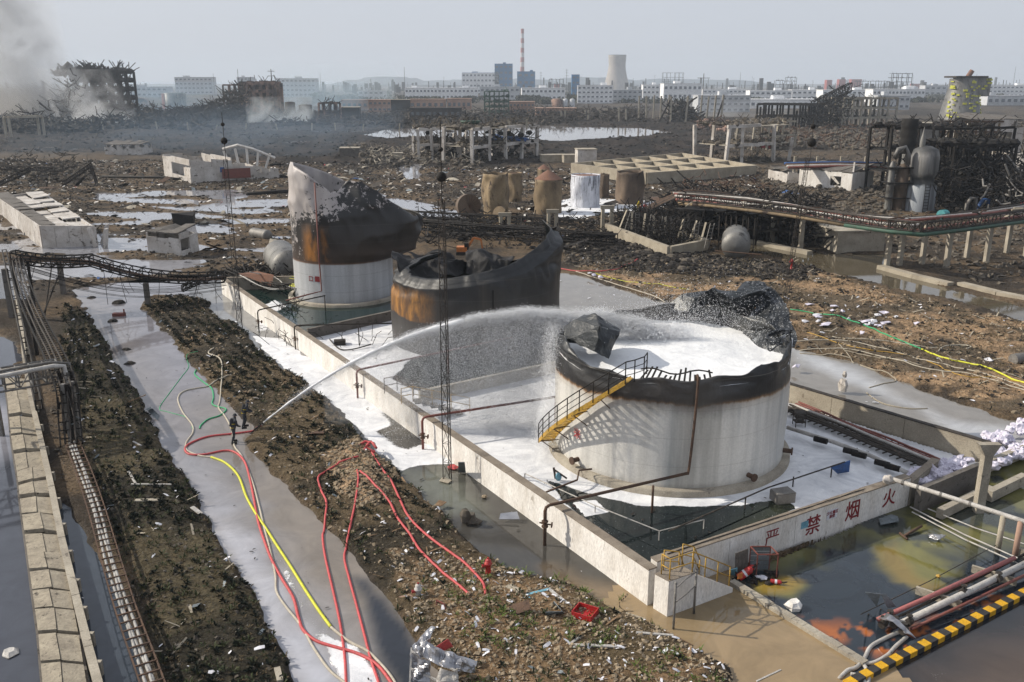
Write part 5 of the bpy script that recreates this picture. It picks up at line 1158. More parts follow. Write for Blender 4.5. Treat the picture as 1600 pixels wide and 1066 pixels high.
bar('small wooden tray frame in shallow water near the hydrant', (793, 920, .15), (812, 930, .15), .3, .05, 'concrete_tan', 'board', 'board')
bar('white angle bar on the dark left field', (208, 690, .35), (221, 697, .35), .1, .05, 'pipe_white', 'metal_strip', 'strip')
bar('pale bar lying in the middle of the left field', (200, 736, .35), (212, 756, .35), .12, .06, 'pipe_white', 'metal_strip', 'strip')
bar('white bar lying across the left field', (205, 757, .35), (268, 758, .35), .1, .05, 'pipe_white', 'metal_strip', 'strip')
bar('grey plank lying in the left field', (211, 783, .35), (252, 783, .35), .25, .06, 'concrete', 'plank', 'plank')
bar('pale board near the canal in the left field', (300, 793, .35), (314, 802, .35), .22, .05, 'pipe_white', 'plank', 'plank')
bar('dark stick leaning on the left canal bank', (201, 628, .4), (228, 617, .7), .05, .05, 'wood', 'stick', 'stick')
bar('pale upright post at the lower left of the canal', (433, 1045, .35), (438, 1066, .35), .22, .1, 'concrete', 'post', 'post')
# foil wreck at the bottom edge
fw = thing('foil_wreck', 'collapsed frame of crumpled silver foil at the bottom edge of the mud', 'wreckage', tuple(at(690, 1040)))
def crumple2(A, B, m, seed, amp, nu=22, nv=12, par=None): return crumple('foil_panel', par, A, B, m, seed, amp, nu, nv)
F_ = at
crumple2([F_(644, 1012, 1.2), F_(672, 983, 1.5), F_(680, 985, 1.5)], [F_(656, 1030, 1.0), F_(670, 1015, 1.1), F_(668, 1003, 1.4)], MT['foil'], 41, .18, par=fw)
crumple2([F_(664, 1004, 1.4), F_(685, 1015, 1.2), F_(712, 1024, 1.1), F_(745, 1035, .8)], [F_(660, 1024, 1.1), F_(682, 1040, .9), F_(708, 1048, .8), F_(740, 1052, .5)], MT['foil'], 43, .22, par=fw)
crumple2([F_(644, 1020, 1.0), F_(655, 1030, .9), F_(672, 1035, .7)], [F_(645, 1060, .2), F_(655, 1066, .2), F_(672, 1066, .2)], MT['foil'], 46, .2, par=fw)
crumple2([F_(690, 1045, .8), F_(700, 1048, .8), F_(714, 1050, .7)], [F_(680, 1075, .2), F_(700, 1078, .2), F_(716, 1075, .2)], MT['pipe_white'], 48, .15, par=fw)
for a, b_ in (((643, 1012, 1.2), (640, 1075, 0)), ((644, 1018, 1.1), (712, 1048, .9)), ((714, 1045, .9), (713, 1080, 0)), ((642, 1045, .5), (690, 1066, .4)), ((690, 1062, .3), (715, 1075, .3)), ((664, 1004, 1.4), (672, 1020, 1.2))):
    k = MB(); k.beam(at(*a), at(*b_), .06); k.build('frame_bar', MT['pipe_white'], fw)
rf = bent_sheet('red crumpled plastic behind the foil wreck', [(682, 1010, .5), (700, 998, .9), (708, 1010, .6), (690, 1018, .3)], 'hose_red', 'plastic_sheet')
rs = thing('red_stand', 'small red metal stand fallen on the mud by the muddy puddle', 'stand', tuple(at(690, 960, .2)))
for a, b_ in (((682, 938, .5), (682, 952, .2)), ((682, 938, .5), (694, 944, .5)), ((694, 944, .5), (698, 960, .2)), ((684, 952, .2), (697, 960, .2)), ((690, 940, .5), (692, 955, .2))): k = MB(); k.beam(at(*a), at(*b_), .05); k.build('leg', MT['pipe_red'], rs)
tb = bent_sheet('pink board half buried beside the white hydrant', [(622, 933, .25), (640, 928, .4), (650, 935, .3), (640, 938, .2)], 'pink_wall', 'board')
k = MB(); k.rock(at(707, 730, .1), .35, .35); o = k.build('red_float', MT['hose_red']); tag(o, 'deflated red float beside the foot of the lattice mast', 'float')
k = MB(); k.rock(at(733, 812, .1), .5, .9); k.rock(at(728, 806, .5), .3, 1.4); k.rock(at(742, 815, .1), .35, .5); o = k.build('earth_clod', MT['rubble']); tag(o, 'clump of torn roots and earth standing in the dark water', 'clod')
k = MB(); k.rock(at(1241, 946, .15), .42, .6); o = k.build('concrete_lump', MT['plaster']); tag(o, 'white broken block of concrete at the edge of the dark oily pool', 'block')
k = MB(); k.rock(at(757, 776, .1), .18, .5); o = k.build('stone', MT['sand_rock']); tag(o, 'tan stone at the foot of the white wall right of the mast', 'stone')
# fire point against the lettered wall
fp = thing('fire_equipment_frame', 'red pipe frame with a grey louvred back standing against the lettered wall', 'frame', tuple(at(1190, 905)))
q0, q1, q2, q3 = at(1181, 903, .05), at(1213, 903, .05), at(1201, 890, .05), at(1170, 890, .05)
T_ = Vector((0, 0, 1.15))
for a, b_ in ((q0, q0+T_), (q1, q1+T_), (q2, q2+T_), (q3, q3+T_), (q0+T_, q1+T_), (q1+T_, q2+T_), (q2+T_, q3+T_), (q3+T_, q0+T_)): k = MB(); k.beam(a, b_, .045); k.build('frame_bar', MT['pipe_red'], fp)
for i in range(5): k = MB(); k.beam(q3+T_*((i+.5)/5), q2+T_*((i+.5)/5), .02, .2); k.build('louvre_slat', MT['sheet_grey'], fp)
pn = thing('timber_panel', 'weathered grey board panel with an orange notice leaning on the lettered wall', 'panel', tuple(at(1160, 905)))
for i in range(4):
    a = at(1151+i*5, 902-i*2, .05); k = MB(); k.beam(a, a+Vector((-.05, .1, 1.15)), .17, .03); k.build('board', MT['concrete_dark'], pn)
k = MB(); a = at(1156, 899, .9); k.box(a+Vector((0, -.05, 0)), (.25, .02, .25), R_(25)); k.build('notice', MT['orange_paint'], pn)
def extinguisher(label, a, b, r=.12):
    a, b = at(*a), at(*b); R = thing('fire_extinguisher', label, 'fire extinguisher', tuple(a), 'fire extinguishers')
    k = MB(); k.cyl(a, b, r, 14); d = (b-a).normalized(); k.cyl(b, b+d*r*.7, r, 14, r*.35); k.build('cylinder', MT['red_paint'], R)
    k = MB(); k.cyl(b+d*r*.6, b+d*(r*.6+.12), r*.3, 8); k.beam(b+d*(r*.6+.1), b+d*(r*.6+.12)+Vector((.1, -.05, .08)), .04); k.build('valve_head', MT['steel_burnt'], R)
    c = a.lerp(b, .55); k = MB(); k.cyl(c-d*.05, c+d*.05, r+.004, 14); k.build('white_label', MT['paper'], R)
extinguisher('large red extinguisher leaning on debris left of the red frame', (1154, 903, .15), (1172, 890, .5), .17)
extinguisher('red extinguisher leaning just behind the large one', (1160, 897, .2), (1176, 886, .55), .13)
extinguisher('small red extinguisher floating in front of the red frame', (1204, 908, .12), (1219, 910, .12), .10)
bt = bent_sheet('light blue plastic tank lid propped against the wall end', [(1139, 898, .05), (1140, 890, .6), (1152, 887, .6), (1152, 899, .05)], 'sheet_blue', 'tank_lid')
fp2 = thing('debris_heap', 'black soggy debris under the red frame beside the lettered wall', 'debris', tuple(at(1185, 900)))
k = MB()
for i in range(70): x, y = rnd.uniform(1150, 1215), rnd.uniform(892, 915); k.rock(at(x, y, .05), rnd.uniform(.05, .16), .5)
o = k.build('debris', MT['rubble_black'], fp2); tag(o, kind='stuff')
k = MB(); k.rock(at(1192, 902, .15), .2, .4); k.rock(at(1184, 901, .15), .13, .4); o = k.build('cloth', MT['paper'], fp2)
# kerb of the coloured pool on its left
kb = thing('kerb', 'worn concrete kerb between the brown pond and the oily pool', 'kerb', tuple(at(1240, 965)))
a, b_ = at(1143, 912), at(1352, 1040)
for i in range(12):
    k = MB(); d = (b_-a)/12; k.boxl(a+d*i+d*.01, a+d*(i+1)-d*.01, .34, -.3, .17+rnd.uniform(-.01, .02)); k.build('kerb_stone', MT['concrete'], kb)
yk = thing('striped_kerb', 'yellow and black striped kerb along the right side of the oily pool', 'kerb', tuple(at(1460, 1000)))
a, b_ = at(1322, 1074), at(1680, 888); nkb = 36
for i in range(nkb):
    k = MB(); d = (b_-a)/nkb; k.boxl(a+d*i+d*.012, a+d*(i+1)-d*.012, .34, -.3, .20+rnd.uniform(-.01, .012)); k.build('kerb_stone', MT['kerb_yellow' if i % 2 == 0 else 'kerb_black'], yk)
# three big pipes over the pool
pp_ = thing('pipeline', 'pink, white and red pipes crossing low over the oily pool beside the striped kerb', 'pipes', tuple(at(1480, 950)))
for (a, b_, r, m) in (((1372, 968, .35), (1585, 872, .6), .10, 'pipe_pink'), ((1405, 976, .35), (1640, 862, .6), .14, 'pipe_white'), ((1424, 983, .25), (1640, 880, .5), .06, 'pipe_red'), ((1395, 968, .2), (1640, 845, .45), .04, 'steel_mid'), ((1410, 962, .2), (1620, 858, .35), .035, 'steel_mid')):
    k = MB(); k.tube([at(*a), at((a[0]+b_[0])/2, (a[1]+b_[1])/2+1, (a[2]+b_[2])/2), at(*b_)], r, 12); k.build('pipe', MT[m], pp_)
for f in (.3, .62, .9): p = at(1372, 968, 0).lerp(at(1640, 862, 0), f); k = MB(); k.box(p+Vector((0, -.3, .1)), (1.8, .12, .5), R_(-40)); k.build('support', MT['concrete'], pp_)
for (x, y, z) in ((1390, 965, .35), (1398, 975, .35), (1412, 985, .3), (1380, 975, .3), (1505, 925, .5), (1560, 905, .5), (1420, 972, .4)):
    p = at(x, y, z); k = MB(); k.cyl(p-Vector((.12, .1, 0)), p+Vector((.12, .1, 0)), .15, 10); k.cyl(p, p+Vector((0, 0, .3)), .04, 6); k.cyl(p+Vector((0, 0, .28)), p+Vector((0, 0, .32)), .13, 10); k.build('valve', MT['steel_mid'], pp_)
grey = []
for i, (lab, pts) in enumerate((('grey flexible hose looping over the kerb corner, upper loop', [(1405, 978, .35), (1385, 985, .4), (1362, 1000, .35), (1352, 1018, .35), (1340, 1030, .4), (1325, 1044, .15), (1312, 1058, .1)]),
        ('grey flexible hose hanging from the valve at the lower corner of the pool', [(1418, 985, .35), (1400, 1002, .3), (1388, 1018, .2), (1368, 1026, .3), (1352, 1024, .4), (1345, 1018, .5)]),
        ('grey hose dropping down the kerb corner to the bottom edge', [(1350, 1020, .5), (1357, 1035, .4), (1358, 1055, .15), (1354, 1080, .1)]),
        ('short grey hose on the kerb corner at the bottom edge', [(1330, 1044, .3), (1345, 1050, .25), (1352, 1062, .2), (1350, 1085, .1)]))):
    hose(lab, pts, .09, 'pipe_white')
crumple('torn_sheet', None, [at(1372, 966, .6), at(1390, 970, .8), at(1415, 988, .5)], [at(1385, 958, .7), at(1405, 970, .8), at(1432, 998, .3)], MT['foil'], 61, .08)
tag(bpy.data.objects['torn_sheet'], 'strip of bent silver sheet draped over the pipe ends', 'sheet')
cs_ = thing('sheet_on_posts', 'grey sheet folded over two short posts in the middle of the oily pool', 'sheet', tuple(at(1365, 955)))
for x, y in ((1357, 960), (1376, 952)): k = MB(); k.tube([at(x, y, -.1), at(x, y, .85)], .035, 6); k.build('post', MT['steel_mid'], cs_)
k = MB(); P4 = [at(1352, 925, .85), at(1376, 928, .9), at(1384, 928, .85), at(1400, 948, .25), at(1386, 950, .25), at(1370, 948, .2)]; k.add(P4, [(0, 1, 5), (1, 2, 3, 4)]); o = k.build('sheet', MT['sheet_grey'], cs_); md = o.modifiers.new('t', 'SOLIDIFY'); md.thickness = .02
pv = thing('valve_posts', 'pair of short posts with a brass tap standing in yellow-green water', 'valve', tuple(at(1466, 900)))
for x in (1463, 1468): k = MB(); k.tube([at(x, 900, -.1), at(x, 900, .5)], .03, 6); k.build('post', MT['pipe_white'], pv)
k = MB(); k.rock(at(1466, 900, .55), .1, .8); k.build('tap', MT['yellow_paint'], pv)
# silver pipe running from the corner of the lettered wall over the pool
sp_ = thing('overhead_pipe', 'silver pipe running from the wall corner over the yellow-green water', 'pipe', tuple(at(1500, 780)))
P0 = at(1392, 748, 1.95); P1 = at(1600, 815, 1.95); P2 = P1+(P1-P0)*.3
k = MB(); k.tube([P0, P0.lerp(P1, .5)+Vector((0, 0, .02)), P1, P2], .11, 12); k.build('pipe', MT['pipe_white'], sp_)
k = MB(); k.rock(P0+Vector((-.15, 0, -.05)), .3, .9); k.build('wrapped_end', MT['plaster_old'], sp_)
for f, m_ in ((.86, 'concrete_tan'), (.98, 'pink_wall')): p = P0.lerp(P1, f); k = MB(); k.tube([p, Vector((p.x, p.y, -.2))], .13, 10); k.build('support_column', MT[m_], sp_)
for f in (.1, .22, .4, .62): p = P0.lerp(P1, f); k = MB(); d = (P1-P0).normalized(); k.cyl(p-d*.05, p+d*.05, .14, 10); k.build('joint_band', MT['steel_grey'], sp_)
# cables and thin rails over the pool
for i, (a, b_) in enumerate((((1422, 792, .3), (1590, 872, .5)), ((1425, 800, .3), (1590, 880, .45)), ((1450, 795, .3), (1600, 850, .4)), ((1345, 960, .3), (1560, 850, .4)), ((1400, 965, .2), (1600, 868, .3)))):
    k = MB(); k.tube([at(*a), at((a[0]+b_[0])/2, (a[1]+b_[1])/2+3, .3), at(*b_)], .02 if i > 2 else .035, 5); o = k.build('cable', MT['pipe_white' if i < 3 else 'steel_mid']); tag(o, ['white rail cable from the lettered wall end to the pipe junction', 'second pale cable just below the white rail over the pool', 'pale cable nearest the concrete slabs over the green water', 'thin dark cable crossing the yellow-green water', 'thin dark cable lying close behind the pink pipe'][i], 'cable')
# concrete post and fallen slabs, sandbags
cp = thing('concrete_post', 'tall flared concrete post among the white bags at the right', 'post', tuple(at(1530, 800)))
p = at(1528, 800); h = hgt(1528, 800, 693); k = MB()
for zz0, zz1, w0, w1 in ((-.2, h-.6, .42, .42), (h-.6, h, .42, 1.1)): k.add([(p.x+sx*w/2, p.y+sy*.2, z) for z, w in ((zz0, w0), (zz1, w1)) for sx, sy in ((-1, -1), (1, -1), (1, 1), (-1, 1))], [(3, 2, 1, 0), (4, 5, 6, 7), (0, 1, 5, 4), (1, 2, 6, 5), (2, 3, 7, 6), (3, 0, 4, 7)])
k.build('post', MT['concrete'], cp)
gs = 'fallen concrete slabs'
for i, (a, b_, w, th, z) in enumerate((((1432, 790), (1520, 752), 1.9, .3, .35), ((1468, 803), (1545, 765), .5, .35, .3), ((1500, 745), (1600, 705), .7, .3, .4), ((1545, 775), (1600, 748), .6, .35, .35))):
    k = MB(); k.beam(at(*a, z), at(*b_, z+.1), th, w); o = k.build('concrete_slab', MT['concrete_dark' if i == 0 else 'concrete']); tag(o, ['broad dark concrete slab lying under the white bags', 'narrow slab tilted in front of the broad one by the wall end', 'slab behind the flared post at the right edge', 'short slab at the right edge of the green water'][i], 'slab', gs)
bagm = []
for v_ in range(6):
    me = bmesh.new(); bmesh.ops.create_icosphere(me, subdivisions=2, radius=1)
    for v in me.verts:
        n_ = noise.noise(v.co*1.6+Vector((v_*7, 0, 0))); n2 = abs(noise.noise(v.co*3.3+Vector((0, v_*5, 0))))
        v.co *= 1+.45*n_-.5*n2; v.co.z *= .75
        if v.co.z > .45 and v_ % 2 == 0: v.co.z += .5*max(0, 1-abs(v.co.x)*2.5)
    m_ = bpy.data.meshes.new('plastic_bag'); me.to_mesh(m_); me.free(); m_.materials.append(MT['plastic_bag']); bagm.append(m_)
bags = []
def bag_at(x, y, z, r):
    o = bpy.data.objects.new('plastic_bag', bagm[rnd.randrange(6)]); COL.objects.link(o); p = at(x, y, z); o.location = p
    o.scale = (r*rnd.uniform(.8, 1.2), r*rnd.uniform(.8, 1.2), r*rnd.uniform(.7, 1.2)); o.rotation_euler = (rnd.uniform(-.5, .5), rnd.uniform(-.5, .5), rnd.random()*6.28)
    lab = 'one of the white plastic bags heaped along the corner of the bund' if x < 1500 else 'one of the white plastic bags strewn behind the flared post'
    tag(o, lab, 'plastic bag', 'white plastic bags heaped by the bund corner' if x < 1500 else 'white plastic bags behind the flared post')
for i in range(120):
    f = rnd.random(); x = 1425+f*85+rnd.uniform(-6, 6); y = 752-f*22+rnd.uniform(-14, 10); bag_at(x, y, rnd.uniform(.5, 1.0), rnd.uniform(.20, .34))
for i in range(90):
    f = rnd.random(); x = 1535+f*80; y = 722-f*25+rnd.uniform(-10, 12); bag_at(x, y, rnd.uniform(.3, .7), rnd.uniform(.2, .34))
for i in range(26): bag_at(rnd.uniform(1535, 1580), rnd.uniform(676, 692), rnd.uniform(.35, .8), rnd.uniform(.2, .32))
for i in range(18): bag_at(rnd.uniform(1577, 1615), rnd.uniform(655, 678), rnd.uniform(.3, .6), rnd.uniform(.2, .32))
# white scraps on the brown ground to the right
for i, (x, y) in enumerate([(1258, 503), (1264, 477), (1304, 480), (1277, 493), (1289, 510), (1279, 496), (1278, 502), (1326, 499), (1290, 507), (1372, 493), (1382, 489), (1352, 503), (1360, 507), (1370, 510), (1380, 506), (1365, 503), (1375, 511), (1388, 505), (1400, 496), (1433, 506), (1347, 521), (1355, 509), (1300, 486), (1316, 487), (921, 428), (928, 430), (938, 433), (1545, 562), (1243, 573)]):
    p = at(x, y, .5); k = MB(); r = rnd.uniform(.25, .5); n = 6; a0 = rnd.random()*6
    ring = [p+Vector((r*math.cos(a0+j*1.05)*rnd.uniform(.6, 1.2), r*math.sin(a0+j*1.05)*rnd.uniform(.5, 1), rnd.uniform(-.06, .2))) for j in range(n)]
    k.add(ring+[p+Vector((0, 0, .2))]+[q-Vector((0, 0, .05)) for q in ring], [(j, (j+1) % n, n) for j in range(n)]+[(n+1+j, n+1+(j+1) % n, (j+1) % n, j) for j in range(n)])
    o = k.build('white_scrap', MT['plastic_bag' if i % 3 else 'paper']); tag(o, 'crumpled white scrap lying on the brown ground beyond the bund', 'scrap', 'white scraps on the brown ground')
dr = thing('steel_drum', 'dented silver drum lying on the ground at the right edge', 'drum', tuple(at(1593, 562)))
k = MB(); k.cyl(at(1583, 562, .55), at(1600, 560, .55), .45, 16); k.build('body', MT['steel_grey'], dr)
k = MB(); p = at(1318, 602, .6); k.rock(p, .35, 1.6); k.rock(p+Vector((0, 0, .8)), .18, 1.6); o = k.build('tied_sack', MT['plaster_old']); tag(o, 'tied pale sack standing on the bund edge behind the white tank', 'sack')

# ------------------------------------------------------------------ left side: slab walkway, channel wall, cable tray, pipe bridge
wk = thing('slab_walkway', 'buckled concrete slab walkway running up the left edge of the picture', 'walkway', tuple(at(60, 900)))
La = [(8, 600), (14, 640), (20, 700), (30, 760), (34, 800), (44, 870), (52, 930), (62, 1000), (72, 1110)]; Lb = [(40, 600), (52, 640), (62, 700), (75, 745), (86, 800), (98, 870), (110, 930), (124, 1000), (142, 1110)]
def seg(P_, f):
    i = min(int(f*(len(P_)-1)), len(P_)-2); t_ = f*(len(P_)-1)-i; a, b_ = at(*P_[i], .0), at(*P_[i+1], .0); return a.lerp(b_, t_)
ns = 17
for i in range(ns):
    f0, f1 = i/ns+.004, (i+1)/ns-.004; a, b_, c, d = seg(La, f0), seg(Lb, f0), seg(Lb, f1), seg(La, f1)
    hz = rnd.uniform(.42, .6); dz1 = rnd.uniform(-.10, .12); br = rnd.uniform(.42, .56)
    m0, m1 = a.lerp(b_, br), d.lerp(c, br+rnd.uniform(-.05, .05)); rg = rnd.uniform(.02, .16)
    for (q, zz) in (([a, m0, m1, d], (hz, hz+rg, hz+rg+dz1, hz+dz1)), ([m0+(b_-m0)*.03, b_, c, m1+(c-m1)*.03], (hz+rg-.03, hz-.04, hz+dz1-.05, hz+rg+dz1-.04))):
        k = MB(); top = [Vector((v.x, v.y, z_)) for v, z_ in zip(q, zz)]; bot = [v-Vector((0, 0, .22)) for v in top]
        k.add(bot+top, [(0, 1, 2, 3), (7, 6, 5, 4), (4, 5, 1, 0), (5, 6, 2, 1), (6, 7, 3, 2), (7, 4, 0, 3)]); k.build('slab', MT['concrete_slab'], wk)
for P_ in (La, Lb):
    k = MB()
    for i in range(len(P_)-1): a, b_ = at(*P_[i]), at(*P_[i+1]); k.boxl(a, b_, .18, -.4, .33)
    k.build('side_wall', MT['concrete_dark'], wk)
cw = thing('channel_wall', 'narrow concrete channel wall with stub posts beside the slab walkway', 'wall', tuple(at(130, 900)))
Lc = [(22, 440), (32, 500), (38, 560), (48, 620), (62, 680), (80, 760), (96, 840), (118, 930), (138, 1010), (165, 1110)]
for i in range(len(Lc)-1):
    a, b_ = at(*Lc[i], .6), at(*Lc[i+1], .6); k = MB(); d = (b_-a)*.004; k.boxl(a+d, b_-d, .3, -.4, .62); k.build('wall_panel', MT['concrete'], cw)
    for f in (.25, .75): p = a.lerp(b_, f); k = MB(); k.box((p.x+.22, p.y, .1), (.22, .16, 1.0)); k.build('stub_post', MT['concrete'], cw)
def truss(parent, A, B, w, h, n, m, rr=.045, name='truss', sag=0., slats=False, diag=True):
    "box girder between A and B, members joined, chords as parts"
    A, B = Vector(A), Vector(B); d = (B-A).normalized(); s = Vector((-d.y, d.x, 0)).normalized(); 
    def pt(f, i, top): return A.lerp(B, f)+s*(w/2 if i else -w/2)+Vector((0, 0, (h if top else 0)-sag*4*f*(1-f)))
    for i in (0, 1):
        for tp in (0, 1):
            k = MB(); k.tube([pt(j/n, i, tp) for j in range(n+1)], rr*1.3, 5); k.build('chord', MT[m], parent)
    k = MB()
    for j in range(n+1):
        f = j/n
        k.beam(pt(f, 0, 0), pt(f, 0, 1), rr*1.3); k.beam(pt(f, 1, 0), pt(f, 1, 1), rr*1.3); k.beam(pt(f, 0, 0), pt(f, 1, 0), rr*1.5); k.beam(pt(f, 0, 1), pt(f, 1, 1), rr*1.2)
        if j < n and diag:
            g = (j+1)/n
            for i in (0, 1): k.beam(pt(f, i, j % 2), pt(g, i, 1-j % 2), rr)
    o = k.build('web_members', MT[m], parent); return o
ct = thing('cable_tray', 'rusty ladder tray carrying silver cables down the left field edge', 'cable tray', tuple(at(170, 850)))
Lt = [(112, 690), (132, 740), (152, 800), (172, 870), (196, 950), (225, 1030), (250, 1100)]; wtray = .62
Lp = [at(x, y, .9) for x, y in Lt]
def tray(parent, Lp, wid, m, step=.62, rail=.05, hrail=.12):
    S = spline(Lp, 4); 
    for sg in (-1, 1):
        k = MB()
        for i in range(len(S)-1):
            d = (S[i+1]-S[i]).normalized(); s = Vector((-d.y, d.x, 0)).normalized()*wid/2*sg; k.beam(S[i]+s, S[i+1]+s, rail, hrail)
        k.build('side_rail', MT[m], parent)
    acc = 0; L_ = 0
    for i in range(len(S)-1):
        l = (S[i+1]-S[i]).length; d = (S[i+1]-S[i]).normalized(); s = Vector((-d.y, d.x, 0)).normalized()*wid/2
        while acc < L_+l: p = S[i].lerp(S[i+1], (acc-L_)/l)+Vector((0, 0, .05)); k = MB(); k.beam(p-s, p+s, .06, .05); k.build('rung', MT[m], parent); acc += step
        L_ += l
    return S
S = tray(ct, Lp, .75, 'steel_rust')
for off in (-.2, -.04, .12): k = MB(); k.tube([q+Vector((off+.05*math.sin(i*.7+off*20), 0, -.03+.03*math.sin(i*1.9+off*9))) for i, q in enumerate(S)], .062, 8); k.build('cable', MT['cable_grey'], ct)
for i in (2, 9, 16, 22): k = MB(); p = S[i]; k.beam(p, Vector((p.x, p.y, 0)), .1); k.build('leg', MT['steel_rust'], ct)
# tall burnt tray coming down from the pipe bridge
ht = thing('burnt_tray', 'burnt black ladder tray sloping down from the corner of the pipe bridge', 'cable tray', tuple(at(80, 560)))
Q_ = [(24, 402, 5.2), (30, 430, 5.0), (44, 470, 4.7), (62, 510, 4.4), (80, 545, 4.3), (95, 580, 4.2), (105, 610, 3.6), (108, 650, 2.2), (112, 695, .9)]
S2 = tray(ht, [at(*q) for q in Q_], 1.15, 'steel_burnt', .55, .07, .25)
for off in (-.35, .0, .3): k = MB(); k.tube([q+Vector((off, 0, .08+.05*math.sin(i+off*9))) for i, q in enumerate(S2)], .06, 6); k.build('cable', MT['steel_mid'], ht)
for (x, y, z) in ((20, 560, 4.3), (40, 590, 4.2), (96, 590, 4.2), (110, 600, 4.0)): pass
for a, b_ in (((18, 402, 5.2), (18, 500, 0)), ((42, 402, 5.0), (60, 470, 0)), ((92, 580, 4.2), (98, 700, 0)), ((112, 580, 4.2), (118, 700, 0)), ((105, 600, 4.), (112, 720, 0)), ((45, 470, 4.6), (60, 600, 0))):
    pa_ = at(*a); k = MB(); k.beam(pa_, Vector((pa_.x, pa_.y, -.2)), .2); k.build('leg', MT['steel_burnt'], ht)
k = MB()
for i in range(40): q = S2[rnd.randrange(len(S2))]; q2 = q+Vector((rnd.uniform(-1, 1), rnd.uniform(-1.5, 1.5), rnd.uniform(-2.5, -.4))); k.tube([q, (q+q2)/2+Vector((rnd.uniform(-.4, .4), 0, -.3)), q2], .02, 4)
o = k.build('dangling_wires', MT['steel_mid'], ht); tag(o, kind='stuff')
# parallel second tray at the far left and side girder
lg = thing('burnt_girder', 'dark girder standing left of the burnt tray with its foot in the ditch', 'girder', tuple(at(40, 520)))
truss(lg, at(8, 400, 4.8), at(62, 640, 1.5), .35, .6, 14, 'steel_burnt', .05)
bx = thing('pipe_bridge', 'white pipe girder jutting in from the left edge over the slab walkway', 'pipe bridge', tuple(at(60, 600)))
truss(bx, at(-60, 618, 3.4), at(92, 592, 3.4), 1.3, 1.1, 7, 'steel_grey', .055)
k = MB(); k.tube([at(-60, 600, 4.6), at(84, 572, 4.7), at(100, 572, 4.6), at(104, 590, 3.9), at(106, 612, 3.2)], .14, 8); k.build('pipe', MT['pipe_white'], bx)
k = MB(); k.tube([at(-60, 590, 4.6), at(80, 566, 4.7), at(108, 568, 4.4), at(112, 600, 3.4), at(112, 660, 1.6)], .10, 8); k.build('pipe', MT['steel_grey'], bx)
for a in ((98, 600, 4.0), (112, 596, 4.0), (-10, 600, 3.4)): p = at(*a); k = MB(); k.beam(p, Vector((p.x, p.y, -.2)), .22); k.build('leg', MT['steel_grey'], bx)
for i in range(5): p = at(108, 600+i*16, 3.6-.5*i); k = MB(); k.beam(p, p+Vector((rnd.uniform(-.8, .6), rnd.uniform(-.5, .5), rnd.uniform(-.8, .2))), .16, .03); k.build('torn_cladding', MT['sheet_grey'], bx)
# sagging burnt bridge across the picture left
sb = thing('sagging_pipe_bridge', 'burnt pipe bridge sagging from the left edge to the far end of the bund', 'pipe bridge', tuple(at(200, 430)))
A0, B0 = at(22, 408, 5.0), at(352, 438, 2.4)
truss(sb, A0, A0.lerp(B0, .36)+Vector((0, 0, .35)), 1.5, .9, 8, 'steel_burnt', .06, sag=.3)
M_ = A0.lerp(B0, .36)+Vector((0, 0, .35))
truss(sb, M_, B0, 1.5, .8, 14, 'steel_burnt', .055, sag=.75)
for i in range(6):
    k = MB(); y_ = -.7+.28*i; z_ = .25+.08*(i % 2); k.tube([A0.lerp(B0, f/14)+Vector((0, y_, z_+.35*math.sin(math.pi*f/14)*(1-.3*(i % 3))-.9*math.sin(math.pi*max(0, f-5)/9)*(f > 5)*(.8+.1*i))) for f in range(15)], .06+.02*(i % 2), 6); k.build('pipe', MT['steel_burnt' if i % 3 else 'steel_rust'], sb)
for (x, y, z) in ((100, 462, 4.2), (20, 500, 4.8), (232, 480, 2.4)):
    p = at(x, y); k = MB(); k.box((p.x, p.y, z/2-.1), (.42, .42, z+.2)); k.build('concrete_leg', MT['concrete_dark'], sb)
k = MB()
for i in range(9): y_ = rnd.uniform(-.6, .6); k.tube([A0.lerp(B0, f/10)+Vector((0, y_, -1.6*math.sin(math.pi*f/10)-.1*i)) for f in range(11)], .022, 4)
for i in range(16): f = rnd.random(); p = A0.lerp(B0, f); q = p+Vector((rnd.uniform(-2, 2), rnd.uniform(-2, 1), -rnd.uniform(1, 4))); k.tube([p, (p+q)/2+Vector((0, 0, -.4)), q], .025, 4)
o = k.build('loose_cables', MT['steel_burnt'], sb); tag(o, kind='stuff')
for a, b_ in (((83, 400, 4.6), (70, 495, .1)), ((100, 410, 4.3), (66, 495, .1))): k = MB(); k.beam(at(*a), at(*b_), .09); k.build('hanging_strut', MT['steel_burnt'], sb)
# bent truss resting on the wall end, rebar tangles in the bund
for i, (lab, x0, y0, x1, y1) in enumerate((('bent black girder resting on the far corner of the bund wall', 285, 455, 352, 432), ('buckled black girder slumped inside the bund towards the torn tank', 350, 425, 450, 452))):
    g = thing('bent_girder', lab, 'girder', tuple(at(x0, y0))); truss(g, at(x0, y0, 1.3), at(x1, y1, 2.3-.8*i), .6, .5, 10, 'steel_burnt', .05, sag=-.2+.6*i)
k = MB(); k.tube(spline([at(390, 425, 2.6), at(430, 434, 1.8), at(450, 448, 1.6), at(490, 452, 1.8)], 6), .05, 6); k.tube(spline([at(375, 430, 2.2), at(410, 448, 1.5), at(450, 452, 1.4), at(500, 446, 1.9)], 6), .05, 6); k.tube(spline([at(380, 432, 2.0), at(420, 452, 1.2), at(460, 450, 1.5)], 6), .04, 6); o = k.build('slack_cables', MT['pipe_white']); tag(o, 'slack pale cables hanging inside the far end of the bund', 'cables')
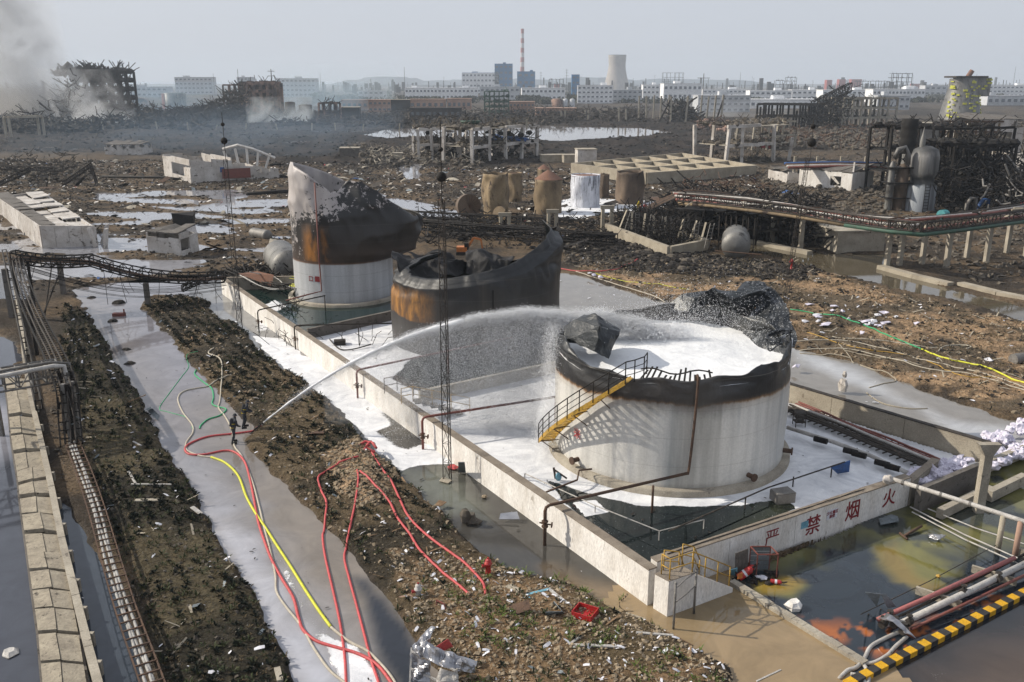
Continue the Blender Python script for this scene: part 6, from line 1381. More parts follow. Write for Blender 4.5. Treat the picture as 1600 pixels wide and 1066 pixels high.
for i, (lab, x0, x1, y0, y1) in enumerate((('rebar mesh coil lying on the divider beside the left wall', 435, 470, 478, 490), ('bent rods standing in the foam near the burnt tank', 470, 610, 515, 545), ('bent pipe tangle outside the wall by the white foam patch', 400, 470, 510, 545))):
    k = MB()
    for j in range((26, 16, 12)[i]):
        a = at(rnd.uniform(x0, x1), rnd.uniform(y0, y1), LIQ if i < 2 else .1); q = a+Vector((rnd.uniform(-1.2, 1.2), rnd.uniform(-1, 1), rnd.uniform(.2, 1.4))); k.tube([a, a.lerp(q, .6)+Vector((rnd.uniform(-.3, .3), 0, .2)), q], .025, 5)
    o = k.build('twisted_rods', MT['steel_mid']); tag(o, lab, 'rods')
open_box('sunken_box', 'small dark box half sunk in the foam beside the divider', 'box', 531, 538, .9, .7, .3, .2, 'steel_mid', LIQ)
k = MB(); k.tube(spline([at(515, 530, LIQ+.1), at(530, 545, LIQ+.1), at(550, 546, LIQ+.1), at(580, 538, LIQ+.2)], 6), .05, 6); o = k.build('bent_pipe', MT['steel_mid']); tag(o, 'curved dark pipe lying on the foam in front of the burnt tank', 'pipe')
for i, (x, y, r_) in enumerate(((143, 465, .4), (186, 473, .7), (186, 492, .7), (176, 502, .5), (197, 546, .35), (203, 568, .4), (15, 1020, .35))):
    if i == 2: k = MB(); p = at(x, y, .1); k.box(p, (1.1, .5, .35), .1); k.box(p+Vector((.5, 0, .3)), (.1, .1, .5)); o = k.build('floating_crate', MT['pipe_red']); tag(o, 'dark red crate floating in the upper canal', 'crate')
    else: k = MB(); k.rock(at(x, y, .03), r_, .45); o = k.build('floating_lump', MT['rubble_black' if i < 6 else 'pipe_white']); tag(o, ['smallest black lump floating near the canal bend', 'black lump floating below the pipe bridge', '', 'black bucket shape floating left of the bridge shadow', 'tyre-like black ring in the middle of the canal', 'brown lump adrift in the middle of the canal', 'white drum lying in the dark basin at the lower left'][i], 'lump')
# tools in the pool
k = MB(); k.tube([at(1412, 838, .06), at(1440, 822, .2)], .07, 6); k.tube([at(1406, 833, .05), at(1418, 843, .05)], .06, 6); o = k.build('rusty_pole', MT['steel_rust']); tag(o, 'rusty T-shaped pole lying in the yellow-green water', 'pole')
crumple('floating_sheet', None, [at(1450, 833, .1), at(1460, 836, .25), at(1468, 838, .1)], [at(1455, 843, .05), at(1465, 845, .1), at(1478, 838, .3)], MT['foil'], 71, .08, 12, 8); tag(bpy.data.objects['floating_sheet'], 'crumpled silver and black sheet floating in the green water', 'sheet')
crumple('floating_sheet.001', None, [at(1373, 812, .08), at(1390, 806, .2), at(1402, 808, .1)], [at(1376, 822, .05), at(1392, 818, .1), at(1404, 816, .1)], MT['sheet_grey'], 73, .06, 12, 8); tag(bpy.data.objects['floating_sheet.001'], 'dark sheet floating at the foot of the lettered wall', 'sheet')
# ------------------------------------------------------------------ middle distance
def frame_bldg(name, label, p0, p1, dep, floors, fh, nb, m, mslab=None, cs=.4, miss=.0, tilt=.0, group=None, cat='building', roof=True, nd_=2, ms=None):
    "concrete skeleton: columns, beams, slabs as parts"
    p0, p1 = Vector(p0), Vector(p1); d = (p1-p0); Lw = d.length; d.normalize(); s = Vector((-d.y, d.x, 0))
    if s.y < 0: s = -s
    R = thing(name, label, cat, tuple(p0), group); rr = random.Random(int(p0.x*7+p0.y)); H = floors*fh
    for i in range(nb+1):
        for j in range(nd_):
            if rr.random() < miss*.6: continue
            b = p0+d*Lw*i/nb+s*dep*j/max(1, nd_-1); b.z = -.3; hh = H*(1 if rr.random() > miss else rr.uniform(.4, .9))
            t = Vector((rr.uniform(-tilt, tilt), rr.uniform(-tilt, tilt), 0)); k = MB(); k.beam(b, b+Vector((0, 0, hh+.3))+t*hh, cs); k.build('column', MT[m], R)
    for f in range(1, floors+1):
        z = f*fh
        for j in range(nd_):
            for i in range(nb):
                if rr.random() < miss: continue
                a = p0+d*Lw*i/nb+s*dep*j/max(1, nd_-1); b = p0+d*Lw*(i+1)/nb+s*dep*j/max(1, nd_-1)
                a.z = z+rr.uniform(-1, 1)*tilt*2; b.z = z+rr.uniform(-1, 1)*tilt*2; k = MB(); k.beam(a, b, cs*.8, cs*1.1); k.build('beam', MT[m], R)
        for i in range(nb):
            if rr.random() < miss*.8 or (f == floors and not roof): continue
            k = MB(); a = p0+d*Lw*(i+.04)/nb+s*.1; b = p0+d*Lw*(i+.96)/nb+s*.1; q = [a, b, b+s*(dep-.2), a+s*(dep-.2)]; dz = [rr.uniform(-1, 1)*tilt*3 for _ in q]
            k.add([Vector((v.x, v.y, z-.12+e)) for v, e in zip(q, dz)]+[Vector((v.x, v.y, z+.1+e)) for v, e in zip(q, dz)], [(3, 2, 1, 0), (4, 5, 6, 7), (0, 1, 5, 4), (1, 2, 6, 5), (2, 3, 7, 6), (3, 0, 4, 7)]); k.build('floor_slab', MT[mslab or m], R)
    if ms:
        k = MB()
        for i in range(ms[0]):
            c = p0+d*Lw*rr.random()+s*dep*rr.random(); z = rr.choice([0.2]+[f*fh+.2 for f in range(1, floors+1)]); 
            if rr.random() < .5: k.rock((c.x, c.y, z+.2), rr.uniform(.3, ms[1]), .7)
            else: e = Vector((rr.uniform(-2, 2), rr.uniform(-2, 2), rr.uniform(-.3, 2.2)))*ms[1]; k.beam(Vector((c.x, c.y, z)), Vector((c.x, c.y, z))+e, .12*ms[1])
        o = k.build('debris', MT[ms[2]], R); tag(o, kind='stuff')
    return R
def tangle(name, label, cat, region, n, zr, L, r, m, up=.5, z0=0., seed=1, rocks=0, rr_=.6, mr='rubble_black', kind=None, base=None):
    "heap of bent members: one wreck, members are uncountable"
    g = random.Random(seed); P_ = [at(*q) for q in region]; R = thing(name, label, cat, tuple(P_[0]))
    def pick():
        a, b_, c, d = P_; u, v = g.random(), g.random(); return a.lerp(b_, u).lerp(d.lerp(c, u), v), u, v
    k = MB()
    for i in range(n):
        p, u, v = pick(); hz = zr(u, v) if callable(zr) else zr; p.z = z0+hz*g.random(); e = Vector((g.uniform(-1, 1), g.uniform(-1, 1), g.uniform(-.3, 1)*up))*L*g.uniform(.3, 1)
        q = p+e; mid = (p+q)/2+Vector((g.uniform(-.1, .1), g.uniform(-.1, .1), -.12))*L; k.tube([p, mid, q], r*g.uniform(.5, 1.3), 4)
    o = k.build('twisted_members', MT[m], R); tag(o, kind='stuff')
    if rocks:
        k = MB()
        for i in range(rocks):
            p, u, v = pick(); hz = (zr(u, v) if callable(zr) else zr)*.7; p.z = z0+hz*g.random()**2; k.rock(p, rr_*g.uniform(.4, 1.2), .7)
        o = k.build('rubble', MT[mr], R); tag(o, kind='stuff')
    return R
# --- upright rusty tanks in the middle
def old_tank(label, x, yb, yt, wpx, m, top=None, dent=.12, n=40, seed=0, lean=0., ragged=.0, open_=True, group='small upright rusty tanks'):
    c = at(x, yb); R_px = wpx/2/pxm(c); c = at(x, yb)+Vector((0, R_px, 0)); h = hgt(x, yb, yt); R = thing('rusty_tank', label, 'tank', tuple(c), group)
    nn, nzz = n, 14; V = []
    for i in range(nn):
        a = 2*math.pi*i/nn; H = h*(1+ragged*(noise.noise(Vector((a*1.5, seed, 0)))))
        for j in range(nzz):
            t_ = j/(nzz-1); z = H*t_; d = dent*R_px*noise.noise(Vector((math.cos(a)*1.6+seed*3, math.sin(a)*1.6, z*.45)))*(2 if t_ > .2 else 1)
            V.append((c.x+(R_px+d)*math.cos(a)+lean*z, c.y+(R_px+d)*math.sin(a), z-.1))
    me = grid_mesh('shell', np.array(V), nn, nzz, wrap=True); o = mesh_obj('shell', me, MT[m], R); md = o.modifiers.new('t', 'SOLIDIFY'); md.thickness = .06; md.offset = -1
    if top == 'dome': k = MB(); k.lathe([(R_px*1.0, h-.12), (R_px*.75, h+.12*R_px), (R_px*.45, h+.35*R_px), (.01, h+.62*R_px)], (c.x+lean*h, c.y, 0), 28); k.build('roof', MT['rust_dome'], R)
    elif top == 'flat': k = MB(); k.lathe([(R_px*.99, h-.3), (.01, h-.15)], (c.x, c.y, 0), 28); k.build('roof', MT['rust_dome'], R)
    else: k = MB(); k.lathe([(R_px*.96, .35), (.01, .3)], (c.x, c.y, 0), 20); k.build('floor_plate', MT['soot'], R)
    k = MB(); k.lathe([(R_px*1.08, -.3), (R_px*1.08, .18), (R_px*.95, .2)], (c.x, c.y, 0), 28); k.build('foundation_ring', MT['concrete_dark'], R)
    return R
old_tank('dented tan tank with a black scorched right side, nearest of the rusty tanks', 774, 345, 272, 41, 'rust_tank', seed=1, ragged=.05, dent=.16)
old_tank('brown tank partly hidden behind the dented tan one', 804, 318, 270, 24, 'rust_tank', 'flat', seed=2)
old_tank('tan tank with a conical rusted roof that has slipped, left of the foam streaked tank', 857, 338, 281, 44, 'rust_tank', 'dome', seed=3, dent=.08)
old_tank('small distant tank with a rust red cone roof behind the tan tank', 850, 288, 264, 20, 'rust_tank', 'dome', seed=4)
old_tank('tank streaked white and black with running foam', 915, 328, 274, 46, 'foam_streaks', 'flat', seed=5, dent=.06)
old_tank('narrow black scorched tank behind the foam streaked one', 945, 310, 272, 14, 'rust_tank_dark', seed=6, ragged=.1)
old_tank('open dark rusty tank at the right end of the row', 986, 323, 269, 44, 'rust_tank_dark', seed=7, ragged=.05, dent=.07)
lt = thing('fallen_tank', 'round tank end lying on its side left of the rusty tanks', 'tank', tuple(at(732, 342)))
c = at(733, 341); r_ = 18.5/pxm(c); ax_ = Vector((.25, -1, .1)).normalized(); cc = c+Vector((0, 1.5, r_*.9)); k = MB(); k.cyl(cc-ax_*2.2, cc, r_, 32); k.build('shell', MT['rust_tank_dark'], lt)
k = MB(); k.cyl(cc+ax_*.02, cc+ax_*.07, r_*1.02, 32); k.build('end_plate', MT['rust_tank_dark'], lt)
for i in range(10): k = MB(); a = math.pi*i/10; e = Vector((math.cos(a), 0, math.sin(a)))*r_*.9; k.beam(cc+ax_*.09-e, cc+ax_*.09+e, .05); k.build('radial_rib', MT['steel_rust'], lt)
k = MB(); c2 = at(782, 348); c2.z = 1.2; k.cyl(c2, c2+Vector((-.2, -.25, .05)), 1.35, 24); o = k.build('manhole_disc', MT['rust_tank']); tag(o, 'round steel disc leaning on the foot of the dented tan tank', 'disc')
# foam on the ground round these tanks
sheet('foam_pool', pp([(870, 318), (900, 312), (1000, 316), (1040, 320), (1020, 332), (960, 333), (900, 345), (872, 342), (860, 330)]), .32, .6, lambda X, Y: A3(.3, .3, .3)+X[:, None]*0, lambda X, Y: X*0+1., ext=.2)
def portal(label, x, yb, yt, wpx):
    a, b_ = at(x-wpx/2, yb), at(x+wpx/2, yb); h = hgt(x, yb, yt); R = thing('concrete_portal', label, 'support', tuple(a)); t_ = .45
    for p in (a, b_): k = MB(); k.box((p.x, p.y, h/2-.3), (t_, t_, h), .2); k.build('column', MT['concrete_tan'], R)
    k = MB(); k.beam(Vector((a.x-.35, a.y, h)), Vector((b_.x+.35, b_.y, h)), t_, .5); k.build('crossbeam', MT['concrete_tan'], R)
portal('tan concrete portal frame below the dented tan tank', 789, 362, 335, 13)
portal('tan concrete portal frame right of the black tank tip', 863, 365, 330, 12)
portal('tan portal frame at the left end of the collapsed pipe rack', 948, 365, 324, 14)
# lying vessels at left
def drum_lying(name, label, x0, y0, x1, y1, r, m, cap=True, dz=0):
    a, b_ = at(x0, y0, r+dz), at(x1, y1, r+dz); R = thing(name, label, 'tank', tuple(at(x0, y0))); d = (b_-a).normalized()
    k = MB(); k.cyl(a, b_, r, 28); k.build('shell', MT[m], R)
    q = d.to_track_quat('Z', 'Y').to_matrix()
    k = MB(); k.lathe([(r, 0), (r*.9, r*.22), (r*.6, r*.4), (.01, r*.48)], b_, 28, M=q); k.build('end_cap', MT[m], R)
    k = MB(); k.lathe([(r, 0), (r*.9, -r*.22), (r*.6, -r*.4), (.01, -r*.48)], a, 28, M=q); k.build('end_cap', MT[m], R)
    return R
drum_lying('fallen_vessel', 'pale horizontal vessel lying among puddles at the left', 418, 368, 396, 364, .75, 'steel_grey')
R_v = drum_lying('fallen_vessel', 'big grey crushed vessel lying against the foot of the torn tank', 452, 418, 437, 400, 1.9, 'vessel_grey', dz=-.3)
k = MB(); k.box(tuple(at(287, 342, .9)), (3.2, 2.2, 1.5), .1, jit=.3); o = k.build('burnt_car_body', MT['steel_burnt']); tag(o, 'crushed black cab shape standing in the left puddles', 'wreck')
# excavator
ex = thing('excavator', 'orange excavator working behind the burnt black tank', 'excavator', tuple(at(728, 400)))
c = at(722, 398); 
k = MB(); [k.box(c+Vector((0, s_*1.1, .45)), (3.4, .55, .9), 0) for s_ in (-1, 1)]; k.build('track', MT['steel_burnt'], ex)
k = MB(); k.box(c+Vector((-.4, 0, 1.5)), (2.4, 2.2, 1.1)); k.build('body', MT['orange_paint'], ex)
k = MB(); k.box(c+Vector((.7, -.6, 2.2)), (1.0, .95, 1.5)); k.build('cab', MT['steel_burnt'], ex)
k = MB(); k.beam(c+Vector((.9, .2, 1.7)), c+Vector((2.3, .2, 4.0)), .35, .5); k.beam(c+Vector((2.3, .2, 4.0)), c+Vector((4.0, .2, 3.6)), .3, .45); k.build('boom', MT['orange_paint'], ex)
k = MB(); k.beam(c+Vector((4.0, .2, 3.6)), c+Vector((4.3, .2, 1.6)), .25, .35); k.build('stick', MT['orange_paint'], ex)
k = MB(); k.rock(c+Vector((4.2, .2, 1.2)), .6, .9); k.build('bucket', MT['steel_rust'], ex); ex.scale = (.55,)*3

# --- broken white buildings on the left
def slab_roof_bldg():
    R = thing('collapsed_building', 'long collapsed white building with fallen roof slabs at the left edge', 'building', tuple(at(100, 385)))
    H = hgt(70, 385, 350); h = 3.0
    fl, fr_ = at(68, 388), at(152, 384); bl, br_ = at(2, 322), at(72, 302)
    bl = at(-6, 330); br_ = at(70, 320)
    def wl(a, b_, h0, h1, nn, m='plaster_old'):
        for i in range(nn):
            p, q = a.lerp(b_, i/nn), a.lerp(b_, (i+1)/nn); k = MB(); d = (q-p)*.01; k.boxl(p+d, q-d, .28, -.2, h0+(h1-h0)*i/nn, -.2, h0+(h1-h0)*(i+1)/nn); k.build('wall_panel', MT[m], R)
    wl(fl, bl, h, h*.95, 9); wl(fl, fr_, h, h*.9, 4); wl(fr_, br_, h*.8, h*.7, 6)
    wl(bl, br_, h*.8, h*.8, 3)
    nn = 10
    for i in range(nn):
        f = (i+.1)/nn; g = (i+.95)/nn; a, b_, c_, d = fl.lerp(bl, f), fr_.lerp(br_, f), fr_.lerp(br_, g), fl.lerp(bl, g)
        if i < 2: sp = (0, .35, .4, 1)
        for (u0, u1) in ((.0, .28), (.30, .62), (.64, .98)):
            z0 = h+.05 if u0 == 0 else 2.2+rnd.uniform(-.2, .5); q = [a.lerp(b_, u0), a.lerp(b_, u1), d.lerp(c_, u1), d.lerp(c_, u0)]; zz = [z0+rnd.uniform(-.12, .12) for _ in q]
            k = MB(); k.add([Vector((v.x, v.y, z-.16)) for v, z in zip(q, zz)]+[Vector((v.x, v.y, z)) for v, z in zip(q, zz)], [(3, 2, 1, 0), (4, 5, 6, 7), (0, 1, 5, 4), (1, 2, 6, 5), (2, 3, 7, 6), (3, 0, 4, 7)]); k.build('roof_slab', MT['concrete_dark' if u0 == 0 else 'plaster_old'], R)
    for x, yy, t_ in ((160, 380, .5), (150, 386, -.3), (165, 388, .2)): k = MB(); p = at(x, yy); k.beam(p, p+Vector((t_*2, 0, 2.6)), .9, .25); k.build('broken_panel', MT['plaster_old'], R)
slab_roof_bldg()
def ruin(label, fl, fr_, dep, h, m='plaster_old', holes=(), n=3, roof=None, gable=False, name='ruined_house', jag=.25, rot=None, seed=3):
    g = random.Random(seed); a, b_ = at(*fl), at(*fr_); d = (b_-a).normalized(); s = Vector((-d.y, d.x, 0)); s = s if s.y > 0 else -s
    R = thing(name, label, 'building', tuple(a)); W_ = (b_-a).length
    def side(p, q, nn):
        for i in range(nn):
            u, v = p.lerp(q, i/nn), p.lerp(q, (i+1)/nn); e = (v-u)*.006; h0, h1 = h*(1-g.random()*jag), h*(1-g.random()*jag)
            if (i, nn) in holes:
                k = MB(); k.boxl(u+e, v-e, .25, -.2, h*.25); k.build('wall_panel', MT[m], R); k = MB(); k.boxl(u+e, v-e, .26, h*.75, h); k.build('lintel', MT[m], R); continue
            k = MB(); k.boxl(u+e, v-e, .25, -.2, h0, -.2, h1); k.build('wall_panel', MT[m], R)
    side(a, b_, n); side(b_, b_+s*dep, max(1, n-1)); side(a, a+s*dep, max(1, n-1)); side(a+s*dep, b_+s*dep, n)
    if roof:
        for i in range(n):
            q = [a+d*W_*(i+.02)/n-s*.3, a+d*W_*(i+.98)/n-s*.3, a+d*W_*(i+.98)/n+s*dep*1.03, a+d*W_*(i+.02)/n+s*dep*1.03]
            zz = [h+.05+g.uniform(-.15, .15), h+.05+g.uniform(-.15, .15), h+roof+g.uniform(-.3, .3), h+roof+g.uniform(-.3, .3)]
            k = MB(); k.add([Vector((v.x, v.y, z)) for v, z in zip(q, zz)]+[Vector((v.x, v.y, z+.14)) for v, z in zip(q, zz)], [(3, 2, 1, 0), (4, 5, 6, 7), (0, 1, 5, 4), (1, 2, 6, 5), (2, 3, 7, 6), (3, 0, 4, 7)]); k.build('roof_slab', MT['concrete_dark'], R)
    k = MB()
    for i in range(30): c = a+d*W_*g.uniform(-.15, 1.15)+s*g.uniform(-1.2, dep); k.rock((c.x, c.y, .2), g.uniform(.2, .6), .6)
    o = k.build('rubble', MT['rubble'], R); tag(o, kind='stuff')
    return R
ruin('small white broken hut with a cracked front beside the left puddles', (233, 400), (284, 402), 4.0, 3.0, n=3, roof=.2, holes=((0, 2),), seed=5)
wr = ruin('white roofless ruin with a dark red front panel beyond the left puddles', (300, 288), (398, 283), 8, 3.6, n=5, jag=.12, seed=6)
ruin('tilted scorched half of the white ruin, roof burnt black', (258, 276), (300, 288), 9, 5.2, n=3, roof=None, holes=((1, 3), (2, 3)), seed=7)
ruin('low shattered end of the white ruin reaching right', (395, 281), (436, 279), 7, 2.6, n=3, jag=.5, seed=8)
a, b_ = at(350, 285.4), at(394, 283.2); k = MB(); k.boxl(a+Vector((0, -.75, 0)), b_+Vector((0, -.75, 0)), .12, .9, 3.0); k.build('red_shutter', MT['pipe_red'], wr)
k = MB(); p = at(352, 285); k.box(p+Vector((-.3, -.9, 2.8)), (1.2, .2, 1.1)); k.build('blue_box', MT['blue_thing'], wr)
aw = thing('arched_frame', 'white concrete arches sticking out above the ruin with the red panel', 'ruin', tuple(at(385, 262)))
for i in range(5): p = at(362+i*13, 266); k = MB(); k.beam(p, p+Vector((.8*(i-2), 0, 5.6-.6*abs(i-1.5))), .5); k.build('rib', MT['plaster'], aw)
k = MB(); k.tube([at(360, 266)+Vector((-1.5, 0, 5.2)), at(375, 266)+Vector((0, 0, 6.2)), at(395, 266)+Vector((.6, 0, 5.2)), at(420, 266)+Vector((1.8, 0, 3.0))], .35, 5); k.build('rim_beam', MT['plaster'], aw)
ruin('pale collapsed heap in the middle of the burnt field at the left', (165, 243), (222, 243), 8, 3.2, n=6, jag=.6, roof=.5, seed=9)
tangle('steel_wreck', 'collapsed steel shed frame behind the long white building', 'wreckage', [(0, 292), (150, 288), (150, 262), (0, 262)], 240, lambda u, v: 2.5+2*abs(math.sin(u*7)), 4., .09, 'steel_mid', .5, seed=3, rocks=120, rr_=.7, mr='rubble')
for i, (x0, y0, x1, y1) in enumerate(((0, 288, 50, 262), (100, 292, 146, 255), (146, 255, 152, 292), (0, 258, 100, 262))):
    g = thing('steel_girder', ['dark girder sloping at the far left of the shed wreck', 'bent girder rising to the peak of the shed wreck', 'upright leg of the shed wreck peak', 'long roof girder lying across the shed wreck'][i], 'girder', tuple(at(x0, y0)))
    truss(g, at(x0, 292)+Vector((0, 0, max(.3, hgt(x0, 292, y0)-.8))), at(x1, 292)+Vector((0, 0, max(.3, hgt(x1, 292, y1)-.8))), .8, .8, 8, 'steel_mid', .09)
# posts and rails line across the left middle
pl = thing('long_pipe', 'long black pipe lying on the ground left of the torn tank', 'pipe', tuple(at(400, 300)))
k = MB(); k.tube([at(160, 276, .6), at(250, 277, .5), at(300, 282, .4)], .3, 6); k.tube([at(385, 303, .5), at(480, 297, .5)], .35, 6); k.build('pipe', MT['steel_burnt'], pl)

# --- three storey concrete frame in the centre
cf = frame_bldg('concrete_frame_ruin', 'grey concrete frame of a wrecked plant with hanging debris in the centre', at(738, 258), at(838, 246), 10, 2, 4.6, 4, 'plaster_old', 'concrete', .8, .05, .05, ms=(420, 1.3, 'rubble'))
frame_bldg('concrete_frame_ruin', 'leaning left half of the wrecked concrete frame, partly collapsed', at(655, 252), at(738, 250), 9, 2, 4.4, 4, 'plaster_old', 'concrete', .7, .2, .12, ms=(420, 1.4, 'rubble'))
for i in range(4): p = at(745+i*26, 250); k = MB(); k.beam(Vector((p.x, p.y+1, 9)), Vector((p.x+rnd.uniform(-.8, .8), p.y+1, 11.5-i*.1)), .55); k.build('stub_column', MT['concrete'], cf)
gb = thing('green_basin', 'dark green dish lying on top of the wrecked concrete frame', 'basin', tuple(at(736, 255)))
p = at(736, 252); k = MB(); k.lathe([(1.2, 9.2), (2.6, 10.6), (2.9, 11.0), (2.6, 10.9)], (p.x, p.y, 0), 24); k.build('dish', MT['pipe_green'], gb)
tangle('steel_wreck', 'twisted steel on the roof of the wrecked concrete frame', 'wreckage', [(665, 252), (835, 250), (835, 244), (665, 246)], 200, lambda u, v: 9+2.5*abs(math.sin(u*5)), 5, .12, 'steel_mid', .5, seed=11, z0=1, rocks=60, rr_=1)
bp = MB()
for i in range(120): p = at(rnd.uniform(765, 825), rnd.uniform(243, 250)); bp.rock((p.x, p.y, 4.9+rnd.random()*1.2), rnd.uniform(.3, .7), .6)
o = bp.build('blue_barrels', MT['blue_thing']); tag(o, 'jumbled blue scraps on the middle floor of the concrete frame', 'scraps', kind='stuff')
tangle('rubble_heap', 'rubble spilling down left of the wrecked concrete frame', 'rubble', [(560, 262), (760, 262), (750, 235), (565, 232)], 200, 2.0, 4, .13, 'concrete', .5, seed=13, rocks=420, rr_=.9, mr='rubble')
def boxhouse(label, x0, x1, yb, yt, dep, m, name='concrete_box', rz=.1, cat='building'):
    a, b_ = at(x0, yb), at(x1, yb); h = hgt((x0+x1)/2, yb, yt); R = thing(name, label, cat, tuple(a)); c_ = (a+b_)/2; w = (b_-a).length
    k = MB(); k.box((c_.x, c_.y+dep/2, h/2-.2), (w, dep, h+.4), rz); k.build('wall', MT[m], R); k = MB(); k.box((c_.x, c_.y+dep/2, h+.05), (w+.3, dep+.3, .2), rz); k.build('roof', MT['concrete'], R); return R
boxhouse('upright pale concrete box behind the streaked tank', 901, 931, 259, 234, 4.5, 'plaster_old')
boxhouse('low tan concrete block left of the pale box', 845, 880, 254, 243, 4, 'concrete_tan')
boxhouse('second low block between the frame and the pale box', 880, 899, 256, 243, 4, 'concrete')
boxhouse('dark low block left of the centre frame in the burnt field', 530, 560, 247, 232, 5, 'concrete_dark')
boxhouse('small yellow brown block near the centre frame', 614, 628, 253, 240, 3, 'concrete_tan')
# settling basin with partitions
bs = thing('concrete_basin', 'big rectangular concrete basin with rows of cross walls behind the rusty tanks', 'basin', tuple(at(1010, 285)))
ba, bb, bc, bd = at(893, 272, 0), at(1010, 289, 0), at(1180, 276, 0), at(1065, 254, 0)
ba.z = bb.z = bc.z = bd.z = 0; hb_ = 2.6
for (p, q, nn) in ((ba, bb, 3), (bb, bc, 5), (bc, bd, 3), (bd, ba, 5)):
    for i in range(nn): k = MB(); u, v = p.lerp(q, i/nn), p.lerp(q, (i+1)/nn); e = (v-u)*.003; k.boxl(u+e, v-e, .5, -.3, hb_); k.build('wall_panel', MT['concrete_tan'], bs)
for i in range(1, 3):
    p, q = ba.lerp(bb, i/3), bd.lerp(bc, i/3); k = MB(); k.boxl(p, q, .4, 0, hb_-.05); k.build('long_partition', MT['concrete_tan'], bs)
for i in range(1, 6):
    for j in range(3):
        p = ba.lerp(bd, i/6).lerp(bb.lerp(bc, i/6), (j+.03)/3); q = ba.lerp(bd, i/6).lerp(bb.lerp(bc, i/6), (j+.97)/3); k = MB(); k.boxl(p, q, .3, 0, hb_-.1); k.build('cross_wall', MT['concrete_tan'], bs)
k = MB(); k.add([ba+Vector((0, 0, 1.6)), bb+Vector((0, 0, 1.6)), bc+Vector((0, 0, 1.6)), bd+Vector((0, 0, 1.6))], [(0, 1, 2, 3)]); k.build('floor', MT['concrete_tan'], bs)

# --- collapsed rack and basin in the middle right, pipe racks
bz = thing('concrete_pit', 'low concrete pit wall under the collapsed racks', 'wall', tuple(at(1045, 405)))
for (p, q, nn) in ((at(948, 366), at(1045, 404), 4), (at(1045, 404), at(1103, 392), 2), (at(1103, 392), at(1010, 350), 3), (at(1010, 350), at(948, 366), 2)):
    for i in range(nn): k = MB(); u, v = p.lerp(q, i/nn), p.lerp(q, (i+1)/nn); k.boxl(u, v, .6, -.3, 1.5); k.build('wall_panel', MT['concrete_tan'], bz)
tangle('collapsed_rack', 'black mass of collapsed ladders and rods inside the concrete pit', 'wreckage', [(955, 362), (1045, 398), (1100, 386), (1010, 348)], 1500, 3.4, 2.4, .06, 'steel_burnt', .7, seed=21)
for i in range(16):
    x = 968+i*9; yb = 372+i*1.7; p = at(x, yb); h = 3.9; g = Vector((rnd.uniform(-.2, 1.0), 0, 0)); R = thing('leaning_ladder' if i % 2 else 'leaning_plank', ('tilted metal ladder in the collapsed rack, ' if i % 2 else 'tilted tan board in the collapsed rack, ')+['leftmost', 'second from the left', 'third from the left', 'fourth from the left', 'fifth from the left', 'sixth from the left', 'seventh from the left', 'eighth from the left', 'eighth from the right', 'seventh from the right', 'sixth from the right', 'fifth from the right', 'fourth from the right', 'third from the right', 'second from the right', 'rightmost'][i], 'ladder' if i % 2 else 'board', tuple(p), 'leaning ladders and boards in the collapsed rack')
    if i % 2:
        for s_ in (-.25, .25): k = MB(); k.beam(p+Vector((s_, 0, .8)), p+g+Vector((s_, .5, h)), .07); k.build('rail', MT['steel_grey'], R)
        for j in range(7): k = MB(); q = p.lerp(p+g+Vector((0, .5, h)), .25+j*.11); q.z += .1; k.beam(q+Vector((-.25, 0, 0)), q+Vector((.25, 0, 0)), .05); k.build('rung', MT['steel_grey'], R)
    else: k = MB(); k.beam(p+Vector((0, 0, 1.5)), p+g+Vector((0, .5, h)), .28, .06); k.build('board', MT['concrete_tan'], R)
rk = thing('pipe_rack', 'long pipe rack on concrete columns running across the right middle ground', 'pipe rack', tuple(at(1390, 415)))
def lift(L_, dz=0, dy=0): return [at(x, y, z)+Vector((0, dy, dz)) for x, y, z in L_]
RL = [(1060, 318, 5.2), (1110, 322, 5.2), (1180, 330, 5.2), (1250, 340, 5.0), (1320, 352, 5.0), (1390, 362, 5.0), (1440, 367, 5.0), (1500, 360, 5.0), (1560, 352, 5.0), (1660, 338, 5.0)]
RB = [(1040, 300, 5.2), (1080, 302, 5.2), (1150, 306, 5.2), (1230, 318, 5.2), (1300, 328, 5.2), (1370, 338, 5.2), (1425, 345, 5.2), (1480, 345, 5.2), (1560, 332, 5.2), (1660, 318, 5.2)]
k = MB(); k.tube(lift(RL[4:]), .24, 10); k.build('green_pipe', MT['pipe_green'], rk); k = MB(); k.tube(lift(RL[:5]), .22, 10); k.build('pipe', MT['rust_tank'], rk)
for i in range(60):
    j = rnd.randrange(len(RL)-1); a = at(*RL[j]).lerp(at(*RL[j+1]), rnd.random())+Vector((0, rnd.uniform(-.3, 5.5), rnd.uniform(.1, 1.2))); k = MB(); e = Vector((rnd.uniform(-3, 3), rnd.uniform(-.8, .8), rnd.uniform(-.8, .5))); k.tube([a, a+e*.5+Vector((0, 0, .2)), a+e], rnd.uniform(.05, .14), 5); k.build('bent_pipe', MT[rnd.choice(['steel_mid', 'steel_rust', 'steel_burnt', 'concrete_tan'])], rk)
for i, (dy, dz, r, m) in enumerate(((1.0, .1, .12, 'steel_rust'), (2.0, .2, .18, 'pipe_red'), (2.9, .6, .14, 'pipe_white'), (3.6, .9, .16, 'pipe_red'), (4.3, 1.0, .12, 'pipe_white'), (5.0, 1.0, .18, 'steel_mid'), (5.6, .8, .14, 'steel_rust'))):
    k = MB(); L_ = lift(RL, dz, dy); k.tube([p+Vector((0, 0, .12*math.sin(j*1.7+i))) for j, p in enumerate(L_)], r, 8); k.build('pipe', MT[m], rk)
